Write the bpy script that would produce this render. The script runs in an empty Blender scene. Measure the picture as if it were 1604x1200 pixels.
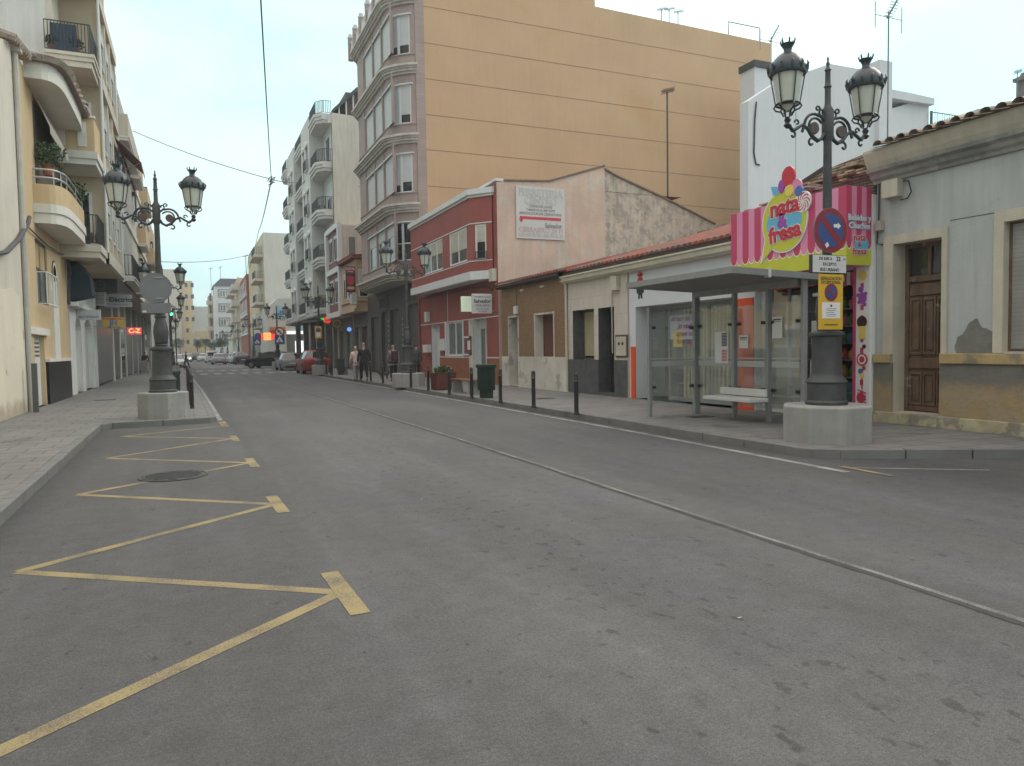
import bpy, bmesh, math, random
from mathutils import Vector, Matrix
random.seed(7)
SC = bpy.context.scene
COL = SC.collection
# ------------------------------------------------------------------ camera
FPX = 1150.0; CAMH = 1.6
def _axes():
    d = Vector((300-802, 553-600, FPX)).normalized()
    h = Vector((math.cos(.016), -math.sin(.016), 0))
    n = d.cross(h).normalized()
    if n.y > 0: n = -n
    r = d.cross(n)
    if r.x < 0: r = -r
    return r, d, n                    # world X, Y, Z seen in camera axes (right, down, forward)
AX, AY, AZ = _axes()
cam_d = bpy.data.cameras.new('camera'); cam = bpy.data.objects.new('camera', cam_d); COL.objects.link(cam)
cam_d.sensor_width = 36; cam_d.lens = 36*FPX/1604; cam_d.clip_start = .05; cam_d.clip_end = 2000
cam.matrix_world = Matrix(((AX.x, -AX.y, -AX.z, 0), (AY.x, -AY.y, -AY.z, 0), (AZ.x, -AZ.y, -AZ.z, CAMH), (0, 0, 0, 1)))
SC.camera = cam
# ------------------------------------------------------------------ light
SUN_EL, SUN_AZ = math.radians(38), math.radians(75)      # azimuth from +Y towards +X
w = bpy.data.worlds.new('World'); SC.world = w; w.use_nodes = True
nt = w.node_tree; nt.nodes.clear()
sky = nt.nodes.new('ShaderNodeTexSky'); sky.sky_type = 'NISHITA'; sky.sun_disc = False
sky.sun_elevation = SUN_EL; sky.sun_rotation = SUN_AZ; sky.air_density = 1.0; sky.dust_density = 3; sky.ozone_density = 1.5
geo = nt.nodes.new('ShaderNodeTexCoord')
mp = nt.nodes.new('ShaderNodeMapping'); mp.inputs['Scale'].default_value = (1, 1, 2.6)
nz = nt.nodes.new('ShaderNodeTexNoise'); nz.inputs['Scale'].default_value = 1.6; nz.inputs['Detail'].default_value = 5
rmp = nt.nodes.new('ShaderNodeValToRGB')
rmp.color_ramp.elements[0].position = .42; rmp.color_ramp.elements[0].color = (5.0, 8.8, 8.9, 1)
rmp.color_ramp.elements[1].position = .62; rmp.color_ramp.elements[1].color = (7.5, 9.4, 9.3, 1)
dt = nt.nodes.new('ShaderNodeVectorMath'); dt.operation = 'DOT_PRODUCT'
dt.inputs[1].default_value = (math.sin(SUN_AZ)*math.cos(SUN_EL), math.cos(SUN_AZ)*math.cos(SUN_EL), math.sin(SUN_EL))
mr = nt.nodes.new('ShaderNodeMapRange'); mr.inputs[1].default_value = -.1; mr.inputs[2].default_value = 1; mr.inputs[3].default_value = .86; mr.inputs[4].default_value = 1.7
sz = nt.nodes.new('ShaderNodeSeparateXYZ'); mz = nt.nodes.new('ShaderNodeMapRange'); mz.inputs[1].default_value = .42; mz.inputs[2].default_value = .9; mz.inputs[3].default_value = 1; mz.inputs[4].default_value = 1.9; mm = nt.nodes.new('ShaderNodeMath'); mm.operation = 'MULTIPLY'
vm = nt.nodes.new('ShaderNodeVectorMath'); vm.operation = 'SCALE'
mx = nt.nodes.new('ShaderNodeMix'); mx.data_type = 'RGBA'; mx.inputs[0].default_value = .94
bg = nt.nodes.new('ShaderNodeBackground'); bg.inputs[1].default_value = .108
out = nt.nodes.new('ShaderNodeOutputWorld')
L = nt.links.new
L(geo.outputs['Generated'], mp.inputs[0]); L(mp.outputs[0], nz.inputs['Vector']); L(nz.outputs['Fac'], rmp.inputs[0])
L(geo.outputs['Generated'], dt.inputs[0]); L(dt.outputs['Value'], mr.inputs[0]); L(rmp.outputs[0], vm.inputs[0]); L(geo.outputs['Generated'], sz.inputs[0]); L(mr.outputs[0], vm.inputs['Scale'])
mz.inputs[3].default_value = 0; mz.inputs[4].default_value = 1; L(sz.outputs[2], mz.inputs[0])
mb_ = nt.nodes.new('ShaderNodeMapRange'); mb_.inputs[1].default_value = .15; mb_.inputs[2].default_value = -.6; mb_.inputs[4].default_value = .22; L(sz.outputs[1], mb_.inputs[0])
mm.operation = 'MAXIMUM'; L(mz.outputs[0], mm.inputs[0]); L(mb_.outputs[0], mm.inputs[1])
m2 = nt.nodes.new('ShaderNodeMix'); m2.data_type = 'RGBA'; L(mm.outputs[0], m2.inputs[0]); L(vm.outputs[0], m2.inputs[6]); m2.inputs[7].default_value = (20.6, 18.5, 17.7, 1)      # unseen sky overhead and behind the camera, brightened and warmed to light facades
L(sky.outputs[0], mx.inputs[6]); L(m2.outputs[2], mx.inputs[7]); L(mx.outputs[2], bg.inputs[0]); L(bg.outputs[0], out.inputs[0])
sl = bpy.data.lights.new('sun', 'SUN'); sl.energy = 1.0; sl.angle = math.radians(25); sl.color = (1, .87, .76)
so = bpy.data.objects.new('sun', sl); COL.objects.link(so)
sv = Vector((math.sin(SUN_AZ)*math.cos(SUN_EL), math.cos(SUN_AZ)*math.cos(SUN_EL), math.sin(SUN_EL)))
so.rotation_euler = sv.to_track_quat('Z', 'Y').to_euler()
SC.view_settings.view_transform = 'Standard'; SC.view_settings.look = 'None'
SC.view_settings.exposure = 0; SC.view_settings.gamma = 1
# ------------------------------------------------------------------ photo survey: a pixel of the 1604x1200 photo -> a point on a plane of the place
def ray(u, v):
    c = Vector((u-802, v-600, FPX)); return Vector((AX.dot(c), AY.dot(c), AZ.dot(c)))
def hZ(u, v, z=0.):
    r = ray(u, v); t = (z-CAMH)/r.z; return r.x*t, r.y*t
def hX(u, v, X):
    r = ray(u, v); t = X/r.x; return r.y*t, CAMH+r.z*t
def hY(u, v, Y):
    r = ray(u, v); t = Y/r.y; return r.x*t, CAMH+r.z*t
def rcX(X, l, t, r, b):            # image box -> (u0,u1,v0,v1) on plane x = X
    a = hX(l, t, X); c = hX(r, b, X); return min(a[0], c[0]), max(a[0], c[0]), c[1], a[1]
def rcY(Y, l, t, r, b):
    a = hY(l, t, Y); c = hY(r, b, Y); return min(a[0], c[0]), max(a[0], c[0]), c[1], a[1]
# ------------------------------------------------------------------ materials
MATS = {}
def _n(nt, t, **k):
    n = nt.nodes.new(t)
    for a, b in k.items(): setattr(n, a, b)
    return n
def mat(name, col, rough=.8, var=.12, scale=1.5, bump=.15, bscale=60, metal=0., streak=0., spec=.5, fine=0., stain=None, stain_at=.62, stain_scale=1.3, emit=None, estr=0.):
    if name in MATS: return MATS[name]
    m = bpy.data.materials.new(name); m.use_nodes = True; MATS[name] = m
    nt = m.node_tree; P = nt.nodes['Principled BSDF']; L = nt.links.new
    P.inputs['Roughness'].default_value = rough; P.inputs['Metallic'].default_value = metal
    P.inputs['Specular IOR Level'].default_value = spec
    tc = _n(nt, 'ShaderNodeTexCoord')
    def noise(s, detail=4, stretch=None, r=.55):
        n = _n(nt, 'ShaderNodeTexNoise'); n.inputs['Scale'].default_value = s; n.inputs['Detail'].default_value = detail; n.inputs['Roughness'].default_value = r
        if stretch:
            mp = _n(nt, 'ShaderNodeMapping'); mp.inputs['Scale'].default_value = stretch
            L(tc.outputs['Object'], mp.inputs[0]); L(mp.outputs[0], n.inputs['Vector'])
        else: L(tc.outputs['Object'], n.inputs['Vector'])
        return n.outputs['Fac']
    def rng(src, a, b, c, d):
        r = _n(nt, 'ShaderNodeMapRange'); L(src, r.inputs[0])
        for i, q in enumerate((a, b, c, d)): r.inputs[i+1].default_value = q
        return r.outputs[0]
    def mul(a, b):
        r = _n(nt, 'ShaderNodeMath', operation='MULTIPLY'); L(a, r.inputs[0]); L(b, r.inputs[1]); return r.outputs[0]
    f = rng(noise(scale), .3, .7, 1-var, 1+var)
    if streak: f = mul(f, rng(noise(2.2, 5, (3, 3, .22)), .35, .75, 1+streak*.3, 1-streak))
    if fine: f = mul(f, rng(noise(160, 2), .3, .7, 1-fine, 1+fine))
    base = _n(nt, 'ShaderNodeRGB'); base.outputs[0].default_value = (*col, 1); c = base.outputs[0]
    if stain:
        mx = _n(nt, 'ShaderNodeMix', data_type='RGBA'); L(rng(noise(stain_scale, 8, None, .62), stain_at-.03, stain_at+.03, 0, 1), mx.inputs[0])
        L(c, mx.inputs[6]); mx.inputs[7].default_value = (*stain, 1); c = mx.outputs[2]
    s = _n(nt, 'ShaderNodeVectorMath', operation='SCALE'); L(c, s.inputs[0]); L(f, s.inputs['Scale']); L(s.outputs[0], P.inputs['Base Color'])
    if bump:
        b = _n(nt, 'ShaderNodeBump'); b.inputs['Strength'].default_value = bump; b.inputs['Distance'].default_value = .02
        L(noise(bscale, 3), b.inputs['Height']); L(b.outputs[0], P.inputs['Normal'])
    if emit:
        P.inputs['Emission Color'].default_value = (*emit, 1); P.inputs['Emission Strength'].default_value = estr
    return m
def s2l(r, g, b):                   # sRGB 0-255 -> linear
    return tuple(((c/255)/12.92 if c < 10 else ((c/255+.055)/1.055)**2.4) for c in (r, g, b))
def glass_mat(name, tint=(.86, .9, .88), refl=.12, rough=.02, haze=0.):
    if name in MATS: return MATS[name]
    m = bpy.data.materials.new(name); m.use_nodes = True; MATS[name] = m
    nt = m.node_tree; nt.nodes.clear(); L = nt.links.new
    o = _n(nt, 'ShaderNodeOutputMaterial'); t = _n(nt, 'ShaderNodeBsdfTransparent'); t.inputs[0].default_value = (*tint, 1)
    g = _n(nt, 'ShaderNodeBsdfGlossy'); g.inputs['Roughness'].default_value = rough
    lw = _n(nt, 'ShaderNodeLayerWeight'); lw.inputs[0].default_value = .35
    mr = _n(nt, 'ShaderNodeMapRange'); mr.inputs[3].default_value = refl*.6; mr.inputs[4].default_value = min(1, refl*4)
    mx = _n(nt, 'ShaderNodeMixShader'); L(lw.outputs['Fresnel'], mr.inputs[0]); L(mr.outputs[0], mx.inputs[0]); L(t.outputs[0], mx.inputs[1]); L(g.outputs[0], mx.inputs[2])
    last = mx.outputs[0]
    if haze:
        d = _n(nt, 'ShaderNodeBsdfDiffuse'); d.inputs[0].default_value = (.6, .62, .6, 1)
        m2 = _n(nt, 'ShaderNodeMixShader'); m2.inputs[0].default_value = haze; L(last, m2.inputs[1]); L(d.outputs[0], m2.inputs[2]); last = m2.outputs[0]
    L(last, o.inputs[0]); return m
def tile_mat(name, col, mortar, bw, bh, axis='X', gap=.01, rough=.7, var=.1, offset=.5, bump=.3, contrast=.12, stain=None):
    """brick/slab pattern. axis: normal axis of the surface (X: uses y,z; Y: x,z; Z: x,y)"""
    if name in MATS: return MATS[name]
    m = mat(name, col, rough, var, 1.2, 0, stain=stain); nt = m.node_tree; L = nt.links.new; P = nt.nodes['Principled BSDF']
    tc = _n(nt, 'ShaderNodeTexCoord'); sp = _n(nt, 'ShaderNodeSeparateXYZ'); cb = _n(nt, 'ShaderNodeCombineXYZ'); L(tc.outputs['Object'], sp.inputs[0])
    a, b = dict(X='YZ', Y='XZ', Z='XY')[axis]
    L(sp.outputs[a], cb.inputs[0]); L(sp.outputs[b], cb.inputs[1])
    br = _n(nt, 'ShaderNodeTexBrick'); br.offset = offset; br.inputs['Scale'].default_value = 1
    br.inputs['Brick Width'].default_value = bw; br.inputs['Row Height'].default_value = bh; br.inputs['Mortar Size'].default_value = gap
    br.inputs['Color1'].default_value = (1-contrast,)*3+(1,); br.inputs['Color2'].default_value = (1+contrast,)*3+(1,); br.inputs['Mortar'].default_value = (*[mortar[i]/max(col[i], .001) for i in range(3)], 1)
    L(cb.outputs[0], br.inputs['Vector'])
    src = P.inputs['Base Color'].links[0].from_socket
    ml = _n(nt, 'ShaderNodeVectorMath', operation='MULTIPLY'); L(src, ml.inputs[0]); L(br.outputs['Color'], ml.inputs[1]); L(ml.outputs[0], P.inputs['Base Color'])
    bp = _n(nt, 'ShaderNodeBump'); bp.invert = True; bp.inputs['Strength'].default_value = bump; bp.inputs['Distance'].default_value = .01
    L(br.outputs['Fac'], bp.inputs['Height']); L(bp.outputs[0], P.inputs['Normal'])
    return m
# ------------------------------------------------------------------ frames and mesh builder
class Fr:
    """facade frame: u along, v up, n outwards"""
    def __init__(s, ox, oy, U, N): s.o = Vector((ox, oy, 0)); s.U = Vector((*U, 0)); s.N = Vector((*N, 0)); s.R = Vector((0, 0, 1)).cross(s.N)
    def __call__(s, u, v, n=0): return s.o+s.U*u+s.N*n+Vector((0, 0, v))
def FX(X): return Fr(X, 0, (0, 1), (-1, 0))       # right hand facades
def FL(X): return Fr(X, 0, (0, 1), (1, 0))        # left hand facades
def FY(Y): return Fr(0, Y, (1, 0), (0, -1))       # walls facing the camera
def FD(a, b):                                     # wall from plan point a to b; u is metres from a; normal is right of a->b
    d = Vector((b[0]-a[0], b[1]-a[1])).normalized(); return Fr(a[0], a[1], (d.x, d.y), (d.y, -d.x))
class MB:
    def __init__(s, m=None): s.v = []; s.f = []; s.mi = []; s.mats = []; s.c = 0; (s.use(m) if m else None)
    def use(s, m):
        if m not in s.mats: s.mats.append(m)
        s.c = s.mats.index(m); return s
    def face(s, pts):
        i = len(s.v); s.v += [tuple(p) for p in pts]; s.f.append(tuple(range(i, i+len(pts)))); s.mi.append(s.c)
    def add(s, vs, fs):
        i = len(s.v); s.v += [tuple(p) for p in vs]; s.f += [tuple(i+a for a in f) for f in fs]; s.mi += [s.c]*len(fs)
    def box(s, x0, x1, y0, y1, z0, z1):
        s.add([(x0, y0, z0), (x1, y0, z0), (x1, y1, z0), (x0, y1, z0), (x0, y0, z1), (x1, y0, z1), (x1, y1, z1), (x0, y1, z1)],
              [(0, 3, 2, 1), (4, 5, 6, 7), (0, 1, 5, 4), (1, 2, 6, 5), (2, 3, 7, 6), (3, 0, 4, 7)]); return s
    def fbox(s, F, u0, u1, v0, v1, n0, n1):
        s.add([F(u0, v0, n0), F(u1, v0, n0), F(u1, v0, n1), F(u0, v0, n1), F(u0, v1, n0), F(u1, v1, n0), F(u1, v1, n1), F(u0, v1, n1)],
              [(0, 3, 2, 1), (4, 5, 6, 7), (0, 1, 5, 4), (1, 2, 6, 5), (2, 3, 7, 6), (3, 0, 4, 7)]); return s
    def prism(s, F, poly, n0, n1):        # poly of (u,v)
        k = len(poly); vs = [F(u, v, n0) for u, v in poly]+[F(u, v, n1) for u, v in poly]
        s.add(vs, [tuple(range(k)), tuple(range(2*k-1, k-1, -1))]+[(i, (i+1) % k, k+(i+1) % k, k+i) for i in range(k)]); return s
    def slab(s, poly, z0, z1):            # plan polygon
        k = len(poly); vs = [(x, y, z0) for x, y in poly]+[(x, y, z1) for x, y in poly]
        s.add(vs, [tuple(range(k)), tuple(range(2*k-1, k-1, -1))]+[(i, (i+1) % k, k+(i+1) % k, k+i) for i in range(k)]); return s
    def tube(s, path, r, n=8, cap=True, flat=None):
        P = [Vector(p) for p in path]; k = len(P); rr = r if isinstance(r, (list, tuple)) else [r]*k
        vs = []; up = None
        for i in range(k):
            t = (P[min(i+1, k-1)]-P[max(i-1, 0)]).normalized()
            if up is None: up = Vector((0, 0, 1)) if abs(t.z) < .95 else Vector((1, 0, 0))
            a = t.cross(up)
            if a.length < 1e-4: a = t.orthogonal()
            a.normalize(); b = a.cross(t).normalized(); up = b
            for j in range(n):
                th = 2*math.pi*j/n; vs.append(P[i]+(a*math.cos(th)+b*math.sin(th))*rr[i])
        fs = [(i*n+j, i*n+(j+1) % n, (i+1)*n+(j+1) % n, (i+1)*n+j) for i in range(k-1) for j in range(n)]
        if cap: fs += [tuple(range(n-1, -1, -1)), tuple((k-1)*n+j for j in range(n))]
        s.add(vs, fs); return s
    def lathe(s, prof, cx=0, cy=0, n=20, cap=True, rot=0):
        vs = [(cx+r*math.cos(rot+2*math.pi*j/n), cy+r*math.sin(rot+2*math.pi*j/n), z) for r, z in prof for j in range(n)]; k = len(prof)
        fs = [(i*n+j, i*n+(j+1) % n, (i+1)*n+(j+1) % n, (i+1)*n+j) for i in range(k-1) for j in range(n)]
        if cap: fs += [tuple(range(n-1, -1, -1)), tuple((k-1)*n+j for j in range(n))]
        s.add(vs, fs); return s
    def disc(s, F, u, v, r, n0, n1, k=24, su=1., sv=1.): return s.prism(F, [(u+r*su*math.cos(2*math.pi*i/k), v+r*sv*math.sin(2*math.pi*i/k)) for i in range(k)], n0, n1)
    def ring(s, F, u, v, r0, r1, n, k=24):
        for i in range(k):
            a, b = 2*math.pi*i/k, 2*math.pi*(i+1)/k
            s.face([F(u+r*math.cos(t), v+r*math.sin(t), n) for r, t in ((r0, a), (r1, a), (r1, b), (r0, b))])
        return s
    def wall(s, F, u0, u1, v0, v1, holes, depth=.2, n=0, rev=None):
        us = sorted({u0, u1, *[h[0] for h in holes], *[h[1] for h in holes]}); vs = sorted({v0, v1, *[h[2] for h in holes], *[h[3] for h in holes]})
        us = [u for u in us if u0 <= u <= u1]; vs = [v for v in vs if v0 <= v <= v1]
        for a, b in zip(us, us[1:]):
            for c, d in zip(vs, vs[1:]):
                mu, mv = (a+b)/2, (c+d)/2
                if any(h[0] < mu < h[1] and h[2] < mv < h[3] for h in holes): continue
                s.face([F(a, c, n), F(b, c, n), F(b, d, n), F(a, d, n)])
        k = s.c
        if rev: s.use(rev)
        for h in holes:
            a, b, c, d = h
            for p, q in (((a, c), (b, c)), ((b, c), (b, d)), ((b, d), (a, d)), ((a, d), (a, c))):
                s.face([F(*p, n), F(*q, n), F(*q, n-depth), F(*p, n-depth)])
        s.c = k; return s
    def build(s, name, parent=None, m=None, smooth=False, bevel=0, merge=False):
        if m: s.mats = [m]; s.mi = [0]*len(s.f)
        off = Vector(ROOT.get(parent.name, (0, 0, 0))) if parent else Vector((0, 0, 0))
        me = bpy.data.meshes.new(name); me.from_pydata([tuple(Vector(p)-off) for p in s.v], [], s.f)
        for q in s.mats: me.materials.append(q)
        me.polygons.foreach_set('material_index', s.mi); me.update()
        bm = bmesh.new(); bm.from_mesh(me)
        if merge or smooth: bmesh.ops.remove_doubles(bm, verts=bm.verts, dist=.0004)
        bmesh.ops.recalc_face_normals(bm, faces=bm.faces); bm.to_mesh(me); bm.free()
        if smooth:
            me.polygons.foreach_set('use_smooth', [True]*len(me.polygons)); me.set_sharp_from_angle(angle=math.radians(smooth if smooth is not True else 38))
        o = bpy.data.objects.new(name, me); COL.objects.link(o)
        if parent: o.parent = parent; ROOT[o.name] = tuple(off)
        if bevel:
            b = o.modifiers.new('bevel', 'BEVEL'); b.width = bevel; b.segments = 2; b.limit_method = 'ANGLE'; b.angle_limit = math.radians(40)
        return o
ROOT = {}
def tag(o, label=None, cat=None, group=None, kind=None):
    if label: o['label'] = label
    if cat: o['category'] = cat
    if group: o['group'] = group
    if kind: o['kind'] = kind
    return o
def thing(name, label, cat, loc=(0, 0, 0), group=None, rz=0):
    o = bpy.data.objects.new(name, None); COL.objects.link(o); o.location = loc; o.rotation_euler = (0, 0, rz); o.empty_display_size = .2
    ROOT[o.name] = tuple(loc); return tag(o, label, cat, group)
def struct(o): o['kind'] = 'structure'; return o
def copy_tree(o, loc=None, rz=None, label=None, group=None, scale=None, parent=None):
    c = o.copy(); COL.objects.link(c)
    if parent: c.parent = parent
    for ch in list(o.children): copy_tree(ch, parent=c)
    if loc is not None: c.location = loc
    if rz is not None: c.rotation_euler = (0, 0, rz)
    if label: c['label'] = label
    if group: c['group'] = group
    if scale: c.scale = scale
    return c
def single(mb, name, label, cat, group=None, **k):         # a thing of one mesh, origin moved to its base
    xs = [p[0] for p in mb.v]; ys = [p[1] for p in mb.v]; zs = [p[2] for p in mb.v]
    loc = ((min(xs)+max(xs))/2, (min(ys)+max(ys))/2, min(zs))
    mb.v = [(p[0]-loc[0], p[1]-loc[1], p[2]-loc[2]) for p in mb.v]
    o = mb.build(name, **k); o.location = loc; return tag(o, label, cat, group)
def text(F, body, u, v, size, n, m, parent, name='lettering', bold=.0, sx=1., align='CENTER', mirror=False, ext=.004, rot=0., spacing=1., fit=None):
    c = bpy.data.curves.new('t', 'FONT'); c.body = body; c.size = size; c.align_x = align; c.align_y = 'CENTER'; c.extrude = ext; c.offset = bold*size; c.resolution_u = 3; c.space_character = spacing; c.space_line = .95
    t = bpy.data.objects.new('t', c); COL.objects.link(t)
    dg = bpy.context.evaluated_depsgraph_get(); me = bpy.data.meshes.new_from_object(t.evaluated_get(dg))
    bpy.data.objects.remove(t); bpy.data.curves.remove(c)
    mb = MB(m); cr, sr = math.cos(rot), math.sin(rot)
    if fit: xs_ = [p.co.x for p in me.vertices]; sx = fit/(max(xs_)-min(xs_))
    vs = []
    for p in me.vertices:
        x, y = p.co.x*sx*(-1 if mirror else 1), p.co.y
        x, y = x*cr-y*sr, x*sr+y*cr
        vs.append(F(u, v, n+p.co.z+ext)+F.R*x+Vector((0, 0, y)))
    mb.add(vs, [tuple(q.vertices) for q in me.polygons]); bpy.data.meshes.remove(me)
    return mb.build(name, parent)
# ------------------------------------------------------------------ common materials
WHITE = mat('white_paint', (.62, .63, .62), .6, .05, 3, .05)
WFRAME = mat('white_window_frame', (.66, .67, .67), .45, .03, 4, 0)
BLACKI = mat('black_iron', (.022, .024, .026), .5, .15, 8, .1)
LAMPM = mat('lamp_cast_iron', (.05, .052, .053), .55, .18, 9, .25, 50, fine=.08)
LAMPB = mat('lamp_blue_black_paint', (.02, .03, .038), .35, .15, 9, .1, 50)
MGL0 = 0
DGLASS = mat('dark_window_glass', (.018, .022, .026), .06, .1, 2, 0, spec=.8)
MGLASS = mat('curtained_window_glass', (.16, .17, .17), .3, .25, 3, 0, spec=.4)
SHUT = mat('white_roller_shutter', (.55, .56, .56), .55, .04, 2, 0)
SHUTG = mat('grey_roller_shutter', (.12, .12, .12), .6, .12, 2, 0)
ALU = mat('grey_aluminium', (.27, .275, .28), .42, .08, 5, .03, metal=.12)
GRAN = mat('pale_granite', (.3, .3, .29), .75, .14, 3, .25, 120, fine=.16, stain=(.16, .16, .15), stain_at=.68)
def slats(m, pitch=.055, depth=.35, axis='Z'):
    nt = m.node_tree; P = nt.nodes['Principled BSDF']; L = nt.links.new
    tc = _n(nt, 'ShaderNodeTexCoord'); w = _n(nt, 'ShaderNodeTexWave', wave_type='BANDS', bands_direction=axis, wave_profile='SAW'); w.inputs['Scale'].default_value = .314/pitch
    L(tc.outputs['Object'], w.inputs['Vector']); b = _n(nt, 'ShaderNodeBump'); b.inputs['Strength'].default_value = depth; b.inputs['Distance'].default_value = pitch*.3
    L(w.outputs['Fac'], b.inputs['Height']); L(b.outputs[0], P.inputs['Normal'])
    r = _n(nt, 'ShaderNodeMapRange'); r.inputs[1].default_value = 0; r.inputs[2].default_value = .14; r.inputs[3].default_value = .62; r.inputs[4].default_value = 1; L(w.outputs['Fac'], r.inputs[0])
    s = _n(nt, 'ShaderNodeVectorMath', operation='SCALE'); L(P.inputs['Base Color'].links[0].from_socket, s.inputs[0]); L(r.outputs[0], s.inputs['Scale']); L(s.outputs[0], P.inputs['Base Color'])
slats(SHUT); slats(SHUTG, .09, .6)
# ------------------------------------------------------------------ asphalt
def asphalt():
    m = bpy.data.materials.new('asphalt'); m.use_nodes = True; nt = m.node_tree; P = nt.nodes['Principled BSDF']; L = nt.links.new
    tc = _n(nt, 'ShaderNodeTexCoord').outputs['Object']
    def noise(s, d=3, st=None, r=.55):
        n = _n(nt, 'ShaderNodeTexNoise'); n.inputs['Scale'].default_value = s; n.inputs['Detail'].default_value = d; n.inputs['Roughness'].default_value = r
        if st:
            mp = _n(nt, 'ShaderNodeMapping'); mp.inputs['Scale'].default_value = st; L(tc, mp.inputs[0]); L(mp.outputs[0], n.inputs['Vector'])
        else: L(tc, n.inputs['Vector'])
        return n.outputs['Fac']
    def rng(src, a, b, c, d):
        r = _n(nt, 'ShaderNodeMapRange'); L(src, r.inputs[0])
        for i, q in enumerate((a, b, c, d)): r.inputs[i+1].default_value = q
        return r.outputs[0]
    def mul(*a):
        x = a[0]
        for y in a[1:]:
            r = _n(nt, 'ShaderNodeMath', operation='MULTIPLY'); L(x, r.inputs[0]); L(y, r.inputs[1]); x = r.outputs[0]
        return x
    grain = rng(noise(150, 2, None, .7), .3, .7, .62, 1.45)
    grain2 = rng(noise(48, 4, None, .8), .32, .68, .76, 1.24)
    mid = rng(noise(6, 6, None, .7), .3, .7, .86, 1.14)
    big = rng(noise(.55, 5, (1, .4, 1), .6), .35, .65, .86, 1.13)
    sp = _n(nt, 'ShaderNodeSeparateXYZ'); L(tc, sp.inputs[0])
    def ma(op, a, b):
        r = _n(nt, 'ShaderNodeMath', operation=op); L(a, r.inputs[0]); (L(b, r.inputs[1]) if hasattr(b, 'links') else setattr(r.inputs[1], 'default_value', b)); return r.outputs[0]
    xw = ma('ADD', sp.outputs[0], rng(noise(.5, 2), .3, .7, -.5, .5))
    lane = rng(ma('ABSOLUTE', ma('SUBTRACT', xw, 2.7), 0), 0, 1.4, 1, 0)
    lane2 = rng(ma('ABSOLUTE', ma('SUBTRACT', xw, 6.0), 0), 0, .9, 1, 0)
    thr = ma('MULTIPLY', ma('MAXIMUM', lane, ma('MULTIPLY', lane2, .5)), .085)
    drip = rng(ma('ADD', noise(9, 2, (1.1, .8, 1), .5), thr), .70, .73, 1, .68)
    drip2 = rng(ma('ADD', noise(3.1, 3, (1.4, .9, 1), .6), thr), .745, .80, 1, .78)
    gut = rng(sp.outputs[0], -1.75, -1.25, .80, 1); gut2 = rng(sp.outputs[0], 7.3, 7.75, 1, .82)
    wear = rng(ma('ABSOLUTE', ma('SUBTRACT', xw, 1.9), 0), 0, 1.0, 1.07, 1)
    crk = _n(nt, 'ShaderNodeTexVoronoi', feature='DISTANCE_TO_EDGE'); crk.inputs['Scale'].default_value = .33; cmp_ = _n(nt, 'ShaderNodeMapping'); L(tc, cmp_.inputs[0]); cmp_.inputs['Scale'].default_value = (1, .6, 1)
    wob = _n(nt, 'ShaderNodeVectorMath', operation='ADD'); nn_ = _n(nt, 'ShaderNodeTexNoise'); nn_.inputs['Scale'].default_value = 2.2; nn_.inputs['Detail'].default_value = 6; L(tc, nn_.inputs['Vector']); L(cmp_.outputs[0], wob.inputs[0]); L(nn_.outputs['Color'], wob.inputs[1]); L(wob.outputs[0], crk.inputs['Vector'])
    crack = ma('MAXIMUM', rng(crk.outputs['Distance'], .001, .004, .82, 1), rng(noise(.35, 2), .60, .64, 1, 0))
    track = rng(noise(1.1, 3, (1.6, .05, 1)), .35, .65, .92, 1.08)
    spots = rng(noise(4.2, 3, (1.3, .7, 1), .5), .69, .73, 1, .6)
    spots2 = rng(noise(13, 2, (1.2, .8, 1), .5), .73, .77, 1, .62)
    s1 = rng(noise(2.4, 3, (1.7, .5, 1), .6), .70, .76, 1, .76)
    v = _n(nt, 'ShaderNodeTexVoronoi'); v.inputs['Scale'].default_value = 60; L(tc, v.inputs['Vector'])
    chips = rng(v.outputs['Distance'], .06, .1, 1.5, 1)
    vm = rng(noise(9, 1), .55, .6, 0, 1)
    cm = _n(nt, 'ShaderNodeMix'); L(vm, cm.inputs[0]); cm.inputs[2].default_value = 1; L(chips, cm.inputs[3])
    f = mul(grain, grain2, mid, big, track, spots, spots2, s1, cm.outputs[0], drip, drip2, gut, gut2, wear, crack, rng(sp.outputs[0], .82, .96, .90, 1), rng(sp.outputs[0], 4.2, 4.4, 1, .95), rng(noise(2.6, 7, (1, .25, 1), .7), .60, .66, 1, .90), rng(noise(1.7, 7, (1, .6, 1), .75), .62, .66, 1, 1.09))
    hx = _n(nt, 'ShaderNodeMix', data_type='RGBA'); L(rng(noise(.8, 4), .35, .65, 0, 1), hx.inputs[0]); hx.inputs[6].default_value = (.0945, .0925, .096, 1); hx.inputs[7].default_value = (.0935, .094, .091, 1)
    s = _n(nt, 'ShaderNodeVectorMath', operation='SCALE'); L(hx.outputs[2], s.inputs[0]); L(f, s.inputs['Scale']); L(s.outputs[0], P.inputs['Base Color'])
    P.inputs['Roughness'].default_value = .82; P.inputs['Specular IOR Level'].default_value = .35
    b = _n(nt, 'ShaderNodeBump'); b.inputs['Strength'].default_value = .5; b.inputs['Distance'].default_value = .006; L(noise(140, 3, None, .7), b.inputs['Height']); L(b.outputs[0], P.inputs['Normal'])
    return m
ASPH = asphalt()
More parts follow.
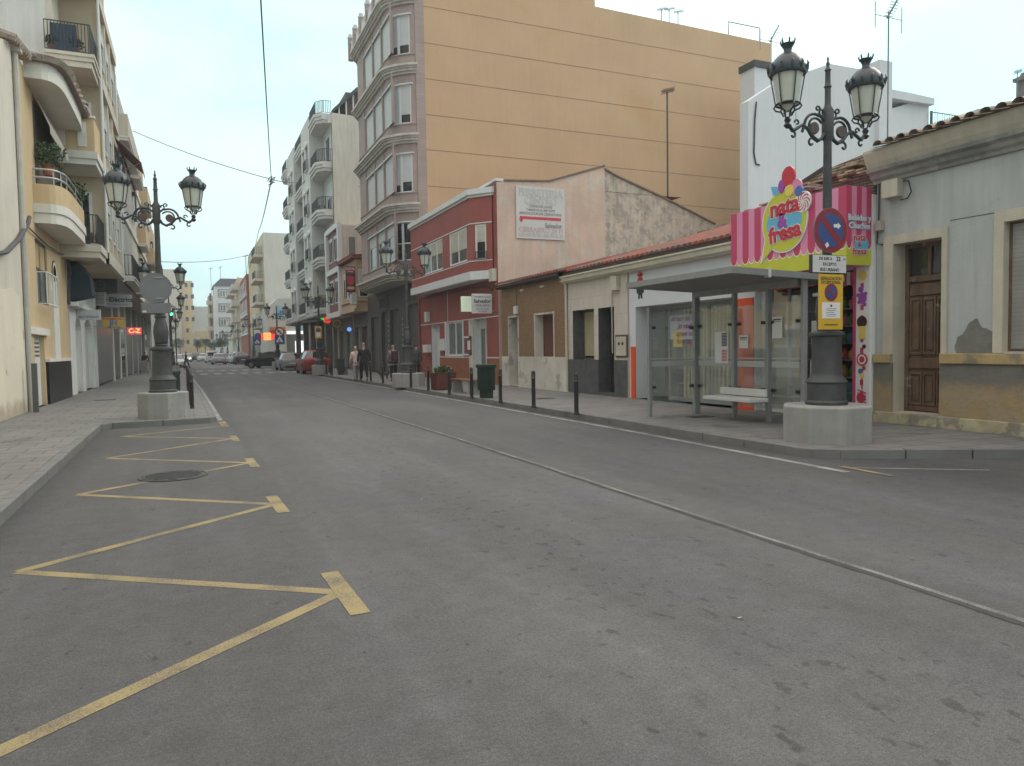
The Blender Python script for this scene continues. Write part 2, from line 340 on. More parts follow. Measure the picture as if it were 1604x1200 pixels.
def paint(name, col, wear=.5):
    m = bpy.data.materials.new(name); m.use_nodes = True; nt = m.node_tree; P = nt.nodes['Principled BSDF']; L = nt.links.new
    tc = _n(nt, 'ShaderNodeTexCoord').outputs['Object']
    n = _n(nt, 'ShaderNodeTexNoise'); n.inputs['Scale'].default_value = 120; n.inputs['Detail'].default_value = 3; L(tc, n.inputs['Vector'])
    n2 = _n(nt, 'ShaderNodeTexNoise'); n2.inputs['Scale'].default_value = 2.5; n2.inputs['Detail'].default_value = 5; L(tc, n2.inputs['Vector'])
    a = _n(nt, 'ShaderNodeMath', operation='ADD'); L(n.outputs['Fac'], a.inputs[0]); L(n2.outputs['Fac'], a.inputs[1])
    r = _n(nt, 'ShaderNodeMapRange'); L(a.outputs[0], r.inputs[0]); r.inputs[1].default_value = .70+wear*.25; r.inputs[2].default_value = 1.08+wear*.25; r.inputs[4].default_value = .88
    mx = _n(nt, 'ShaderNodeMix', data_type='RGBA'); L(r.outputs[0], mx.inputs[0]); mx.inputs[6].default_value = (.08, .077, .073, 1); mx.inputs[7].default_value = (*col, 1)
    L(mx.outputs[2], P.inputs['Base Color']); P.inputs['Roughness'].default_value = .75
    return m
YEL = paint('worn_yellow_paint', (.33, .26, .115), .12); WHL = paint('worn_white_paint', (.36, .36, .34), .2); GRIT = paint('gritty_joint_filler', (.27, .262, .245), .5)
PAVE = tile_mat('pavement_slabs', (.175, .172, .164), (.085, .084, .08), .6, .4, 'Z', .012, .8, .14, contrast=.05, bump=.25, stain=(.12, .118, .114))
KERB = mat('kerb_granite', (.16, .158, .152), .75, .14, 2.5, .2, 100, fine=.14, stain=(.09, .09, .088), stain_at=.64)
# ------------------------------------------------------------------ ground, road, pavements
g = MB(mat('far_ground', (.14, .14, .13), .9)); g.face([(-500, -150, -.05), (500, -150, -.05), (500, 900, -.05), (-500, 900, -.05)]); struct(g.build('ground'))
rd = MB(ASPH); rd.face([(-3.9, -12, 0), (12.4, -12, 0), (12.4, 100, 0), (-6, 100, 0)])
rd.face([(-6, 100, 0), (12.4, 100, 0), (6, 330, 0), (-16, 330, 0)]); rd.face([(12.4, 89, 0), (60, 89, 0), (60, 98, 0), (12.4, 98, 0)]); struct(rd.build('road'))
PH = .13
def pave(poly, name='pavement'):
    mb = MB(PAVE); mb.slab(poly, -.04, PH); return struct(mb.build(name))
KW = .14
RK = [(13.3, 4.1), (10.4, 6.15), (8.15, 7.42), (7.88, 7.62), (7.8, 7.95), (7.8, 15), (7.66, 30), (7.5, 47.2), (7.35, 50)]   # right kerb line
LK = [(-1.66, -8), (-1.70, 8), (-1.80, 17.6), (-1.6, 17.8), (.34, 18.02), (.46, 18.2), (.38, 24), (.2, 34), (-.1, 48), (-.5, 63), (-.8, 79), (-2.5, 80), (-2.6, 96.5), (-1.3, 97.5), (-1.5, 100)]
pave([(x+KW*.9, y+KW*.4) if i < 3 else (x+KW, y) for i, (x, y) in enumerate(RK)]+[(9.1, 51), (8.7, 70), (12.6, 88), (13.6, 88), (13.6, 4.3)])
pave([(x-KW, y+(KW if 3 <= i <= 4 else 0)) for i, (x, y) in enumerate(LK)]+[(-4.6, 100), (-4.6, -8)])
pave([(7.2, 99), (7.1, 130), (5.8, 190), (13, 190), (13, 99)]); pave([(-1.75, 100), (-4, 150), (-5.5, 200), (-12, 200), (-4.75, 100)])
def kerbline(pts, side, name='kerb'):
    mb = MB(KERB)
    for i, (a, b) in enumerate(zip(pts, pts[1:])):
        a = Vector(a); b = Vector(b); d = b-a; ln = d.length; d.normalize(); nn = Vector((d.y, -d.x))*side*KW
        k = max(1, round(ln/.98)); far = a.y > 45
        if far: k = 1
        for j in range(k):
            p = a+d*(ln*j/k+(.007 if k > 1 else 0)); q = a+d*(ln*(j+1)/k-(.007 if k > 1 else 0))
            if j == k-1: q = b
            if j == 0: p = a
            dz = random.uniform(-.004, .004)
            mb.slab([(p.x, p.y), (q.x, q.y), (q.x+nn.x, q.y+nn.y), (p.x+nn.x, p.y+nn.y)], -.03, PH+.002+dz)
    return struct(mb.build(name, bevel=.012))
kerbline(RK, 1); kerbline(LK, -1); kerbline([(8.95, 51), (8.55, 70)], 1); kerbline([(7.35, 50), (8.95, 51)], 1)
kerbline([(7.1, 99), (7.0, 130), (5.7, 190)], 1)
# worn gutter strip between road and kerb
# markings
def strip(mb, a, b, wd, z=.004, jag=0):
    a = Vector(a); b = Vector(b); d = (b-a).normalized(); n = Vector((-d.y, d.x))*wd/2
    mb.face([(a.x-n.x, a.y-n.y, z), (b.x-n.x, b.y-n.y, z), (b.x+n.x, b.y+n.y, z), (a.x+n.x, a.y+n.y, z)])
zz = MB(YEL)
Ls = [hZ(*p) for p in ((28, 896), (122, 775), (168, 718), (190, 684))]; Rs = [hZ(*p) for p in ((535, 928), (432, 790), (393, 725), (366, 687))]
Ls = [(-1.24, 3.2)]+Ls; Rs = Rs
seg = []
for i in range(4):
    seg += [(Rs[i], Ls[i+1])]; 
    if i+1 < 4: seg += [(Ls[i+1], Rs[i+1])]
seg += [(hZ(-60, 1205), Rs[0]), (Ls[4], hZ(352, 667))]
k = 0
for a, b in seg: strip(zz, a, b, .1, .002+.0008*(k % 2)); k += 1
for r in Rs: strip(zz, (r[0]+.03, r[1]-.46), (r[0]+.0, r[1]+.48), .125, .0038)
strip(zz, (.62, 16.9), (.58, 18.2), .15, .0062); struct(zz.build('zigzag_marking'))
wl = MB(WHL)
strip(wl, (.57, 18.5), (.5, 24), .1); strip(wl, (.5, 24), (.35, 34), .1); strip(wl, (.35, 34), (.05, 48), .1); strip(wl, (.05, 48), (-.15, 58), .1)
strip(wl, (7.36, 6.6), (7.5, 11.4), .12); strip(wl, (7.5, 11.4), (7.50, 30), .12); strip(wl, (7.50, 30), (7.22, 48), .13)
strip(wl, hZ(1330, 733), hZ(1550, 737), .05, .005); struct(wl.build('edge_line'))
ye = MB(YEL); strip(ye, hZ(1397, 746), hZ(1318, 731), .09, .0065); struct(ye.build('yellow_line_end'))
cj = MB(GRIT)
pts = [(4.30, .5)]; yy = .5
while yy < 60: yy += .35 if yy < 20 else 3; pts.append((4.30-max(0, yy-12)*.012-max(0, yy-30)*.012+random.uniform(-.008, .008), yy))
rl = [(p[0]-.022-random.uniform(0, .014), p[0]+.022+random.uniform(0, .014)) for p in pts]
for i in range(len(pts)-1):
    (l0, r0), (l1, r1) = rl[i], rl[i+1]; y0, y1 = pts[i][1], pts[i+1][1]; h = .007 if y0 < 30 else .006
    c0, c1 = (l0+r0)/2, (l1+r1)/2
    cj.face([(l0, y0, .001), (c0, y0, h), (c1, y1, h), (l1, y1, .001)]); cj.face([(c0, y0, h), (r0, y0, .001), (r1, y1, .001), (c1, y1, h)])
struct(cj.build('centre_joint'))
dj = MB(mat('tar_seam', (.04, .04, .04), .8, .3, 6, .3)); 
for i in range(len(pts)-1): dj.face([(rl[i][0]-.045-random.random()*.02, pts[i][1], .003), (rl[i][0]+.01, pts[i][1], .003), (rl[i+1][0]+.01, pts[i+1][1], .003), (rl[i+1][0]-.05, pts[i+1][1], .003)])
struct(dj.build('tar_seam'))
cw = MB(WHL)
for i in range(9):
    x = -.4+i*.95; cw.face([(x, 58, .004), (x+.5, 58, .004), (x+.48, 61, .004), (x-.02, 61, .004)])
    cw.face([(x-.2, 68, .004), (x+.3, 68, .004), (x+.28, 72, .004), (x-.22, 72, .004)])
struct(cw.build('zebra_crossing'))
# drain covers
IRON = mat('cast_iron_cover', (.045, .045, .043), .6, .2, 8, .4, 60)
def manhole(x, y, r, z, label):
    mb = MB(IRON); mb.lathe([(r, z-.02), (r, z+.012), (r-.03, z+.012), (r-.035, z+.006), (r-.05, z+.006), (r-.055, z+.012), (0.01, z+.013)], x, y, 40)
    for i in range(-4, 5):
        w_ = math.sqrt(max(0, (r-.08)**2-(i*r/5)**2))
        mb.box(x-w_, x+w_, y+i*r/5-.012, y+i*r/5+.012, z+.012, z+.018)
    return single(mb, 'manhole_cover', label, 'manhole cover')
mx_, my_ = hZ(272, 746); manhole(mx_, my_, .42, 0, 'round cast iron manhole cover in the bus bay between yellow zigzag lines')
def grate(x, y, z, wx, wy, label):
    mb = MB(IRON); mb.box(x-wx, x+wx, y-wy, y+wy, z-.02, z+.004)
    for i in range(6): mb.box(x-wx+.03+i*(2*wx-.06)/5-.008, x-wx+.03+i*(2*wx-.06)/5+.008, y-wy+.03, y+wy-.03, z+.004, z+.009)
    return single(mb, 'cover_plate', label, 'utility cover')
grate(9.5, 12.2, PH, .25, .18, 'flat metal utility cover in the pavement under the bus shelter roof')
grate(9.3, 19.0, PH, .25, .2, 'flat metal utility cover in the right pavement near the brown tiled house')
grate(-1.2, 18.2, 0, .3, .15, 'rectangular iron drain cover in the road beside the left kerb corner')
grate(-2.6, 27, PH, .3, .22, 'flat metal utility cover in the left pavement beyond the near street lamp')
# ------------------------------------------------------------------ building helpers
def window(F, rc, B, n=-.12, shut=0., mull=1, fw=.06, frame=WFRAME, glass=None, shutm=SHUT, name='window', sill=None, trans=0, box=False):
    u0, u1, v0, v1 = rc; glass = glass or DGLASS; mb = MB(frame)
    for a in ((u0, u1, v0, v0+fw), (u0, u1, v1-fw, v1), (u0, u0+fw, v0+fw, v1-fw), (u1-fw, u1, v0+fw, v1-fw)): mb.fbox(F, *a, n-.05, n+.01)
    for i in range(mull):
        c = u0+(u1-u0)*(i+1)/(mull+1); mb.fbox(F, c-fw*.6, c+fw*.6, v0+fw, v1-fw, n-.045, n+.006)
    if trans: mb.fbox(F, u0+fw, u1-fw, v0+(v1-v0)*trans-fw/2, v0+(v1-v0)*trans+fw/2, n-.04, n+.004)
    if sill: mb.use(sill); mb.fbox(F, u0-.06, u1+.06, v0-.06, v0+.002, -.02, .06)
    w_ = mb.build(name, B)
    if shut < 1:
        p = MB(glass); p.face([F(u0+fw, v0+fw, n-.03), F(u1-fw, v0+fw, n-.03), F(u1-fw, v1-fw, n-.03), F(u0+fw, v1-fw, n-.03)]); p.build('pane', w_)
    if shut > 0:
        p = MB(shutm); p.fbox(F, u0+fw*.8, u1-fw*.8, v1-fw-(v1-v0-2*fw)*shut, v1-fw, n-.028, n-.004); p.build('roller_shutter', w_)
    return w_
def shell(mb, F, u0, u1, v0, v1, d, sides='nfbt'):
    """side walls (n=u0 side, f=u1 side), back and top of a building whose front is at n=0"""
    if 'n' in sides: mb.face([F(u0, v0, 0), F(u0, v1, 0), F(u0, v1, -d), F(u0, v0, -d)])
    if 'f' in sides: mb.face([F(u1, v0, 0), F(u1, v1, 0), F(u1, v1, -d), F(u1, v0, -d)])
    if 'b' in sides: mb.face([F(u0, v0, -d), F(u1, v0, -d), F(u1, v1, -d), F(u0, v1, -d)])
    if 't' in sides: mb.face([F(u0, v1, 0), F(u1, v1, 0), F(u1, v1, -d), F(u0, v1, -d)])
def rail_bars(mb, P, z, h, sp=.11, r=.011):
    """bars along plan polyline P"""
    for a, b in zip(P, P[1:]):
        a = Vector(a); b = Vector(b); ln = (b-a).length; d = (b-a).normalized(); n = Vector((-d.y, d.x))*.018
        for z0, z1 in ((z+.06, z+.09), (z+h-.03, z+h)):
            mb.slab([(a.x-n.x, a.y-n.y), (b.x-n.x, b.y-n.y), (b.x+n.x, b.y+n.y), (a.x+n.x, a.y+n.y)], z0, z1)
        for i in range(int(ln/sp)+1):
            p = a+d*min(ln, i*sp); mb.box(p.x-r, p.x+r, p.y-r, p.y+r, z+.06, z+h-.02)
    return mb
def balcony(F, u0, u1, v, d, B, m, h=.22, rail='bars', rm=None, rh=1.0, sp=.11, mould=True, name='balcony'):
    mb = MB(m); mb.fbox(F, u0, u1, v, v+h, -.01, d)
    if mould: mb.fbox(F, u0-.04, u1+.04, v+h*.6, v+h-.01, -.01, d+.04)
    b = mb.build(name, B)
    c = [F(u0+.05, 0, 0), F(u0+.05, 0, d-.05), F(u1-.05, 0, d-.05), F(u1-.05, 0, 0)]
    P = [(p.x, p.y) for p in c]
    if rail == 'bars': rail_bars(MB(rm or BLACKI), P, v+h, rh, sp).build('railing', b)
    elif rail == 'solid':
        r = MB(rm or m); r.fbox(F, u0, u1, v+h, v+h+rh, d-.12, d-.002); r.fbox(F, u0, u0+.12, v+h, v+h+rh, 0, d-.12); r.fbox(F, u1-.12, u1, v+h, v+h+rh, 0, d-.12); r.build('parapet', b)
    return b
def pipe(path, r, name, parent, m): return MB(m).tube(path, r, 8).build(name, parent, smooth=True)
# ------------------------------------------------------------------ A: old grey-blue house on the right
XA = 11.6; FA = FX(XA)
BLUEP = mat('faded_blue_plaster', (.44, .45, .44), .85, .10, .7, .25, 18, streak=.16, stain=(.27, .28, .265), stain_at=.67, stain_scale=.8)
CREAMP = mat('cream_plaster_trim', (.53, .475, .385), .85, .10, 2, .25, 25, streak=.12, stain=(.26, .24, .2), stain_at=.69)
OCHREP = mat('peeling_ochre_plaster', (.335, .265, .17), .9, .18, 2, .6, 14, stain=(.30, .22, .12), stain_at=.5, stain_scale=2.0)
OLDWOOD = mat('worn_brown_door_wood', (.14, .085, .055), .75, .28, 3, .3, 40, streak=.35, stain=(.26, .24, .21), stain_at=.64, stain_scale=3.2)
CLAY = mat('weathered_clay_tiles', (.29, .235, .19), .9, .3, 3, .4, 30, stain=(.1, .09, .08), stain_at=.6, stain_scale=4)
A = thing('old_house', 'old single storey house in faded grey blue plaster with tall worn wooden door', 'house', (XA, 5.4, PH))
dA = rcX(XA, 1401, 386, 1474, 646); dA = (dA[0], dA[1], .34, 3.34); wA = (5.9, 7.43, 1.42, 3.42)
mb = MB(BLUEP); mb.wall(FA, 1.0, 9.76, PH, 4.75, [dA, wA], .34, rev=CREAMP); shell(mb, FA, 1.0, 9.76, PH, 4.75, 8); mb.build('wall', A)
mb = MB(CREAMP); t = .2
mb.fbox(FA, dA[0]-.1, dA[0], 1.38, 3.5, 0, .035); mb.fbox(FA, dA[1], dA[1]+t, 1.38, 3.5, 0, .035); mb.fbox(FA, dA[0], dA[1], 3.34, 3.5, 0, .033); mb.build('door_surround', A)
mb = MB(CREAMP); mb.fbox(FA, wA[1], wA[1]+.15, 1.40, 3.6, 0, .05); mb.fbox(FA, wA[0]-.18, wA[0], 1.40, 3.6, 0, .05); mb.fbox(FA, wA[0], wA[1], 3.42, 3.6, 0, .047); mb.build('window_surround', A)
def splash_band(m, zmid, col, soft=.1, amp=.35, low=False):
    nt = m.node_tree; P = nt.nodes['Principled BSDF']; L = nt.links.new; tc = _n(nt, 'ShaderNodeTexCoord'); sp = _n(nt, 'ShaderNodeSeparateXYZ'); L(tc.outputs['Object'], sp.inputs[0])
    n = _n(nt, 'ShaderNodeTexNoise'); n.inputs['Scale'].default_value = 2.2; n.inputs['Detail'].default_value = 9; n.inputs['Roughness'].default_value = .7; L(tc.outputs['Object'], n.inputs['Vector'])
    a = _n(nt, 'ShaderNodeMath', operation='MULTIPLY_ADD'); L(n.outputs['Fac'], a.inputs[0]); a.inputs[1].default_value = amp*2; L(sp.outputs[2], a.inputs[2])
    r = _n(nt, 'ShaderNodeMapRange'); L(a.outputs[0], r.inputs[0]); r.inputs[1].default_value = zmid+amp-soft; r.inputs[2].default_value = zmid+amp+soft; r.inputs[4].default_value = .9
    if low: r.inputs[3].default_value = .8; r.inputs[4].default_value = 0
    mx = _n(nt, 'ShaderNodeMix', data_type='RGBA'); L(r.outputs[0], mx.inputs[0]); L(P.inputs['Base Color'].links[0].from_socket, mx.inputs[6])
    c2 = _n(nt, 'ShaderNodeVectorMath', operation='SCALE'); c2.inputs[0].default_value = col; r2 = _n(nt, 'ShaderNodeMapRange'); L(n.outputs['Fac'], r2.inputs[0]); r2.inputs[1].default_value = .3; r2.inputs[2].default_value = .7; r2.inputs[3].default_value = .75; r2.inputs[4].default_value = 1.25; L(r2.outputs[0], c2.inputs['Scale']); L(c2.outputs[0], mx.inputs[7]); L(mx.outputs[2], P.inputs['Base Color'])
splash_band(OCHREP, .72, (.15, .145, .13)); splash_band(BEIGE_ if False else CREAMP, .1, (.3, .27, .22), low=True)
mb = MB(OCHREP); mb.fbox(FA, 1, dA[0]-.002, PH, 1.22, 0, .06); mb.fbox(FA, dA[1]+.002, 9.758, PH, 1.22, 0, .06); mb.build('base_course', A)
YOC = mat('yellow_ochre_trim', (.42, .31, .15), .85, .16, 3, .4, 20, stain=(.24, .2, .13), stain_at=.62)
mb = MB(YOC); mb.fbox(FA, 1, dA[0]-.02, 1.22, 1.39, 0, .1); mb.fbox(FA, dA[1]+.02, 9.757, 1.22, 1.38, 0, .1); mb.build('base_moulding', A, bevel=.012)
FOOT = mat('flaking_cream_foot_band', (.40, .35, .23), .9, .2, 4, .5, 15, stain=(.25, .225, .18), stain_at=.53, stain_scale=3.5)
mb = MB(FOOT); mb.fbox(FA, 1, 9.756, PH-.01, .33, .0, .085); mb.fbox(FA, dA[0], dA[1], PH, .335, -.34, .12); mb.build('step', A, bevel=.015)
mb = MB(mat('plaster_repair_patch', (.19, .18, .16), .9, .2, 5, .4, 20))
pc = [(max(7.6, 7.86+.34*math.cos(a)*(1+.16*math.sin(3*a)+.05*math.sin(11*a))), 1.39+.5*math.sin(a)*(1+.14*math.sin(5*a+1)+.05*math.sin(13*a))) for a in [i*math.pi/26 for i in range(27)]]
mb.prism(FA, pc, 0, .006); mb.build('bare_plaster_patch', A)
mb = MB(mat('dark_joint', (.12, .12, .12))); mb.fbox(FA, 1, dA[0]-.12, 3.585, 3.6, 0, .004); mb.build('wall_joint', A)
# door
n0 = -.34; u0, u1 = dA[:2]; um = (u0+u1)/2
mb = MB(OLDWOOD); mb.fbox(FA, u0, u1, .34, 3.34, n0-.06, n0)
for a, b in ((u0, u0+.07), (u1-.07, u1)): mb.fbox(FA, a, b, .34, 3.34, n0, n0+.06)
mb.fbox(FA, u0+.07, u1-.07, 2.66, 2.76, n0, n0+.06); mb.fbox(FA, u0+.07, u1-.07, 3.27, 3.34, n0, n0+.05)
fw = (u1-u0-.14)/3
for k in range(3):
    a = u0+.07+k*fw
    for (c, d) in ((.46, 1.06), (1.36, 2.38)):
        mb.fbox(FA, a+.01, a+.04, c, d, n0, n0+.035); mb.fbox(FA, a+fw-.04, a+fw-.01, c, d, n0, n0+.035); mb.fbox(FA, a+.04, a+fw-.04, c, c+.05, n0, n0+.03); mb.fbox(FA, a+.04, a+fw-.04, d-.05, d, n0, n0+.03)
        mb.fbox(FA, a+.075, a+fw-.075, c+.09, d-.09, n0, n0+.022)
mb.fbox(FA, u0+.08, u1-.08, .36, .44, n0, n0+.04); mb.fbox(FA, u0+.08, u1-.08, 1.12, 1.3, n0, n0+.045); mb.fbox(FA, u0+.08, u1-.08, 2.42, 2.62, n0, n0+.04)
door = mb.build('door', A, bevel=.006)
mb = MB(DGLASS); 
for a, b in ((u0+.08, um-.03), (um+.03, u1-.08)): mb.face([FA(a, 2.78, n0+.012), FA(b, 2.78, n0+.012), FA(b, 3.26, n0+.012), FA(a, 3.26, n0+.012)])
mb.build('transom_glass', door); MB(OLDWOOD).fbox(FA, um-.03, um+.03, 2.76, 3.27, n0, n0+.04).build('transom_bar', door)
MB(mat('brass', (.3, .2, .08), .4, metal=.8)).fbox(FA, u0+.1, u0+.13, 1.3, 1.45, n0+.04, n0+.07).build('handle', door)
window(FA, wA, A, n=-.1, shut=1, mull=0, fw=.04, frame=OLDWOOD, shutm=mat('grey_slat_blind', (.33, .32, .30), .6, .12, 2, 0)); slats(MATS['grey_slat_blind'], .07, .6)
# cornice, gutter, tiles
CORN = mat('weathered_cornice', (.33, .32, .30), .85, .15, 1.8, .3, 25, streak=.15, stain=(.24, .24, .225), stain_at=.55)
mb = MB(CORN); mb.prism(Fr(0, 0, (1, 0), (0, 1)), [(XA, 4.46), (XA-.05, 4.47), (XA-.07, 4.52), (XA-.13, 4.56), (XA-.16, 4.62), (XA-.24, 4.66), (XA-.26, 4.72), (XA, 4.72)], 1, 9.8); mb.build('cornice', A)
mb = MB(CREAMP); mb.prism(Fr(0, 0, (1, 0), (0, 1)), [(XA+.3, 4.72), (XA-.2, 4.72), (XA-.26, 4.82), (XA-.33, 4.98), (XA-.33, 5.03), (XA+.3, 5.12)], 1, 9.8); mb.build('eave_plaster', A)
def tile_roof(mb, x0, z0, x1, z1, ya, yb, r=.085, pitch=.24, seg=.42, jitter=.012, m2=None):
    sl = (z1-z0)/(x1-x0); n = int((yb-ya)/pitch); L_ = math.hypot(x1-x0, z1-z0); ks = max(1, int(L_/seg)); dx = (x1-x0)/ks
    mb.face([(x0+.05, ya, z0), (x1, ya, z1), (x1, yb, z1), (x0+.05, yb, z0)])
    for i in range(n+1):
        y = ya+i*pitch
        for k in range(ks):
            jy = random.uniform(-jitter, jitter); xa = x0+dx*k+random.uniform(-.02, .02); xb = xa+dx*1.12; vs = []
            for (x, rr) in ((xa, r*1.08), (xb, r*.86)):
                zb = z0+(x-x0)*sl+.01+(.014 if x == xa else 0)
                for j in range(7):
                    t_ = math.pi*j/6; vs.append((x, y+jy+rr*math.cos(t_), zb+rr*.85*math.sin(t_)))
            mb.add(vs, [(j, j+1, 8+j, 7+j) for j in range(6)])
            mb.add([(xa, y+jy+r*.95*math.cos(math.pi*j/6), z0+(xa-x0)*sl+.02+r*.78*math.sin(math.pi*j/6)) for j in range(7)], [tuple(range(7))] if k else [])
    return mb
tile_roof(MB(CLAY), XA-.46, 5.03, XA+3.5, 6.0, 1, 9.6).build('roof_tiles', A)
MB(CLAY).face([(XA+3.5, 1, 6.0), (XA+8, 1, 4.8), (XA+8, 9.7, 4.8), (XA+3.5, 9.7, 6.0)]) 
mb = MB(CREAMP); mb.fbox(FA, 9.22, 9.55, 4.16, 4.47, 0, .16); mb.build('meter_box', A, bevel=.01)
mb = MB(mat('pink_box', (.42, .34, .29), .7)); mb.fbox(FA, 9.6, 9.72, 3.62, 3.8, 0, .1); mb.build('junction_box', A, bevel=.008)
pipe([FA(9.2, 4.42, .03), FA(9.08, 4.4, .06), FA(9.02, 4.2, .06), FA(9.1, 4.1, .05), FA(9.25, 4.1, .04)], .012, 'cable', A, BLACKI)
pipe([FA(9.7, 4.55, .03), FA(9.68, 3.9, .05), FA(9.74, 3.4, .03), FA(9.6, 3.36, .05)], .014, 'cable', A, BLACKI)
# ------------------------------------------------------------------ B: sweet shop
XB = 11.5; FB = FX(XB); YB0, YB1 = 9.78, 12.64
MAG = mat('magenta_stripe', (.50, .05, .13), .45, .04, 2, 0); PINK = mat('pink_stripe', (.68, .25, .40), .45, .04, 2, 0); LIME = mat('lime_print', (.52, .52, .045), .45, .04, 2, 0)
SBLUE = mat('sky_blue_print', (.13, .42, .62), .45, .04, 2, 0); PWHITE = mat('printed_white', (.72, .70, .70), .45, .03, 2, 0); PRED = mat('printed_red', (.52, .03, .05), .4, .04, 2, 0)
PURP = mat('printed_purple', (.32, .06, .36), .4, .04, 2, 0); PYEL = mat('printed_yellow', (.75, .56, .12), .4, .04, 2, 0); PBLUE = mat('printed_blue', (.06, .15, .42), .4, .04, 2, 0)
RUB = tile_mat('exposed_rubble_courses', (.23, .175, .125), (.09, .075, .06), .34, .055, 'X', .012, .95, .3, contrast=.3, bump=1, stain=(.3, .27, .22))
B = thing('sweet_shop', 'pink striped sweet shop with candy pictures down its doorway', 'shop', (XB, 11.3, PH))
hB = (10.05, 12.42, .2, 2.98)
mb = MB(PWHITE); mb.wall(FB, YB0, YB1, PH, 4.3, [hB], .12); mb.face([FB(YB0, PH, 0), FB(YB0, 4.3, 0), FB(YB0, 4.3, -.5), FB(YB0, PH, -.5)]); mb.build('wall', B)
mb = MB(RUB)
a = hX(1172, 335, XB+.05); b = hX(1366, 236, XB+.05)
mb.prism(FX(XB+.05), [(YB1, 4.3), (9.8, 4.3), (9.8, b[1]), (10.9, b[1]-.1), (YB1, a[1]+.0)], -.35, 0); mb.build('rubble_parapet', B)
mb = MB(CLAY)
for i in range(46):                                     # broken stacked tile edges lying on the parapet
    y = 9.8+i*.068; z = 4.98-.036*i*.0-(y-9.8)*.14-random.random()*.28; mb.box(XB-.1-random.random()*.08, XB+.2, y, y+.12+random.random()*.25, z, z+.03)
mb.build('broken_tile_courses', B, m=mat('pale_broken_tile', (.36, .28, .20), .95, .35, 8, .5, 30))
zt = b[1]
mb = MB(mat('dark_coping', (.05, .035, .03), .7)); 
for (ya, za, yb_, zb) in ((YB1+.02, a[1]+.02, 11.0, b[1]-.1),): mb.prism(FX(XB+.1), [(ya, za), (yb_, zb), (yb_, zb+.09), (ya, za+.09)], -.5, .02)
mb.build('coping', B)
# interior
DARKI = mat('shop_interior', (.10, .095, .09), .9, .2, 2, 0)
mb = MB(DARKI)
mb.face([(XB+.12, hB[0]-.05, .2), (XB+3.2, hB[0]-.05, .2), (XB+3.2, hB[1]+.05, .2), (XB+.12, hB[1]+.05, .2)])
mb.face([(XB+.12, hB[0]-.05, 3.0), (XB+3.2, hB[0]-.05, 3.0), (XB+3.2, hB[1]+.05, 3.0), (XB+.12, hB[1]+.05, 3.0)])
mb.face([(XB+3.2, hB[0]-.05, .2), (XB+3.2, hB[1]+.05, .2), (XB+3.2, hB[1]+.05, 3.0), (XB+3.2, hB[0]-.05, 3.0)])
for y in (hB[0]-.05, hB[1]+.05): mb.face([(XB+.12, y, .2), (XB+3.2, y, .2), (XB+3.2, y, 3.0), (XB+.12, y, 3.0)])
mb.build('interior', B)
# glazing left of the door, frame
SHOPGL = glass_mat('shop_glass', (.9, .92, .9), .08, .02, .03)
ud = hX(1292, 560, XB)[0]
mb = MB(ALU); 
for u in (ud, 11.9, hB[1]): mb.fbox(FB, u-.05, u, .2, 2.98, -.1, -.04)
mb.fbox(FB, ud, hB[1]-.05, .2, .28, -.1, -.045); mb.fbox(FB, ud, hB[1]-.05, 2.9, 2.98, -.1, -.045); s_ = mb.build('shopfront', B)
mb = MB(SHOPGL); mb.face([FB(ud, .28, -.07), FB(hB[1]-.05, .28, -.07), FB(hB[1]-.05, 2.9, -.07), FB(ud, 2.9, -.07)]); mb.build('pane', s_)
mb = MB(PWHITE); mb.fbox(FB, 11.05, 11.27, 1.55, 2.05, -.065, -.06); mb.fbox(FB, 11.0, 11.3, .9, 1.25, -.065, -.06); mb.build('notice', s_)
vb = MB(PWHITE); vb.fbox(FB, hB[0], ud-.06, 2.72, 2.97, -.3, -.28); vb.use(MAG)
for i in range(5): vb.fbox(FB, hB[0]+.04+i*.17, hB[0]+.12+i*.17, 2.7, 2.97, -.279, -.275)
vb.build('striped_valance', B)
mb = MB(mat('faded_red_awning', (.36, .07, .04), .7, .1, 3)); mb.prism(Fr(0, 0, (1, 0), (0, 1)), [(XB-.0, 2.95), (XB-.2, 2.72), (XB-.22, 2.72), (XB-.0, 2.99)], 10.95, 12.5)
mb.build('folded_awning', B)
# door strip with sweets
us0, us1 = YB0+.02, 10.1
mb = MB(PWHITE); mb.fbox(FB, us0, us1, PH, 3.02, 0, .03)
mb.use(MAG); mb.fbox(FB, us1, us1+.07, PH, 3.02, -.0, .035); 
for i in range(14): mb.fbox(FB, us0+.13, us0+.2, .2+i*.2, .3+i*.2, .03, .034)
st = mb.build('candy_panel', B); uc = (us0+us1)/2
mb = MB(PRED); mb.disc(FB, uc, 1.28, .12, .034, .045); mb.disc(FB, uc+.02, .56, .1, .034, .04); mb.use(PWHITE); mb.ring(FB, uc, 1.28, .06, .09, .046)
mb.use(PURP); mb.disc(FB, uc, 2.42, .09, .034, .045, sv=1.2); mb.disc(FB, uc+.04, 2.58, .055, .034, .044); 
for q in ((-.07, 2.5), (.08, 2.35), (-.05, 2.3), (.1, 2.48)): mb.disc(FB, uc+q[0], q[1], .035, .034, .043, 10)
mb.use(PYEL); mb.fbox(FB, uc-.07, uc+.07, 1.66, 1.9, .034, .044); mb.disc(FB, uc, 2.84, .1, .034, .04, 8); mb.disc(FB, uc, .98, .05, .034, .04)
mb.use(mat('chocolate', (.05, .02, .015))); mb.disc(FB, uc+.01, 1.98, .11, .034, .042); mb.disc(FB, uc-.04, 1.52, .04, .034, .04)
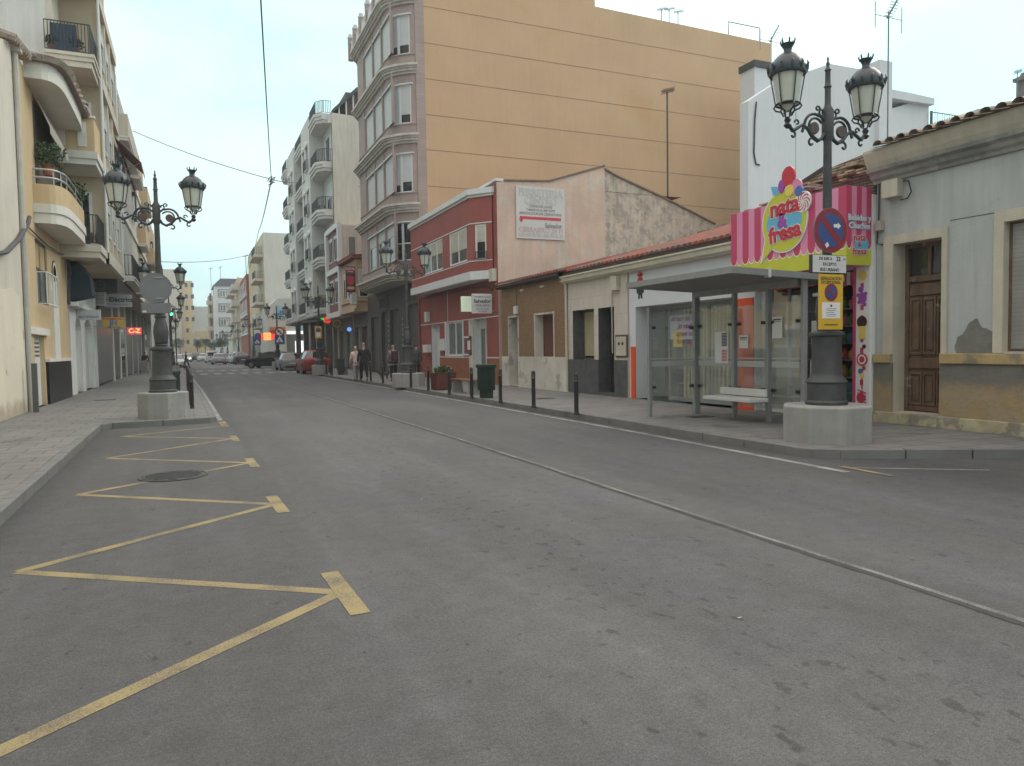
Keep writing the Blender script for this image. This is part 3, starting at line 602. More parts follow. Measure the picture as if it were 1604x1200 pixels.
mb.use(PBLUE); mb.disc(FB, uc+.04, 1.06, .05, .034, .04); mb.use(PRED); mb.disc(FB, uc-.04, 1.12, .04, .034, .041); mb.fbox(FB, uc-.012, uc+.012, .72, .93, .034, .04)
mb.use(MAG)
for i in range(4): mb.prism(FB, [(uc-.1, .46+i*.06), (uc-.1, .485+i*.06), (uc+.1, .545+i*.06), (uc+.1, .52+i*.06)], .041, .044)
mb.build('sweet_pictures', st)
# sign box
XS = 10.88; FS = FX(XS); ys1 = 12.88; ys0 = YB0+.02; z0s, z1s = 3.0, 4.42
S = thing('shop_sign', 'pink and magenta striped box sign with round nata & fresa bubble above the sweet shop', 'shop sign', (XS, 11.3, 3.0))
mb = MB(PINK); mb.box(XS, XB-.002, ys0, ys1, z0s, z1s); mb.build('sign_box', S)
sc = []
def stripes(F, ua, ub, k, S):
    mbs = MB(MAG); mbl = MB(LIME); wd = (ub-ua)/k; zb = z0s+.42
    pts_ = []
    for i in range(k):
        a = ua+i*wd; b = a+wd
        arc = [(a+wd/2-wd/2*math.cos(t*math.pi/6), zb-.12*math.sin(t*math.pi/6)) for t in range(7)]
        pts_ += arc[:-1]
        if i % 2 == 0: mbs.prism(F, [(a, z1s-.004)]+arc+[(b, z1s-.004)], 0, .004)
    pts_.append((ub, zb)); mbw = MB(PWHITE)
    for p, q in zip(pts_, pts_[1:]):
        mbl.prism(F, [(p[0], z0s+.004), (q[0], z0s+.004), (q[0], q[1]-.012), (p[0], p[1]-.012)], 0, .0045); mbw.prism(F, [(p[0], p[1]-.02), (q[0], q[1]-.02), q, p], 0, .0065)
    mbs.build('stripe_print', S); mbl.build('lime_band', S); mbw.build('scallop_edge', S)
stripes(FS, ys0, ys1, 17, S)
FE = FY(ys0); stripes(FE, XS, XB-.002, 5, S)
# bubble logo
uc, vc = (lambda q: (q[0], q[1]))(hX(1230, 346, XS)); ru, rv = .58, .60
mb = MB(PWHITE); mb.disc(FS, uc, vc, 1, .006, .03, 40, ru+.03, rv+.03); mb.prism(FS, [(uc+.2, vc-.42), (uc+.66, vc-.78), (uc+.52, vc-.22)], .005, .0275)
mb.use(LIME); mb.disc(FS, uc, vc, 1, .03, .036, 40, ru, rv); mb.prism(FS, [(uc+.22, vc-.42), (uc+.61, vc-.73), (uc+.5, vc-.24)], .029, .034)
mb.use(SBLUE); mb.disc(FS, uc+.0, vc-.02, 1, .036, .04, 30, .47, .36); mb.disc(FS, uc-.22, vc+.16, .22, .036, .041, 20)
bub = mb.build('speech_bubble', S)
for wd_, du, dv, sz, rt in (('nata', -.02, .27, .46, .05), ('&', .04, -.0, .38, 0.), ('fresa', -.03, -.24, .44, .08)):
    text(FS, wd_, uc+du, vc+dv, sz, .041, PWHITE, bub, 'letter_outline', bold=.07, rot=rt, ext=.003)
    text(FS, wd_, uc+du, vc+dv, sz, .048, PRED if wd_ != '&' else PURP, bub, 'lettering', bold=.035, rot=rt, ext=.003)
mb = MB(PRED); mb.disc(FS, uc-.12, vc+.84, .17, .01, .05, 24, 1, 1.15); mb.use(PURP); mb.disc(FS, uc+.06, vc+.68, .1, .01, .055, 14, .8, 1.3)
mb.use(SBLUE); mb.prism(FS, [(uc+.3, vc+.56), (uc+.36, vc+.74), (uc+.18, vc+.7), (uc+.14, vc+.52)], .01, .04)
mb.use(PINK); mb.disc(FS, uc-.32, vc+.6, .15, .01, .045); mb.use(PYEL); mb.disc(FS, uc-.16, vc+.56, .11, .01, .056); mb.use(PBLUE); mb.disc(FS, uc-.4, vc+.5, .1, .01, .052); mb.build('balloon_print', bub)
mb = MB(PWHITE); mb.disc(FS, uc-.5, vc+.28, .2, .01, .05); lol = mb.build('lollipop', bub); mb = MB(PRED)
for i in range(9):
    t_ = i*2*math.pi/9; sp = [(uc-.5+r*math.cos(t_+r*9+e), vc+.28+r*math.sin(t_+r*9+e)) for r, e in ((.03, 0), (.09, 0), (.14, 0), (.18, 0), (.18, .3), (.14, .25), (.09, .2))]
    mb.prism(FS, sp, .05, .053)
mb.build('swirl', lol)
xe = (XS+XB)/2
for (m_, bo, nn) in ((SBLUE, .07, .008), (PWHITE, .02, .014)):
    text(FE, 'Bebidas y\nChuches', xe+.0, 3.78, .15, nn, m_, S, 'lettering', bold=bo, ext=.002)
MB(SBLUE).disc(FE, xe+.06, 3.38, .17, .006, .012).build('logo_disc', S)
for wd_, dv, sz in (('nata', .12, .18), ('&', 0, .13), ('fresa', -.13, .18)):
    text(FE, wd_, xe+.0, 3.38+dv, sz, .013, PWHITE, S, 'lettering', bold=.07, rot=.05, ext=.001); text(FE, wd_, xe+.0, 3.38+dv, sz, .016, PRED, S, 'lettering', bold=.02, rot=.05, ext=.001)
pipe([(XS+.05, 10.4, z1s), (XS+.1, 10.42, z1s+.09), (XS-.2, 10.6, z1s+.12)], .012, 'bracket', S, ALU)
# sweets inside: shelving and bags
SHELF = mat('shelf_metal', (.3, .3, .3), .5)
def shelving(x, y0, y1, label, lev=(.9, 1.25, 1.6, 1.95, 2.3)):
    t_ = thing('display_shelf', label, 'shelf', (x, (y0+y1)/2, .2))
    mb = MB(SHELF)
    for y in (y0, y1): mb.box(x+.3, x+.34, y-.02, y+.02, .2, 2.6); mb.build('upright', t_); mb = MB(SHELF)
    for z in lev: MB(SHELF).box(x, x+.34, y0, y1, z-.02, z).build('shelf', t_)
    return t_
shelving(XB+.75, 10.12, 11.5, 'metal display shelf of sweets inside the sweet shop doorway')
shelving(XB+.9, 11.7, 12.5, 'metal display shelf behind the sweet shop window beside the doorway')
bagm = [mat('bag_'+n, c, .35, .15, 6, .3, 20) for n, c in (('amber', (.45, .22, .05)), ('red', (.4, .04, .03)), ('green', (.08, .2, .06)), ('blue', (.05, .14, .3)), ('clear', (.3, .28, .24)), ('brown', (.12, .05, .02)), ('pink', (.5, .15, .25)))]
bagn = ['amber', 'red', 'green', 'blue', 'clear', 'brown', 'pink']
def bagmesh(m):
    mb = MB(m); mb.lathe([(.02, 0), (.07, .02), (.085, .1), (.075, .17), (.03, .2), (.04, .24)], 0, 0, 8); return mb
protos = {}
def bag(i, x, y, z, where):
    if i not in protos:
        protos[i] = tag(bagmesh(bagm[i]).build('sweet_bag', None, smooth=True), '', 'bag'); o = protos[i]
    else: o = protos[i].copy(); COL.objects.link(o)
    o.location = (x, y, z); o.rotation_euler = (0, 0, random.random()*6); o['group'] = f'{bagn[i]} bags of sweets {where}'
    o['label'] = f'small {bagn[i]} bag of sweets {where}'
for z, wd_ in zip((.9, 1.25, 1.6, 1.95, 2.3), ('lowest', 'second lowest', 'middle', 'second highest', 'top')):
    for k in range(7): bag(random.choice((0, 0, 1, 4, 5, 2)) if z < 1.5 else random.choice((2, 4, 5, 3, 6)), XB+.86+random.uniform(-.02, .04), 10.22+k*.19, z, f'on the {wd_} shelf in the sweet shop doorway')
mb = MB(mat('teal_crate', (.04, .12, .16), .5)); mb.box(XB+.5, XB+.9, 10.3, 10.9, .2, .62); mb.box(XB+.5, XB+.9, 10.35, 10.85, .64, .8)
mb.use(mat('teal_crate_trim', (.1, .2, .24), .5)); mb.box(XB+.47, XB+.93, 10.27, 10.93, .58, .62); single(mb, 'crate', 'dark teal crates standing on the floor inside the sweet shop doorway', 'crate')
# ------------------------------------------------------------------ C: white shop with orange pillars
XC = 11.35; FC = FX(XC); YC0, YC1 = 12.66, 17.72
SHOPW = mat('white_shop_panel', (.62, .63, .65), .5, .03, 2, 0); ORG = mat('orange_panel', (.70, .085, .02), .4, .04, 2, 0)
C_ = thing('white_shop', 'white fronted shop with glazed opening between orange pillars behind the bus shelter', 'shop', (XC, 15.3, PH))
hC = (hX(1152, 600, XC)[0], hX(996, 560, XC)[0], PH, hX(996, 481, XC)[1])
mb = MB(SHOPW); mb.wall(FC, YC0, YC1, PH, 3.72, [hC], .55); shell(mb, FC, YC0, YC1, PH, 3.72, 8, 'nbt'); mb.build('wall', C_)
mb = MB(ORG); mb.fbox(FC, hC[1]+.0, YC1-.12, PH, 1.58, 0, .03); mb.build('orange_pillar', C_)
mb = MB(ORG); mb.fbox(FC, YC0+.04, hC[0]-.003, PH, 2.62, 0, .035); mb.build('orange_pillar', C_)
mb = MB(ALU); u0, u1, v0, v1 = hC
for u in (u0, u0+1.5, u1-.95, u1-.06): mb.fbox(FC, u, u+.06, v0, v1, -.52, -.46)
mb.fbox(FC, u0, u1, v1-.1, v1, -.53, -.47); mb.fbox(FC, u0, u1-.95, v0, v0+.1, -.53, -.47)
sf = mb.build('shopfront', C_)
mb = MB(SHOPGL); mb.face([FC(u0+.03, v0+.1, -.49), FC(u1-.03, v0+.1, -.49), FC(u1-.03, v1-.1, -.49), FC(u0+.03, v1-.1, -.49)]); mb.build('pane', sf)
LITI = mat('pale_shop_interior', (.42, .42, .38), .8, .08, 2, 0)
mb = MB(LITI); xi = XC+.55; xb = XC+3.4
mb.face([(xi, u0-.3, v1), (xb, u0-.3, v1), (xb, u1+.3, v1), (xi, u1+.3, v1)]); mb.face([(xi, u0-.3, PH), (xb, u0-.3, PH), (xb, u1+.3, PH), (xi, u1+.3, PH)])
mb.face([(xb, u0-.3, PH), (xb, u1+.3, PH), (xb, u1+.3, v1), (xb, u0-.3, v1)])
for y in (u0-.3, u1+.3): mb.face([(xi, y, PH), (xb, y, PH), (xb, y, v1), (xi, y, v1)])
mb.build('interior', C_)
mb = MB(mat('pale_wood_slats', (.74, .64, .42), .6))
for i in range(18): mb.box(xi+.12, xi+.16, u0+.1+i*.155, u0+.18+i*.155, PH, v1-.12)
mb.use(mat('slat_backing', (.22, .20, .16))); mb.box(xi+.3, xi+.34, u0+.05, u0+2.8, PH, v1-.12)
mb.build('slatted_screen', C_)
mb = MB(mat('pale_translucent_poster', (.5, .5, .6), .6)); mb.fbox(FC, u1-2.0, u1-.95, 1.75, 2.4, -.48, -.475)
mb.use(PYEL); mb.fbox(FC, u1-1.5, u1-1.1, 1.55, 1.98, -.474, -.47); pst = mb.build('window_poster', C_)
MAGT = mat('magenta_letters', (.35, .04, .14), .5)
for i, t_ in enumerate(('Qui no guarda', 'quan té,', 'no menja', 'quan vol')): text(FC, t_, u1-1.6, 2.3-.2*i, .2, -.468, MAGT, pst, mirror=True, bold=.02, ext=.001)
for i in range(0): pass
# logo on fascia
ul, vl = hX(1003, 436, XC)
mb = MB(PRED)
for a in (-50, -25, 0, 25, 50):
    t_ = math.radians(a+90); mb.prism(FC, [(ul+.05*math.cos(t_), vl+.05*math.sin(t_)), (ul+.15*math.cos(t_-.14), vl+.15*math.sin(t_-.14)), (ul+.2*math.cos(t_), vl+.2*math.sin(t_)), (ul+.15*math.cos(t_+.14), vl+.15*math.sin(t_+.14))], .0, .015)
mb.prism(FC, [(ul-.15, vl-.08), (ul+.15, vl-.08), (ul+.08, vl+.03), (ul-.08, vl+.03)], 0, .016)
mb.use(BLACKI); vl2 = hX(1003, 458, XC)[1]
for s_ in (-1, 1): mb.prism(FC, [(ul+s_*.02, vl2+.12), (ul+s_*.17, vl2+.1), (ul+s_*.17, vl2+.0), (ul+s_*.08, vl2-.05), (ul+s_*.1, vl2-.17), (ul+s_*.04, vl2-.17), (ul+s_*.0, vl2-.02)], 0, .015)
mb.build('logo', C_)
text(FC, 'EL MOS', ul-1.1, vl2+.02, .14, 0, BLACKI, C_, bold=.02)
# small furniture seen through the glass
def chair(x, y, rz, label):
    t_ = thing('chair', label, 'chair', (x, y, PH), rz=rz); cm = mat('pale_yellow_chair', (.5, .4, .15), .5); R0 = ROOT[t_.name]; ROOT[t_.name] = (0, 0, 0)
    MB(cm).box(-.2, .2, -.2, .2, .42, .45).build('seat', t_, bevel=.01)
    mb = MB(cm); mb.tube([(-.2, -.2, .45), (-.21, -.24, .7), (-.15, -.25, .8), (.15, -.25, .8), (.21, -.24, .7), (.2, -.2, .45)], .018); mb.tube([(-.2, -.23, .62), (.2, -.23, .62)], .014); mb.build('backrest', t_)
    for sx in (-1, 1):
        for sy in (-1, 1): MB(cm).tube([(sx*.17, sy*.17, .43), (sx*.2, sy*.2, 0)], .013).build('leg', t_)
    return t_
chair(xi+.45, u0+3.1, .5, 'pale yellow chair inside the white shop left of the slatted screen'); chair(xi+.5, u0+.9, -.6, 'pale yellow chair inside the white shop near its right orange pillar')
t_ = thing('table', 'small white table behind the glass of the white shop', 'table', (xi+.55, u0+1.7, PH))
MB(WHITE).box(xi+.3, xi+.85, u0+1.4, u0+2.1, .83, .87).build('tabletop', t_)
for a in ((.34, 1.45), (.8, 1.45), (.34, 2.05), (.8, 2.05)): MB(WHITE).box(xi+a[0], xi+a[0]+.04, u0+a[1]-.02, u0+a[1]+.02, PH, .83).build('leg', t_)
mb = MB(mat('dark_counter', (.09, .09, .1), .6)); mb.box(xi+.5, xi+.85, u0+.95, u0+1.45, PH, 1.5); mb.box(xi+.48, xi+.87, u0+.93, u0+1.47, 1.5, 1.53); single(mb, 'counter', 'dark grey counter inside the white shop', 'counter', bevel=.006)
# ------------------------------------------------------------------ D: beige tiled house
XD = 11.3; FDn = FX(XD); YD0, YD1 = 17.74, 21.3
BEIGE = tile_mat('beige_wall_tiles', (.56, .49, .43), (.43, .37, .33), .3, .6, 'X', .006, .7, .08, contrast=.04, stain=(.46, .40, .34))
GREYG = mat('dark_grey_granite', (.085, .088, .088), .45, .25, 4, .1, 60, fine=.25)
D_ = thing('beige_tiled_house', 'beige tiled single storey house with dark granite base and deep dark doorway', 'house', (XD, 19.5, PH))
hw = rcX(XD, 897, 487, 931, 564); hd = rcX(XD, 937, 483, 963, 614); hd = (hd[0], hd[1], PH+.04, hd[3])
mb = MB(BEIGE); mb.wall(FDn, YD0, YD1, PH, 3.72, [hw, hd], .45, rev=GREYG); shell(mb, FDn, YD0, YD1, PH, 3.72, 8, 'nbt'); mb.build('wall', D_)
mb = MB(GREYG); mb.fbox(FDn, YD0+.002, hd[0]-.002, PH, 1.2, 0, .02); mb.fbox(FDn, hd[1]+.002, YD1-.002, PH, 1.2, 0, .02); mb.fbox(FDn, hd[0], hd[1], PH, PH+.08, -.45, .03); mb.build('granite_base', D_)
window(FDn, hw, D_, n=-.4, shut=.96, mull=0, frame=GREYG, shutm=mat('cream_blind', (.42, .36, .22), .7))
DKW = mat('dark_door', (.02, .02, .021), .5, .2, 4)
mb = MB(DKW); a, b, c, d = hd; mb.fbox(FDn, a, b, c, d, -.5, -.42)
for p in ((a+.06, (a+b)/2-.03), ((a+b)/2+.03, b-.06)):
    for q in ((c+.15, c+.9), (c+1.0, c+2.2)):
        mb.fbox(FDn, p[0]+.04, p[1]-.04, q[0], q[1], -.42, -.4)
mb.fbox(FDn, a, b, d-.55, d-.5, -.42, -.38); dd = mb.build('door', D_, bevel=.005)
mb = MB(ALU); 
for i in range(5): mb.fbox(FDn, a+.1+i*.14, a+.12+i*.14, d-.48, d-.05, -.42, -.4)
mb.build('transom_grille', dd); MB(PWHITE).fbox(FDn, b-.3, b-.14, 1.62, 1.7, -.42, -.405).build('name_plate', dd)
mb = MB(mat('brown_frame', (.09, .06, .05))); mr_ = rcX(XD, 965, 525, 984, 560); mb.fbox(FDn, *mr_, 0, .03); mbx = mb.build('meter_cabinet', D_)
mb = MB(mat('cream_panel', (.5, .46, .38), .6)); a, b, c, d = mr_; mb.fbox(FDn, a+.05, b-.05, c+.05, d-.05, .03, .045); mb.use(BLACKI); mb.disc(FDn, a+.22, d-.25, .05, .045, .05, 12); mb.disc(FDn, b-.22, d-.25, .05, .045, .05, 12); mb.build('meter_door', mbx)
mb = MB(mat('cream_panel', (.5, .46, .38))); mb.fbox(FDn, 18.1, 18.45, 3.2, 3.62, 0, .14); mb.build('connection_box', D_, bevel=.01); pipe([FDn(18.42, 3.22, .05), FDn(18.5, 3.1, .04), FDn(18.5, 1.4, .03)], .018, 'conduit', D_, CREAMP)
CRG = mat('cream_gutter', (.55, .50, .40), .6, .1, 2, .05)
mb = MB(CRG); mb.prism(Fr(0, 0, (1, 0), (0, 1)), [(XD+.1, 3.66), (XD-.1, 3.65), (XD-.13, 3.68), (XD-.2, 3.71), (XD-.22, 3.81), (XD-.26, 3.84), (XD-.26, 3.88), (XD+.1, 3.88)], YC0+.02, YD1+.15); mb.build('gutter', D_)
pipe([(XD-.16, YD1+.02, 3.75), (XD-.06, YD1+.02, 3.6), (XD-.05, YD1+.02, PH)], .045, 'downpipe', D_, CRG)
# ------------------------------------------------------------------ E: brown tiled house
XE = 11.25; FEn = FX(XE); YE0, YE1 = 21.36, 26.75
BROWN = tile_mat('brown_wall_tiles', (.25, .145, .075), (.16, .10, .06), .16, .08, 'X', .006, .55, .1, contrast=.1)
MARB = mat('cream_marble', (.58, .545, .49), .35, .16, 1.3, 0, stain=(.38, .34, .29), stain_at=.6, stain_scale=1.6)
E_ = thing('brown_tiled_house', 'brown tiled single storey house with cream marble base', 'house', (XE, 24, PH))
hw = rcX(XE, 838, 494, 868, 567); hd = rcX(XE, 797, 498, 813, 604); hd = (hd[0], hd[1], PH+.03, hd[3]); hw = (hw[0], hw[1], 1.27, hw[3])
mb = MB(BROWN); mb.wall(FEn, YE0, YE1, PH, 3.92, [hw, hd], .4, rev=MARB); shell(mb, FEn, YE0, YE1, PH, 3.92, 8, 'nbt'); mb.build('wall', E_)
mb = MB(MARB); mb.fbox(FEn, YE0+.002, hd[0]-.002, PH, 1.27, 0, .025); mb.fbox(FEn, hd[1]+.002, YE1-.002, PH, 1.27, 0, .025)
for h in (hw, hd): mb.fbox(FEn, h[0]-.06, h[0], 1.27, h[3]+.06, 0, .02); mb.fbox(FEn, h[1], h[1]+.06, 1.27, h[3]+.06, 0, .02); mb.fbox(FEn, h[0], h[1], h[3], h[3]+.06, 0, .02)
mb.build('marble_base', E_)
RBW = mat('red_brown_wood', (.12, .045, .03), .6, .15, 4)
window(FEn, hw, E_, n=-.33, shut=1, mull=0, frame=RBW, shutm=RBW); mb = MB(RBW); mb.fbox(FEn, *hd, -.45, -.38); mb.fbox(FEn, hd[0]+.1, hd[1]-.1, .4, 1.4, -.38, -.36); mb.fbox(FEn, hd[0]+.1, hd[1]-.1, 1.5, 2.5, -.38, -.36); mb.build('door', E_)
mb = MB(WHITE); mb.fbox(FEn, 25.1, 25.3, 2.85, 3.15, 0, .15); mb.build('alarm_box', E_, bevel=.03); pipe([FEn(25.25, 3.85, .03), FEn(25.25, 3.15, .03)], .01, 'cable', E_, BLACKI)
mb = MB(WHITE)
for y in (24.6, 22.9): mb.fbox(FEn, y, y+.25, 3.68, 3.74, 0, .06)
mb.build('vent_cowl', E_)
EAVE = mat('dark_eave', (.045, .028, .022), .7, .2, 3, .2); RTILE = mat('red_roof_tile', (.22, .06, .038), .8, .3, 3, .3, 30, stain=(.12, .085, .065), stain_at=.55, stain_scale=.9)
mb = MB(EAVE); mb.prism(Fr(0, 0, (1, 0), (0, 1)), [(XE+.2, 3.88), (XE-.2, 3.88), (XE-.28, 3.94), (XE-.28, 4.03), (XE+.2, 4.08)], YE0-.0, YE1); mb.build('eave', E_)
# shared low roof over the beige, brown and white fronts
def lowroof(parent, ya, yb, xe, ze, zra, zrb, name='roof'):
    mb = MB(RTILE); xr = 16.3
    mb.face([(xe, ya, ze), (xe, yb, ze), (xr, yb, zrb), (xr, ya, zra)]); mb.face([(xr, ya, zra), (xr, yb, zrb), (21, yb, 4.2), (21, ya, 4.2)])
    mb.face([(xe, ya, ze), (xe, ya, ze-.3), (21, ya, 3.6), (21, ya, 4.2), (xr, ya, zra)])
    y = ya
    while y < yb:
        t_ = (y-ya)/(yb-ya); zr = zra+(zrb-zra)*t_; vs = []
        for (x, z) in ((xe-.05, ze), (xr, zr)):
            for j in range(5): vs.append((x, y+.09*math.cos(math.pi*j/4), z+.01+.075*math.sin(math.pi*j/4)))
        mb.add(vs, [(j, j+1, 6+j, 5+j) for j in range(4)]+[(0, 1, 2, 3, 4)]); y += .23
    return mb.build(name, parent)
lowroof(E_, YE0, YE1+.0, XE-.26, 4.05, 5.35, 5.16); lowroof(D_, YD0, YD1+.04, XD-.05, 4.02, 5.52, 5.36); lowroof(C_, YC0+.02, YC1, XC-.1, 4.02, 5.72, 5.53)
mb = MB(EAVE); mb.prism(Fr(0, 0, (1, 0), (0, 1)), [(XD+.05, 3.88), (XD-.14, 3.88), (XD-.16, 3.99), (XD+.05, 4.02)], YC0, YD1+.1); mb.build('cable_bundle', D_)
mb = MB(mat('mortar_lumps', (.26, .22, .19), .95, .3, 6, .6, 20))
for i in range(26):
    y = 13.4+random.random()*13; mb.box(16.2+random.random()*.2, 16.5, y, y+.2+random.random()*.5, 5.72-(y-12.9)*.0405-.02, 5.80-(y-12.9)*.0405+random.random()*.06)
mb.build('ridge_mortar', C_)
# ------------------------------------------------------------------ F: red two storey house and its bare side wall
XF = 11.2; FF = FX(XF); YF0, YF1 = 26.95, 37.96
REDP = mat('dark_red_plaster', (.29, .075, .062), .75, .08, 1.2, .12, 40, streak=.06); REDT = mat('rust_base_panels', (.27, .095, .045), .6, .1, 3, .05)
F_ = thing('red_house', 'two storey dark red house with white trimmed projecting bay and peeling pink side wall', 'house', (XF, 31.5, PH))
hd1 = rcX(XF, 676, 510, 690, 592); hwn = rcX(XF, 700, 505, 726, 558); hbx = rcX(XF, 728, 527, 741, 557); hd2 = rcX(XF, 742, 501, 764, 600)
hd1 = (hd1[0], hd1[1], PH, hd1[3]); hd2 = (hd2[0], hd2[1], PH, hd2[3])
mb = MB(REDP); mb.wall(FF, YF0, YF1, PH, 4.35, [hd1, hwn, hd2], .35, rev=WHITE); mb.wall(FF, YF0, YF1, 4.35, 8.1, [], 0); mb.face([(XF, YF1, PH), (XF, YF1, 8.1), (20, YF1, 8.1), (20, YF1, PH)]); mb.face([(XF, YF0, 8.1), (XF, YF1, 8.1), (20, YF1, 8.1), (20, YF0, 8.1)]); mb.build('wall', F_)
mb = MB(REDT); zb = hX(700, 560, XF)[1]
for a, b in ((YF0, hd2[0]), (hd2[1], hd1[0])): mb.fbox(FF, a+.01, b-.01, PH, zb, 0, .025)
mb.build('base_panels', F_)
mb = MB(WHITE)
for a, b in ((YF0, hd2[0]), (hd2[1], hd1[0])): mb.fbox(FF, a, b, zb, zb+.05, 0, .03)
zl = hX(770, 497, XF)[1]; mb.fbox(FF, YF0, YF1, zl, zl+.04, 0, .012); mb.fbox(FF, 33.2, 33.24, zl, 4.3, 0, .012); mb.build('white_trim', F_)
window(FF, hwn, F_, n=-.05, shut=0, mull=1, fw=.09, glass=MGLASS); mb = MB(WHITE); mb.fbox(FF, hwn[1], hwn[1]+.22, hwn[2], hwn[3], 0, .05); mb.fbox(FF, hwn[0]-.12, hwn[0], hwn[2], hwn[3], 0, .05); mb.build('window_surround', F_)
mb = MB(WHITE); mb.fbox(FF, *hd1, -.3, -.22); mb.fbox(FF, hd1[0]+.15, hd1[1]-.15, .4, 1.9, -.22, -.19); mb.build('door', F_)
dd = MB(WHITE); a, b, c, d = hd2; dd.fbox(FF, a, a+.1, c, d, -.33, -.25); dd.fbox(FF, b-.1, b, c, d, -.33, -.25); dd.fbox(FF, (a+b)/2-.05, (a+b)/2+.05, c, d-.35, -.33, -.25); dd.fbox(FF, a+.1, b-.1, d-.4, d, -.33, -.25); dd.fbox(FF, a+.1, b-.1, c, c+.12, -.33, -.25); dd = dd.build('door', F_)
MB(MGLASS).face([FF(a, c, -.3), FF(b, c, -.3), FF(b, d, -.3), FF(a, d, -.3)]); m_ = MB(MGLASS); m_.face([FF(a, c, -.3), FF(b, c, -.3), FF(b, d, -.3), FF(a, d, -.3)]); m_.build('door_glass', dd)
mb = MB(MARB); mb.fbox(FF, hd2[1], hd2[1]+.5, PH, hd2[3], .0, .06); mb.build('marble_jamb', F_)
mb = MB(WHITE); a, b, c, d = hbx; mb.fbox(FF, a, b, c, d, 0, .06); nb = mb.build('notice_board', F_); m_ = MB(mat('notice_backing', (.2, .06, .08))); m_.fbox(FF, a+.08, b-.08, c+.08, d-.08, .06, .065); m_.use(PWHITE); m_.fbox(FF, a+.15, a+.5, d-.6, d-.2, .065, .07); m_.build('notices', nb)
mb = MB(WHITE); r_ = rcX(XF, 692, 531, 699, 549); mb.fbox(FF, *r_, 0, .12); mb.build('intercom_box', F_)
mb = MB(WHITE); r_ = rcX(XF, 671, 540, 676, 552); mb.fbox(FF, r_[0], r_[1]+.2, r_[2], r_[3], 0, .25); mb.build('letter_box', F_)
mb = MB(WHITE); mb.fbox(FF, 36.1, 36.4, 3.0, 3.5, 0, .2); mb.build('outlet_cover', F_)
# bay
XBY = 10.5; FBY = FX(XBY); yk = 28.15
zb0 = hX(700, 463, XBY)[1]; zs = hX(741, 448, XBY)[1]; zt0 = hX(741, 303, XBY)[1]; zt = zt0
bayp = [(XF+.0, 36.85), (XBY, 36.85), (XBY, yk), (11.15, 27.35), (XF, 27.35)]
w1 = rcX(XBY, 663, 382, 695, 425); w2 = rcX(XBY, 704, 362, 732, 414)
z_w0, z_w1 = hX(704, 418, XBY)[1], hX(732, 355, XBY)[1]
mb = MB(REDP); wins = [(w1[0]+.1, w1[1]-.2, z_w0, z_w1), (w2[0], w2[1], z_w0, z_w1)]
mb.wall(FBY, yk, 36.85, 4.72, zt, wins, .12, rev=WHITE)
FCH = FD((11.15, 27.35), (XBY, yk)); lc = math.hypot(.65, .8)
wc = (.28, .78, z_w0, z_w1); FCH.N = -FCH.N if FCH.N.dot(Vector((-1, -1, 0))) < 0 else FCH.N; FCH.R = Vector((0, 0, 1)).cross(FCH.N)
mb.wall(FCH, 0, lc, 4.72, zt, [wc], .12, rev=WHITE); mb.face([(XF, 36.85, 4.72), (XBY, 36.85, 4.72), (XBY, 36.85, zt), (XF, 36.85, zt)]); mb.build('bay', F_)
mb = MB(WHITE); ex = [(XF, 36.9), (XBY-.05, 36.9), (XBY-.05, yk-.02), (11.12, 27.28), (XF, 27.28)]; mb.slab(ex, 4.38, 4.72); mb.build('bay_soffit_band', F_)
ex2 = [(XF, 36.95), (XBY-.12, 36.95), (XBY-.12, yk-.06), (11.1, 27.2), (XF, 27.2)]; mb = MB(WHITE); mb.slab(ex2, zt, zt+.22); mb.slab([(XF, 36.9), (XBY-.04, 36.9), (XBY-.04, yk-.0), (11.14, 27.27), (XF, 27.27)], zt-.1, zt); mb.build('cornice', F_)
mb = MB(WHITE)
for z in (z_w0-.06, z_w1+.06): mb.fbox(FBY, yk, 36.85, z-.02, z+.02, 0, .012); mb.fbox(FCH, 0, lc, z-.02, z+.02, 0, .012)
mb.build('bay_trim', F_)
window(FBY, wins[0], F_, n=-.03, shut=.45, mull=2, fw=.07, shutm=mat('cream_shutter', (.50, .47, .40), .6)); window(FBY, wins[1], F_, n=-.03, shut=.62, mull=1, fw=.07, shutm=MATS['cream_shutter']); window(FCH, wc, F_, n=-.03, shut=.5, mull=0, fw=.06, shutm=MATS['cream_shutter'])
slats(MATS['cream_shutter'])
rail_bars(MB(BLACKI), [tuple(FCH(.24, 0, .08))[:2], tuple(FCH(.8, 0, .08))[:2]], z_w0-.05, .35, .08).build('plant_guard', F_)
# bare side wall, pink then grey rubble
PINKP = mat('peeling_pink_plaster', (.58, .425, .345), .9, .1, 1.0, .5, 10, streak=.1, stain=(.56, .48, .40), stain_at=.56, stain_scale=1.5)
RUBW = mat('bare_grey_rubble_wall', (.50, .425, .345), .95, .14, 3, .9, 9, streak=.2, fine=.1, stain=(.37, .325, .275), stain_at=.53, stain_scale=3.4)
Yp = YF0; FP = FY(Yp); tp = [hY(*p, Yp) for p in ((790, 284), (860, 285), (947, 261))]; tq = [hY(*p, Yp) for p in ((947, 266), (968, 278), (1040, 311), (1120, 352))]
mb = MB(PINKP); mb.prism(FP, [(XF+.003, PH)]+[(XF+.003, tp[0][1]-.05)]+tp[:1]+tp[1:]+[(tp[2][0], PH)], -.3, 0); mb.build('pink_side_wall', F_)
mb = MB(RUBW); mb.prism(FP, [(tp[2][0]+.002, PH)]+tq+[(tq[-1][0], PH)], -.3, -.02); mb.build('rubble_side_wall', F_)
mb = MB(mat('wall_coping', (.17, .13, .11), .9, .2, 4, .4))
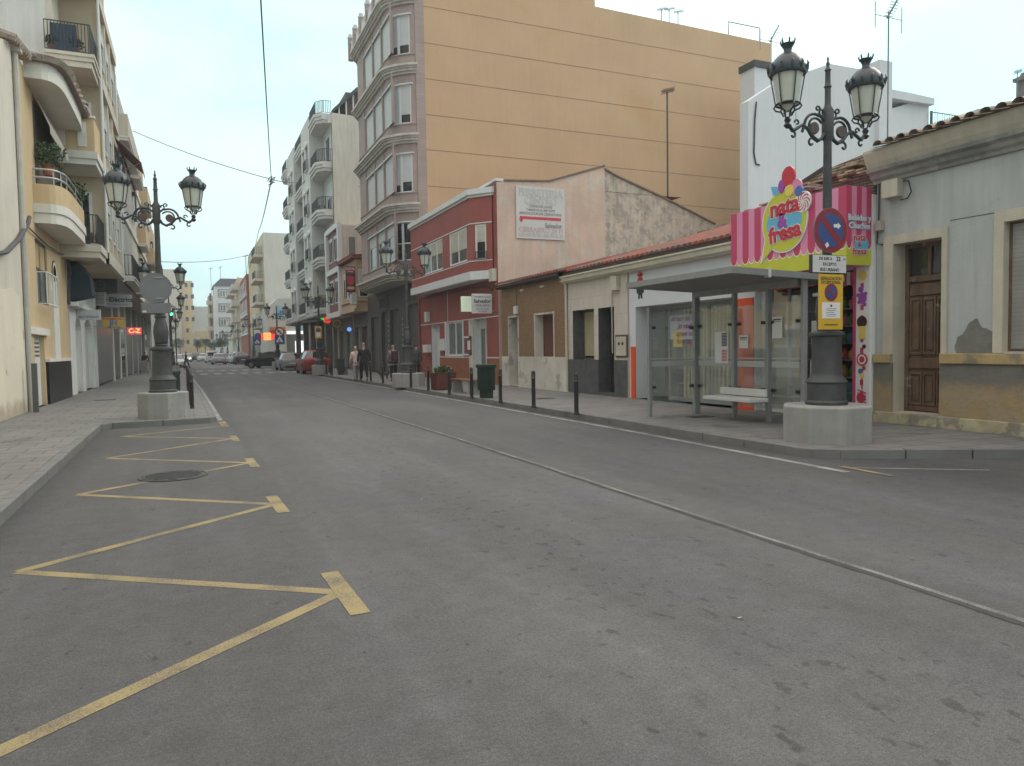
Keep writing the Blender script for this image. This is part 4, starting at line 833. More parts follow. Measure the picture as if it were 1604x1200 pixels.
for a, b in list(zip(tp, tp[1:]))+list(zip(tq, tq[1:])): mb.prism(FP, [(a[0], a[1]), (b[0], b[1]), (b[0], b[1]+.07), (a[0], a[1]+.07)], -.34, .05)
mb.build('side_wall_coping', F_)
a = hX(747, 308, XF); mb = MB(WHITE); mb.prism(FF, [(YF0, tp[0][1]+.0), (YF0, tp[0][1]+.1), (YF1, 8.2), (YF1, 8.1)], -.3, .05); mb.build('parapet_edge', F_)
mb = MB(mat('cream_panel', (.5, .46, .38))); r_ = rcX(XF, 777, 428, 789, 440); mb.fbox(FF, YF0+.1, YF0+.5, 4.25, 4.75, 0, .2); mb.build('junction_box', F_, bevel=.02)
pipe([FF(YF0+.1, 4.2, .05), FF(YF0+.4, 3.9, .1), FF(YF0+.8, 4.1, .08), FF(YF0+3, 4.22, .08), FF(YF1-.3, 4.25, .08)], .03, 'cable_bundle', F_, BLACKI)
pipe([FF(YF1-.15, 4.3, .06), FF(YF1-.15, PH, .06)], .05, 'downpipe', F_, REDP)
# locksmith panel on the side wall
r_ = rcY(Yp, 807, 291, 884, 377); FPp = FY(Yp-.0)
W_ = thing('wall_sign', 'large faded white locksmith panel fixed high on the pink side wall', 'wall sign', ((r_[0]+r_[1])/2, Yp-.05, r_[2]))
mb = MB(mat('faded_white_panel', (.56, .54, .52), .6, .06, 1, 0, streak=.06)); mb.fbox(FPp, *r_, .02, .06); mb.build('panel', W_)
cx_ = (r_[0]+r_[1])/2; hh = r_[3]-r_[2]; ww = r_[1]-r_[0]
GR = mat('grey_letters', (.22, .21, .22), .6); FG = mat('faded_grey_letters', (.42, .41, .41), .6); FR = mat('faded_red_letters', (.52, .36, .37), .6)
def pl(s, f, size, m, sx=1, dx=0, bold=.02): text(FPp, s, cx_+dx*ww, r_[3]-f*hh, size, .062, m, W_, bold=bold, ext=.002, fit=sx*ww)
def outline(s, f, size, m, sx): pl(s, f, size, m, sx, bold=.035); text(FPp, s, cx_, r_[3]-f*hh, size, .067, MATS['faded_white_panel'], W_, bold=-.012, ext=.002, fit=sx*ww*.985)
outline('FERRETERIA', .115, .40, FG, .92); outline('CENTRO', .27, .40, FG, .68)
pl('COPIAS DE LLAVES', .375, .14, GR, .48); pl('Y MANDOS AL INSTANTE', .445, .14, GR, .6); pl('ESPECIALISTAS EN CERRADURAS', .515, .14, GR, .86)
mb = MB(PRED); za = r_[3]-.6*hh; mb.fbox(FPp, r_[0]+.07*ww, r_[1]-.08*ww, za-.055, za+.055, .062, .07); mb.prism(FPp, [(r_[0]+.05*ww, za-.06), (r_[0]+.14*ww, za-.06), (r_[0]+.1*ww, za-.2)], .062, .07); mb.build('arrow', W_)
pl('Salvador', .735, .27, GR, .36, .26, .03); pl('CERRAJERO 24 H', .83, .27, FR, .9, bold=.03); pl('678 475 92 50 - 966 70 02 78', .93, .2, FG, .9)
# blade signs of the locksmith
yb_ = 27.35; FBl = FY(yb_)
x1b = 10.9; r2 = rcY(yb_, 740, 460, 771, 491)
L_ = thing('blade_sign', 'white hanging sign reading Salvador jutting from the red house over the pavement', 'sign', ((r2[0]+r2[1])/2, yb_, r2[2]))
mb = MB(mat('sign_white', (.6, .58, .58), .5)); mb.fbox(FBl, *r2, -.14, 0); mb.build('sign_box', L_, bevel=.01); c2 = (r2[0]+r2[1])/2; h2 = r2[3]-r2[2]
for s, f, z_ in (('Cerrajería Centro', .15, .1), ('Salvador', .38, .22), ('CERRAJERO', .6, .13), ('678 475 92 50', .78, .09), ('24 HORAS', .9, .08)): text(FBl, s, c2, r2[3]-f*h2, z_, 0, GR if s != 'Salvador' else BLACKI, L_, bold=.02, ext=.003)
pipe([(r2[1], yb_+.07, r2[3]-.1), (XF, yb_+.07, r2[3]-.1)], .02, 'bracket', L_, ALU); pipe([(r2[1], yb_+.07, r2[2]+.1), (XF, yb_+.07, r2[2]+.1)], .02, 'bracket', L_, ALU)
yb2 = 29.0; FB2 = FY(yb2); r3 = rcY(yb2, 724, 464, 743, 488); mb = MB(mat('lit_green_white', (.5, .55, .45), .5, emit=(.75, .9, .65), estr=.35)); mb.fbox(FB2, *r3, -.2, 0); lb = single(mb, 'light_box_sign', 'pale green glowing light box sign behind the Salvador sign on the red house', 'sign', bevel=.01)
# mast antenna behind
def antenna(x, y, z0, z1, label, kind=0, r=.03, m=None):
    t_ = thing('antenna', label, 'antenna', (x, y, z0)); m = m or mat('galvanised_mast', (.2, .2, .2), .5, metal=.5)
    MB(m).tube([(x, y, z0), (x, y, z1)], r, 6).build('mast', t_)
    mb = MB(m)
    if kind == 0:
        mb.tube([(x-.35, y, z1-.1), (x+.5, y+.1, z1+.15)], r*.5, 5)
        for i in range(9): a = x-.3+i*.09; mb.tube([(a, y-.12, z1-.1+i*.027-.12), (a, y+.12, z1-.1+i*.027+.12)], r*.35, 4); mb.tube([(a, y-.12, z1-.1+i*.027+.12), (a, y+.12, z1-.1+i*.027-.12)], r*.35, 4)
    else:
        mb.tube([(x-.8, y, z1-.25), (x+.8, y, z1-.25)], r*.5, 5)
        for a in (-.8, .8): mb.tube([(x+a, y, z1-.8), (x+a, y, z1+.3)], r*.6, 5)
        mb.tube([(x-.1, y, z1-.3), (x+.3, y-.3, z1+.6)], r*1.2, 5)
        for i in range(6): mb.tube([(x-.25+.08*i, y, z1-.2+.13*i), (x+.15+.08*i, y-.1, z1-.25+.13*i)], r*.5, 4)
    mb.build('aerial', t_); return t_
ya = 33; x_, z_ = hY(1045, 142, ya); antenna(x_, ya, hY(1042, 345, ya)[1]-1, z_, 'tall thin rusty antenna mast rising in front of the orange side wall', 0, .045, mat('rusty_mast', (.09, .05, .045), .8))
# ------------------------------------------------------------------ G: mauve apartment block with orange side wall
YG0, YG1, XG = 38.0, 50.6, 11.3
MAUVE = tile_mat('mauve_wall_tiles', (.33, .25, .225), (.22, .165, .15), .3, .15, 'X', .004, .6, .1, contrast=.06)
MAUVE2 = mat('mauve_render', (.33, .25, .225), .7, .1, 2, .05, streak=.08)
CRS = mat('pale_cornice_stone', (.50, .47, .42), .75, .12, 2, .1, 30, streak=.15)
ORW = mat('orange_render_wall', (.52, .345, .205), .85, .06, .35, .12, 20, streak=.04, stain=(.52, .32, .165), stain_at=.6, stain_scale=.12)
CHAR = mat('charcoal_stone', (.075, .07, .066), .6, .2, 2, .1, 30)
G = thing('apartment_block', 'tall apartment block with mauve bay windows and a huge blank orange side wall', 'apartment block', (XG, 44, PH))
FOy = FY(YG0); tl = hY(932, 10, YG0); tr = hY(1207, 68, YG0); xr = tr[0]
mb = MB(ORW); mb.prism(FOy, [(XG, PH), (xr, PH), (xr, tr[1]), tl, (tl[0], tl[1]+1.3), (XG, tl[1]+1.0)], -.4, 0); mb.build('orange_side_wall', G)
gro = MB(mat('dark_groove', (.30, .18, .11), .8))
for y in (10, 67, 123, 179, 234, 291, 347):
    z = hY(667, y, YG0)[1]; gro.fbox(FOy, XG, xr-.0, z-.02, z+.015, 0, .008)
gro.build('wall_groove', G)
FG_ = FX(XG); top = tl[1]-.2
mb = MB(MAUVE); mb.fbox(FG_, YG0-.01, YG1, 4.9, top+.3, -.5, 0); mb.face([(XG, YG1, PH), (XG, YG1, top), (34, YG1, top), (34, YG1, PH)]); mb.face([(XG, YG0, top), (34, YG0, top), (34, YG1, top), (XG, YG1, top)]); mb.build('wall', G)
GP = [(XG, 48.2), (10.5, 47.6), (10.1, 46.7), (10.1, 39.45), (10.2, 39.1), (10.55, 38.6), (11.08, 38.14), (XG, 38.04)]
def offs(P, d, cx=11.3):
    out_ = []; n = len(P)
    for i, p in enumerate(P):
        a = Vector(P[max(0, i-1)]); b = Vector(P[min(n-1, i+1)]); t_ = (b-a).normalized(); nn = Vector((t_.y, -t_.x))
        if nn.x > 0 and i not in (0, n-1): nn = -nn
        if i in (0, n-1): nn = Vector((0, 1 if i == 0 else -1))
        out_.append((p[0]+nn.x*d, p[1]+nn.y*d))
    return out_
FBG = FX(10.1)
segs = [((10.1, 39.45), (10.1, 46.7)), ]
wb = [[hX(a, 300, 10.1)[0], hX(b, 300, 10.1)[0]] for a, b in ((618, 603.5), (602.3, 589.6), (588.4, 575.5))]
wb[0][0] += .1
for fl in range(5):
    z = 5.3+3.6*fl
    mb = MB(CRS)
    for z0, z1, o_ in ((0, .12, .12), (.12, .24, .24), (.24, .33, .32), (.33, .45, .42)): mb.slab(offs(GP, o_), z+z0, z+z1)
    mb.build('cornice', G)
    if fl == 4: break
    mb = MB(MAUVE2); mb.slab(GP, z+.45, z+1.0); mb.slab(offs(GP, .05), z+1.0, z+1.05); mb.slab(GP, z+3.1, z+3.6)
    hs = [(a-39.45, b-39.45, z+1.05, z+3.1) for a, b in wb]
    Fq = FX(10.1); Fq.o = Vector((10.1, 39.45, 0)); mb.wall(Fq, 0, 7.25, z+1.05, z+3.1, hs, .15)
    for c in [wb[0][0]-.12, (wb[0][1]+wb[1][0])/2, (wb[1][1]+wb[2][0])/2, wb[2][1]+.2]: mb.fbox(Fq, c-39.45-.07, c-39.45+.07, z+1.05, z+3.55, 0, .05)
    mb.slab([(XG, 48.2), (10.5, 47.6), (10.1, 46.7), (10.3, 46.7), (XG, 47.9)], z+1.05, z+3.1); mb.slab([(11.06, 38.13), (XG, 38.03), (XG, 38.9), (11.2, 38.9), (11.12, 38.3)], z+1.05, z+3.1)
    mb.build('bay', G)
    for i, h in enumerate(hs): window(Fq, (h[0]+.05, h[1]-.05, h[2], h[3]-.1), G, n=-.06, shut=[.55, 1, 1, 1][fl] if fl else .3, mull=0, fw=.07)
    A1 = Vector((10.22, 39.12)); A2 = Vector((10.58, 38.62)); A3 = Vector((11.08, 38.17))
    for k, (p, q) in enumerate(((A1, A2), (A2, A3))):
        Fw = FD(tuple(q), tuple(p)); 
        if Fw.N.x > 0: Fw.N = -Fw.N; Fw.R = Vector((0, 0, 1)).cross(Fw.N)
        ln = (p-q).length
        window(Fw, (.0, ln, z+1.05, z+3.1), G, n=0.0, shut={0: 0, 1: .82 if k == 0 else .74, 2: 1 if k == 0 else .78, 3: .8 if k == 0 else .78}[fl], mull=0, fw=.07, trans=.45 if fl == 0 else 0, glass=DGLASS)
    mb = MB(WHITE); mb.slab([(10.12, 39.2), (10.5, 38.5), (11.08, 38.02), (11.2, 38.12), (10.7, 38.72), (10.3, 39.25)], z+3.06, z+3.13)
    for a, b in wb: mb.fbox(Fq, a-39.45, b-39.45, z+3.0, z+3.08, 0, .07)
    mb.build('window_lintel', G)
# top balustrade
mb = MB(MAUVE2)
for y in (39.6, 41.3, 43, 44.8, 46.5, 48): MB(MAUVE2).box(9.85, 10.15, y-.15, y+.15, 20.14, 21.5).build('balustrade_post', G)
mb = MB(WHITE)
for y in (39.6, 41.3, 43, 44.8, 46.5, 48): mb.lathe([(.2, 21.5), (.22, 21.58), (.12, 21.62), (.15, 21.75), (.02, 21.85)], 10, y, 8)
mb.tube([(10, 39.6, 21.2), (10, 48, 21.2)], .06, 6)
for i in range(28): mb.lathe([(.05, 20.2), (.09, 20.5), (.04, 20.9), (.06, 21.2)], 10, 39.8+i*.3, 6)
mb.build('balustrade', G)
mb = MB(CHAR); gr = [(38.5, 40.9, PH, 4.1), (42.6, 44.6, PH, 4.0), (45.3, 46.9, PH, 4.0), (47.6, 49.8, PH, 3.8)]
Fg0 = FX(XG-.02); mb.wall(Fg0, YG0, YG1, PH, 5.3, gr, .25); mb.fbox(Fg0, 44.9, 47.3, 4.1, 5.0, 0, .05); mb.build('ground_floor', G)
mb = MB(SHUTG)
for a, b, c, d in gr: 
    m1 = MB(SHUTG); m1.fbox(Fg0, a, b, c, d, -.24, -.18); m1.build('rolling_gate', G)
mb = MB(mat('tapestry_white', (.42, .42, .42)))
for y in (41.6, 45.0):
    for i in range(11): mb.fbox(Fg0, y, y+.1, .3+i*.3, .45+i*.3, 0, .01)
mb.build('tile_studs', G)
mb = MB(mat('dim_carved_letters', (.12, .11, .1))); mb.fbox(Fg0, 45.2, 45.3, 4.2, 4.9, .05, .08)
for i in range(6): mb.fbox(Fg0, 45.5+i*.28, 45.6+i*.28, 4.25, 4.85, .05, .08)
mb.build('carved_relief', G)
for px, py in ((1036, 30), (1048, 30), (1062, 34)):
    x_, z_ = hY(px, py-16, YG0+2); antenna(x_, YG0+2, z_-2.5, z_, {1036: 'left of three small rooftop antennas on the orange wall block', 1048: 'middle of three small rooftop antennas on the orange wall block', 1062: 'right of three small rooftop antennas on the orange wall block'}[px], 0, .03)
mb = MB(mat('galvanised_mast', (.2, .2, .2))); p = [hY(*q, YG0+1) for q in ((1141, 54), (1141, 34), (1190, 44), (1190, 66))]; mb.tube([(a, YG0+1, b) for a, b in p], .035, 6); single(mb, 'pipe_frame', 'thin bent pipe frame standing on the roof of the orange walled block', 'pipe frame')
# ------------------------------------------------------------------ H, I: small houses beyond
OCH = mat('ochre_render', (.50, .35, .23), .8, .08, 2, .1); 
H = thing('ochre_house', 'small ochre two storey house with tiled eave and AC unit beside mauve block', 'house', (11, 53.5, PH))
mb = MB(OCH); mb.box(10.55, 15, 51.0, 56.0, 4.5, 7.9); mb.build('upper_storey', H)
for a, b in ((10.75, 11.3),): 
    window(FY(51.0), (a, b+.1, 5.3, 7.2), H, n=.03, shut=.5, mull=0, glass=MGLASS)
window(FX(10.55), (52, 53.6, 5.3, 7.2), H, n=.03, shut=.4, mull=1); window(FX(10.55), (54, 55.2, 5.3, 7.2), H, n=.03, shut=.2, mull=1)
mb = MB(RTILE); mb.slab([(10.2, 50.7), (15, 50.7), (15, 56), (10.2, 56)], 7.95, 8.1); mb.face([(10.2, 50.7, 8.1), (15, 50.7, 8.9), (15, 56, 8.9), (10.2, 56, 8.1)])
for i in range(20): mb.lathe([(.09, 8.1), (.09, 8.2)], 10.25, 50.8+i*.27, 6); mb.lathe([(.09, 8.1), (.09, 8.2)], 10.25+i*.25, 50.75, 6)
mb.build('roof', H)
mb = MB(OCH); mb.slab([(10.4, 50.9), (15, 50.9), (15, 56), (10.4, 56)], 4.3, 4.5); mb.slab([(10.45, 50.9), (15, 50.9), (15, 56), (10.45, 56)], 5.0, 5.1); mb.build('floor_band', H)
GR2 = mat('brown_grey_stone', (.13, .12, .105), .6, .2, 2, .1)
mb = MB(GR2); mb.wall(FX(11.35), 50.62, 56, PH, 4.5, [(51.2, 53.2, PH, 3.3), (53.8, 55.6, PH, 3.3)], .3); mb.build('ground_floor', H)
m1 = MB(SHUTG); m1.fbox(FX(11.35), 51.2, 53.2, PH, 3.3, -.3, -.25); m1.build('rolling_gate', H)
m1 = MB(mat('pale_grey_shutter', (.3, .3, .3))); m1.fbox(FX(11.35), 53.8, 55.6, PH, 3.3, -.3, -.25); m1.build('rolling_gate', H)
ac = MB(mat('ac_white', (.5, .5, .48), .5)); ac.box(10.1, 10.5, 50.4, 50.95, 4.75, 5.45); aco = single(ac, 'air_conditioner', 'white air conditioner unit hanging on the ochre house below the black sign', 'air conditioner', bevel=.02)
rs = rcY(50.9, 541, 417, 557, 458); R_ = thing('vertical_sign', 'tall black and red vertical ROYAL sign on the ochre house', 'sign', ((rs[0]+rs[1])/2, 50.9, rs[2])); FRs = FY(50.88)
mb = MB(mat('sign_black', (.03, .02, .02), .4)); mb.fbox(FRs, *rs, -.12, 0); mb.build('sign_box', R_)
a, b, c, d = rs; h_ = d-c
mb = MB(mat('sign_crimson', (.25, .03, .07), .4)); mb.fbox(FRs, a+.02, b-.02, d-.28*h_, d-.02, 0, .01); mb.use(PRED); mb.prism(FRs, [(a+.15, c+.3*h_), (b-.15, c+.3*h_), (b-.06, c+.62*h_), (a+.06, c+.62*h_)], 0, .01); mb.use(mat('sign_orange', (.4, .12, .03))); mb.disc(FRs, (a+b)/2, c+.16*h_, 1, 0, .012, 16, (b-a)*.42, h_*.1); mb.build('printed_front', R_)
text(FRs, 'ROYAL', (a+b)/2, d-.1*h_, .19, .012, PWHITE, R_, bold=.03); text(FRs, 'Döner', (a+b)/2, d-.2*h_, .13, .012, PWHITE, R_, bold=.02); text(FRs, 'KEBAB', (a+b)/2, c+.16*h_, .15, .014, PWHITE, R_, bold=.02)
mb = MB(mat('brown_round_sign', (.10, .05, .02), .5)); q = hY(528, 507, 57); mb.disc(FY(57), q[0], q[1], .42, -.1, 0); mb.use(mat('ring_gold', (.3, .2, .07))); mb.ring(FY(57), q[0], q[1], .22, .32, .006); mb.box(q[0]+.42, 11.2, 57.02, 57.06, q[1]-.02, q[1]+.02); single(mb, 'round_sign', 'round brown blade sign under the red and white framed house', 'sign')
I = thing('framed_house', 'narrow house with dark red panels in a white frame beside balcony block', 'house', (11, 59, PH))
CRW = mat('cream_render', (.54, .49, .42), .85, .07, 1.2, .1, 20, streak=.12); REDN = mat('dark_red_panel', (.16, .04, .035), .6)
it = hY(540, 352, 56)[1]
mb = MB(CRW); mb.box(10.62, 16, 56.02, 61.9, 4.2, it); mb.build('wall', I)
mb = MB(WHITE); mb.fbox(FX(10.62), 56, 56.45, 4.2, it+.2, 0, .3); mb.fbox(FX(10.62), 61.3, 61.9, 4.2, it+.2, 0, .3)
for z in (4.2, 7.6, it-.15): mb.fbox(FX(10.62), 56.45, 61.3, z, z+.4, 0, .3)
mb.build('white_frame', I)
mb = MB(REDN); mb.fbox(FX(10.62), 56.45, 61.3, 4.6, 7.6, 0, .08); mb.fbox(FX(10.62), 56.45, 61.3, 8.0, it-.15, 0, .08); mb.build('red_panel', I)
for z in (5.3, 8.6):
    for y in (57.2, 59.4): window(FX(10.54), (y, y+1.5, z, z+1.9), I, n=.03, shut=.1, mull=1)
window(FY(56.0), (hY(547, 390, 56)[0], hY(556, 390, 56)[0], it-4.3+.3, it-.9), I, n=.03, shut=.9, mull=0, shutm=MGLASS, frame=GR2)
mb = MB(GR2); mb.wall(FX(11.3), 56, 62, PH, 4.2, [(56.6, 58.6, PH, 3.2), (59.2, 61.4, .5, 3.2)], .25); mb.build('ground_floor', I)
m1 = MB(MGLASS); m1.fbox(FX(11.3), 56.6, 58.6, PH, 3.2, -.25, -.2); m1.fbox(FX(11.3), 59.2, 61.4, .5, 3.2, -.25, -.2); m1.build('shop_window', I)
mb = MB(mat('blue_lamp', (.1, .3, .7), .4, emit=(.15, .4, 1), estr=1.0)); q = hY(547, 516, 55.8); mb.disc(FY(55.8), q[0], q[1], .16, 0, .05); single(mb, 'blue_lamp', 'small blue lamp glowing above a doorway of the framed house', 'lamp')
# ------------------------------------------------------------------ J: white balcony block
J = thing('balcony_block', 'white apartment block with black railed balconies and pedimented windows', 'apartment block', (11.2, 74, PH))
JW = mat('white_grey_render', (.54, .535, .515), .8, .08, 1.2, .08, streak=.12); JC = mat('cream_side_render', (.54, .50, .43), .85, .06, .8, .1, 15, streak=.16)
zf = [4.7, 8.9, 12.8, 16.7, 20.6]; XJ = 11.2; FJ = FX(XJ)
mb = MB(JW); mb.box(XJ, 17, 62.02, 87, 4.7, 20.9); mb.build('wall', J)
jt = hY(535, 178, 62)[1]
mb = MB(JC); mb.prism(FY(62), [(XJ, PH), (18, PH), (18, jt-.3), (XJ, jt)], -.3, 0); mb.build('cream_side_wall', J)
FJ1 = FX(10.0)
for (ya, yb) in ((66.4, 71.4), (77, 82)):
    mb = MB(JW); hs = []
    for z in zf[:4]: hs.append((ya+1.0, ya+2.2, z+1.0, z+3.0)); hs.append((ya+3.2, ya+4.2, z+.5, z+3.0))
    mb.wall(FJ1, ya, yb, 4.7, 22, hs, .2)
    for y in (ya, yb): mb.face([(10, y, 4.7), (XJ, y, 4.7), (XJ, y, 22), (10, y, 22)])
    mb.face([(10, ya, 22), (XJ, ya, 22), (XJ, yb, 22), (10, yb, 22)]); mb.face([(10, ya, 4.7), (XJ, ya, 4.7), (XJ, yb, 4.7), (10, yb, 4.7)])
    mb.build('projecting_bay', J)
    for h in hs:
        w_ = window(FJ1, h, J, n=-.12, shut=random.choice((0, .3, .6)), mull=0, frame=WHITE)
        mb = MB(WHITE); a, b, c, d = h; mb.fbox(FJ1, a-.15, b+.15, d, d+.15, 0, .12); mb.prism(FJ1, [(a-.2, d+.15), (b+.2, d+.15), ((a+b)/2, d+.5)], 0, .14); mb.build('pediment', w_); mb = MB(WHITE); mb.fbox(FJ1, a-.15, b+.15, c-.12, c, 0, .12); mb.build('sill', w_)
    for z in zf[:4]:
        m1 = MB(BLACKI); rail_bars(m1, [(10, ya+.7), (9.75, ya+.8), (9.75, ya+2.4), (10, ya+2.5)], z+.85, .9, .13, .015); m1.build('window_guard', J)
for z in zf:
    for (ya, yb, dd) in ((62.2, 66.4, 1.25), (71.4, 77, 1.15), (82, 86.8, 1.3)):
        mb = MB(JW); P_ = [(XJ, ya), (XJ-dd*.6, ya), (XJ-dd, ya+.7), (XJ-dd, yb-.4), (XJ-dd*.8, yb), (XJ, yb)]; 
        mb.slab(P_, z, z+.25); mb.slab([(x+(.1 if x < XJ else 0), y+(.08 if y == ya else 0)) for x, y in P_], z-.25, z); mb.slab([(x-.08 if x < XJ else x, y) for x, y in P_], z+.25, z+.5); bo = mb.build('balcony', J)
        m1 = MB(BLACKI); rail_bars(m1, [(x+(.08 if x < XJ else 0), y) for x, y in P_], z+.5, 1.05, .15, .02); m1.build('railing', bo)
        if z < 20:
            w_ = window(FJ, (ya+1.0, ya+2.6, z+.5, z+2.9), J, n=.03, shut=random.choice((0, .5)), mull=1)
mb = MB(JW); mb.slab([(XJ, 62.05), (XJ, 87), (10.9, 87), (10.9, 62.05)], 20.3, 20.9); mb.build('roof_band', J)
# penthouse with dark roof
mb = MB(mat('rust_render', (.12, .07, .06))); mb.box(12.6, 16, 63, 68, 20.9, 23.3); mb.build('penthouse', J)
mb = MB(mat('dark_roof_sheet', (.05, .055, .06), .6)); mb.prism(FY(62.4), [(11.4, 21.6), (13.4, 23.6), (17, 23.8), (17, 23.55), (13.5, 23.35), (11.55, 21.45)], -8, 0); mb.build('penthouse_roof', J)
mb = MB(WHITE)
for x in (11.9, 12.5, 13.1): mb.box(x, x+.1, 62.6, 62.7, 20.9, 22.0+(x-11.9)*.9)
mb.build('glazing_bars', J)
mb = MB(GR2)
for y in (62.3, 66, 70, 75, 80, 86): mb.box(10.9, 11.4, y-.25, y+.25, PH, 4.7)
mb.box(9.9, 17, 62.0, 87, 4.55, 4.7); mb.build('ground_column', J)
m1 = MB(MGLASS); m1.fbox(FX(12.4), 62.2, 87, PH, 4.5, 0, .05); m1.build('shop_window', J)
m1 = MB(mat('shop_clutter', (.2, .2, .17), .8, .5, 3)); 
for i in range(14): m1.box(12.2, 12.34, 62.8+i*1.7, 63.6+i*1.7, .6, 1.0+random.random()*1.6)
m1.build('window_display', J)
for nm, col, px, py, yy, lab in (('red', (1, .03, .02), 504, 494, 66, 'red glowing shop sign under the balcony block'), ('green', (.05, .9, .1), 509, 499, 65, 'green glowing cross sign under the balcony block'), ('red', (1, .03, .03), 513, 501, 62.5, 'red lit round sign at the near end of the balcony block')):
    q = hY(px, py, yy); mb = MB(mat('glow_'+nm, tuple(c*.5 for c in col), .5, emit=col, estr=.8)); F_q = FY(yy)
    if lab.startswith('green'): mb.fbox(F_q, q[0]-.1, q[0]+.1, q[1]-.3, q[1]+.3, -.1, 0); mb.fbox(F_q, q[0]-.3, q[0]+.3, q[1]-.1, q[1]+.1, -.095, .005)
    else: mb.disc(F_q, q[0], q[1], .3, -.1, 0, 16, 1.3 if yy > 65 else 1, .6 if yy > 65 else 1)
    if yy < 64: mb.use(PWHITE); mb.fbox(F_q, q[0]-.05, q[0]+.05, q[1]-.18, q[1]+.18, 0, .02); mb.fbox(F_q, q[0]-.15, q[0]+.15, q[1]-.12, q[1]-.04, 0, .021)
    mb.use(BLACKI); mb.box(q[0]+.1, 11.3, yy+.02, yy+.05, q[1]-.02, q[1]+.02); single(mb, 'glowing_sign', lab, 'sign')
# ------------------------------------------------------------------ white buildings behind the sweet shop
YW = 24.0; FW = FY(YW)
WB = mat('white_render_wall', (.60, .615, .63), .8, .04, .5, .08, 15, streak=.05)
Wb = thing('white_building', 'plain white gabled building rising behind the sweet shop roof', 'building', (25, YW, 0))
pp = [hY(*p, YW) for p in ((1172, 158), (1218, 128), (1300, 100), (1345, 108), (1392, 125))]
mb = MB(WB); mb.prism(FW, [(pp[0][0], 0)]+pp+[(pp[-1][0], 0)], -.5, 0); k_=1.32; mb.add([(pp[0][0]+.3, YW+.5, 0), (pp[-1][0]-.3, YW+.5, 0), (pp[-1][0]*k_, YW*k_, 0), (pp[0][0]*k_+1, YW*k_, 0), (pp[0][0]+.3, YW+.5, pp[0][1]-2.4), (pp[-1][0]-.3, YW+.5, pp[0][1]-2.4), (pp[-1][0]*k_, YW*k_, pp[0][1]-2.4), (pp[0][0]*k_+1, YW*k_, pp[0][1]-2.4)], [(0, 1, 2, 3), (4, 5, 6, 7), (0, 3, 7, 4), (1, 2, 6, 5), (2, 3, 7, 6)]); mb.build('gable_wall', Wb)
a = hY(1378, 93, YW-.2); b = hY(1398, 100, YW-.2); mb = MB(WB); mb.fbox(FW, a[0], b[0], 3, a[1], -.6, .2); mb.build('chimney', Wb)
pipe([(hY(1184, 160, YW)[0], YW-.03, hY(1184, 160, YW)[1]), (hY(1181, 190, YW)[0], YW-.05, hY(1181, 190, YW)[1]), (hY(1180, 240, YW)[0], YW-.04, hY(1180, 240, YW)[1]), (hY(1183, 257, YW)[0], YW-.04, hY(1183, 257, YW)[1]), (hY(1189, 259, YW)[0], YW-.04, hY(1189, 259, YW)[1])], .03, 'cable', Wb, BLACKI)
mb = MB(mat('thin_joint', (.33, .34, .35)))
u_ = hY(1246, 200, YW)[0]; mb.fbox(FW, u_, u_+.03, 3, hY(1246, 122, YW)[1], 0, .01); mb.build('wall_joint', Wb)
x_, z_ = hY(1392, 18, YW-1); antenna(x_, YW-1, hY(1392, 240, YW-1)[1], z_, 'large TV antenna on tall mast beside the white chimney', 1, .035)
YV = 34; Vb = thing('stepped_white_house', 'white stepped roof structure seen between orange wall and lamp lantern', 'building', (33, YV, 0)); FV = FY(YV)
r_ = rcY(YV, 1182, 104, 1260, 170); mb = MB(WB); mb.fbox(FV, r_[0], r_[1], 3, r_[3], -1.2, 0); mb.build('wall', Vb); mb = MB(mat('dark_slab_edge', (.05, .05, .055))); mb.fbox(FV, r_[0]-.1, r_[0]+1.6, r_[3]-.02, r_[3]+.35, -1.25, .1); mb.build('slab_edge', Vb)
x_, z_ = hY(1208, 58, YV-1); antenna(x_, YV-1, hY(1208, 150, YV-1)[1], z_, 'small TV antenna between the orange wall and the left lantern of the near lamp', 1, .03)
YU = 26; Ub = thing('terrace_house', 'white terrace building with a thin roof beam and metal railing beyond the blue house tiles', 'building', (33, YU, 0)); FU = FY(YU)
r_ = rcY(YU, 1388, 160, 1452, 300); tr_ = [hY(*p, YU) for p in ((1390, 172), (1430, 160), (1455, 166))]
mb = MB(WB); mb.prism(FU, [(tr_[0][0], 0)]+tr_+[(tr_[2][0], 0)], -4, 0); mb.build('wall', Ub)
bm_ = [hY(*p, YU-.3) for p in ((1392, 139), (1424, 145), (1464, 154), (1464, 164), (1424, 158), (1392, 152))]
mb = MB(WB); mb.prism(FY(YU-.3), bm_, -1.5, 0); a = hY(1455, 160, YU-.3); mb.build('roof_beam', Ub)
lo = [hY(*p, YU) for p in ((1452, 198), (1560, 212), (1560, 300), (1452, 300))]; mb = MB(WB); mb.prism(FU, lo, -4, -.01); mb.build('terrace_wall', Ub)
rp = [hY(*p, YU-.1) for p in ((1457, 175), (1542, 188), (1540, 190), (1457, 200))]; mb = MB(mat('dark_railing', (.08, .08, .085), .5)); zb = rp[0][1]
mb.tube([(rp[0][0], YU-.1, rp[0][1]), (rp[1][0], YU-.1, rp[1][1])], .03, 5)
for i in range(24):
    t_ = i/23; x = rp[0][0]+(rp[1][0]-rp[0][0])*t_; mb.tube([(x, YU-.1, rp[0][1]+(rp[1][1]-rp[0][1])*t_), (x, YU-.1, rp[0][1]+(rp[1][1]-rp[0][1])*t_-1.0)], .014, 4)
mb.tube([(rp[0][0]+.1, YU-.1, rp[0][1]+.05), (rp[0][0]+.1, YU-.1, rp[0][1]-1.1)], .06, 5); mb.build('railing', Ub)
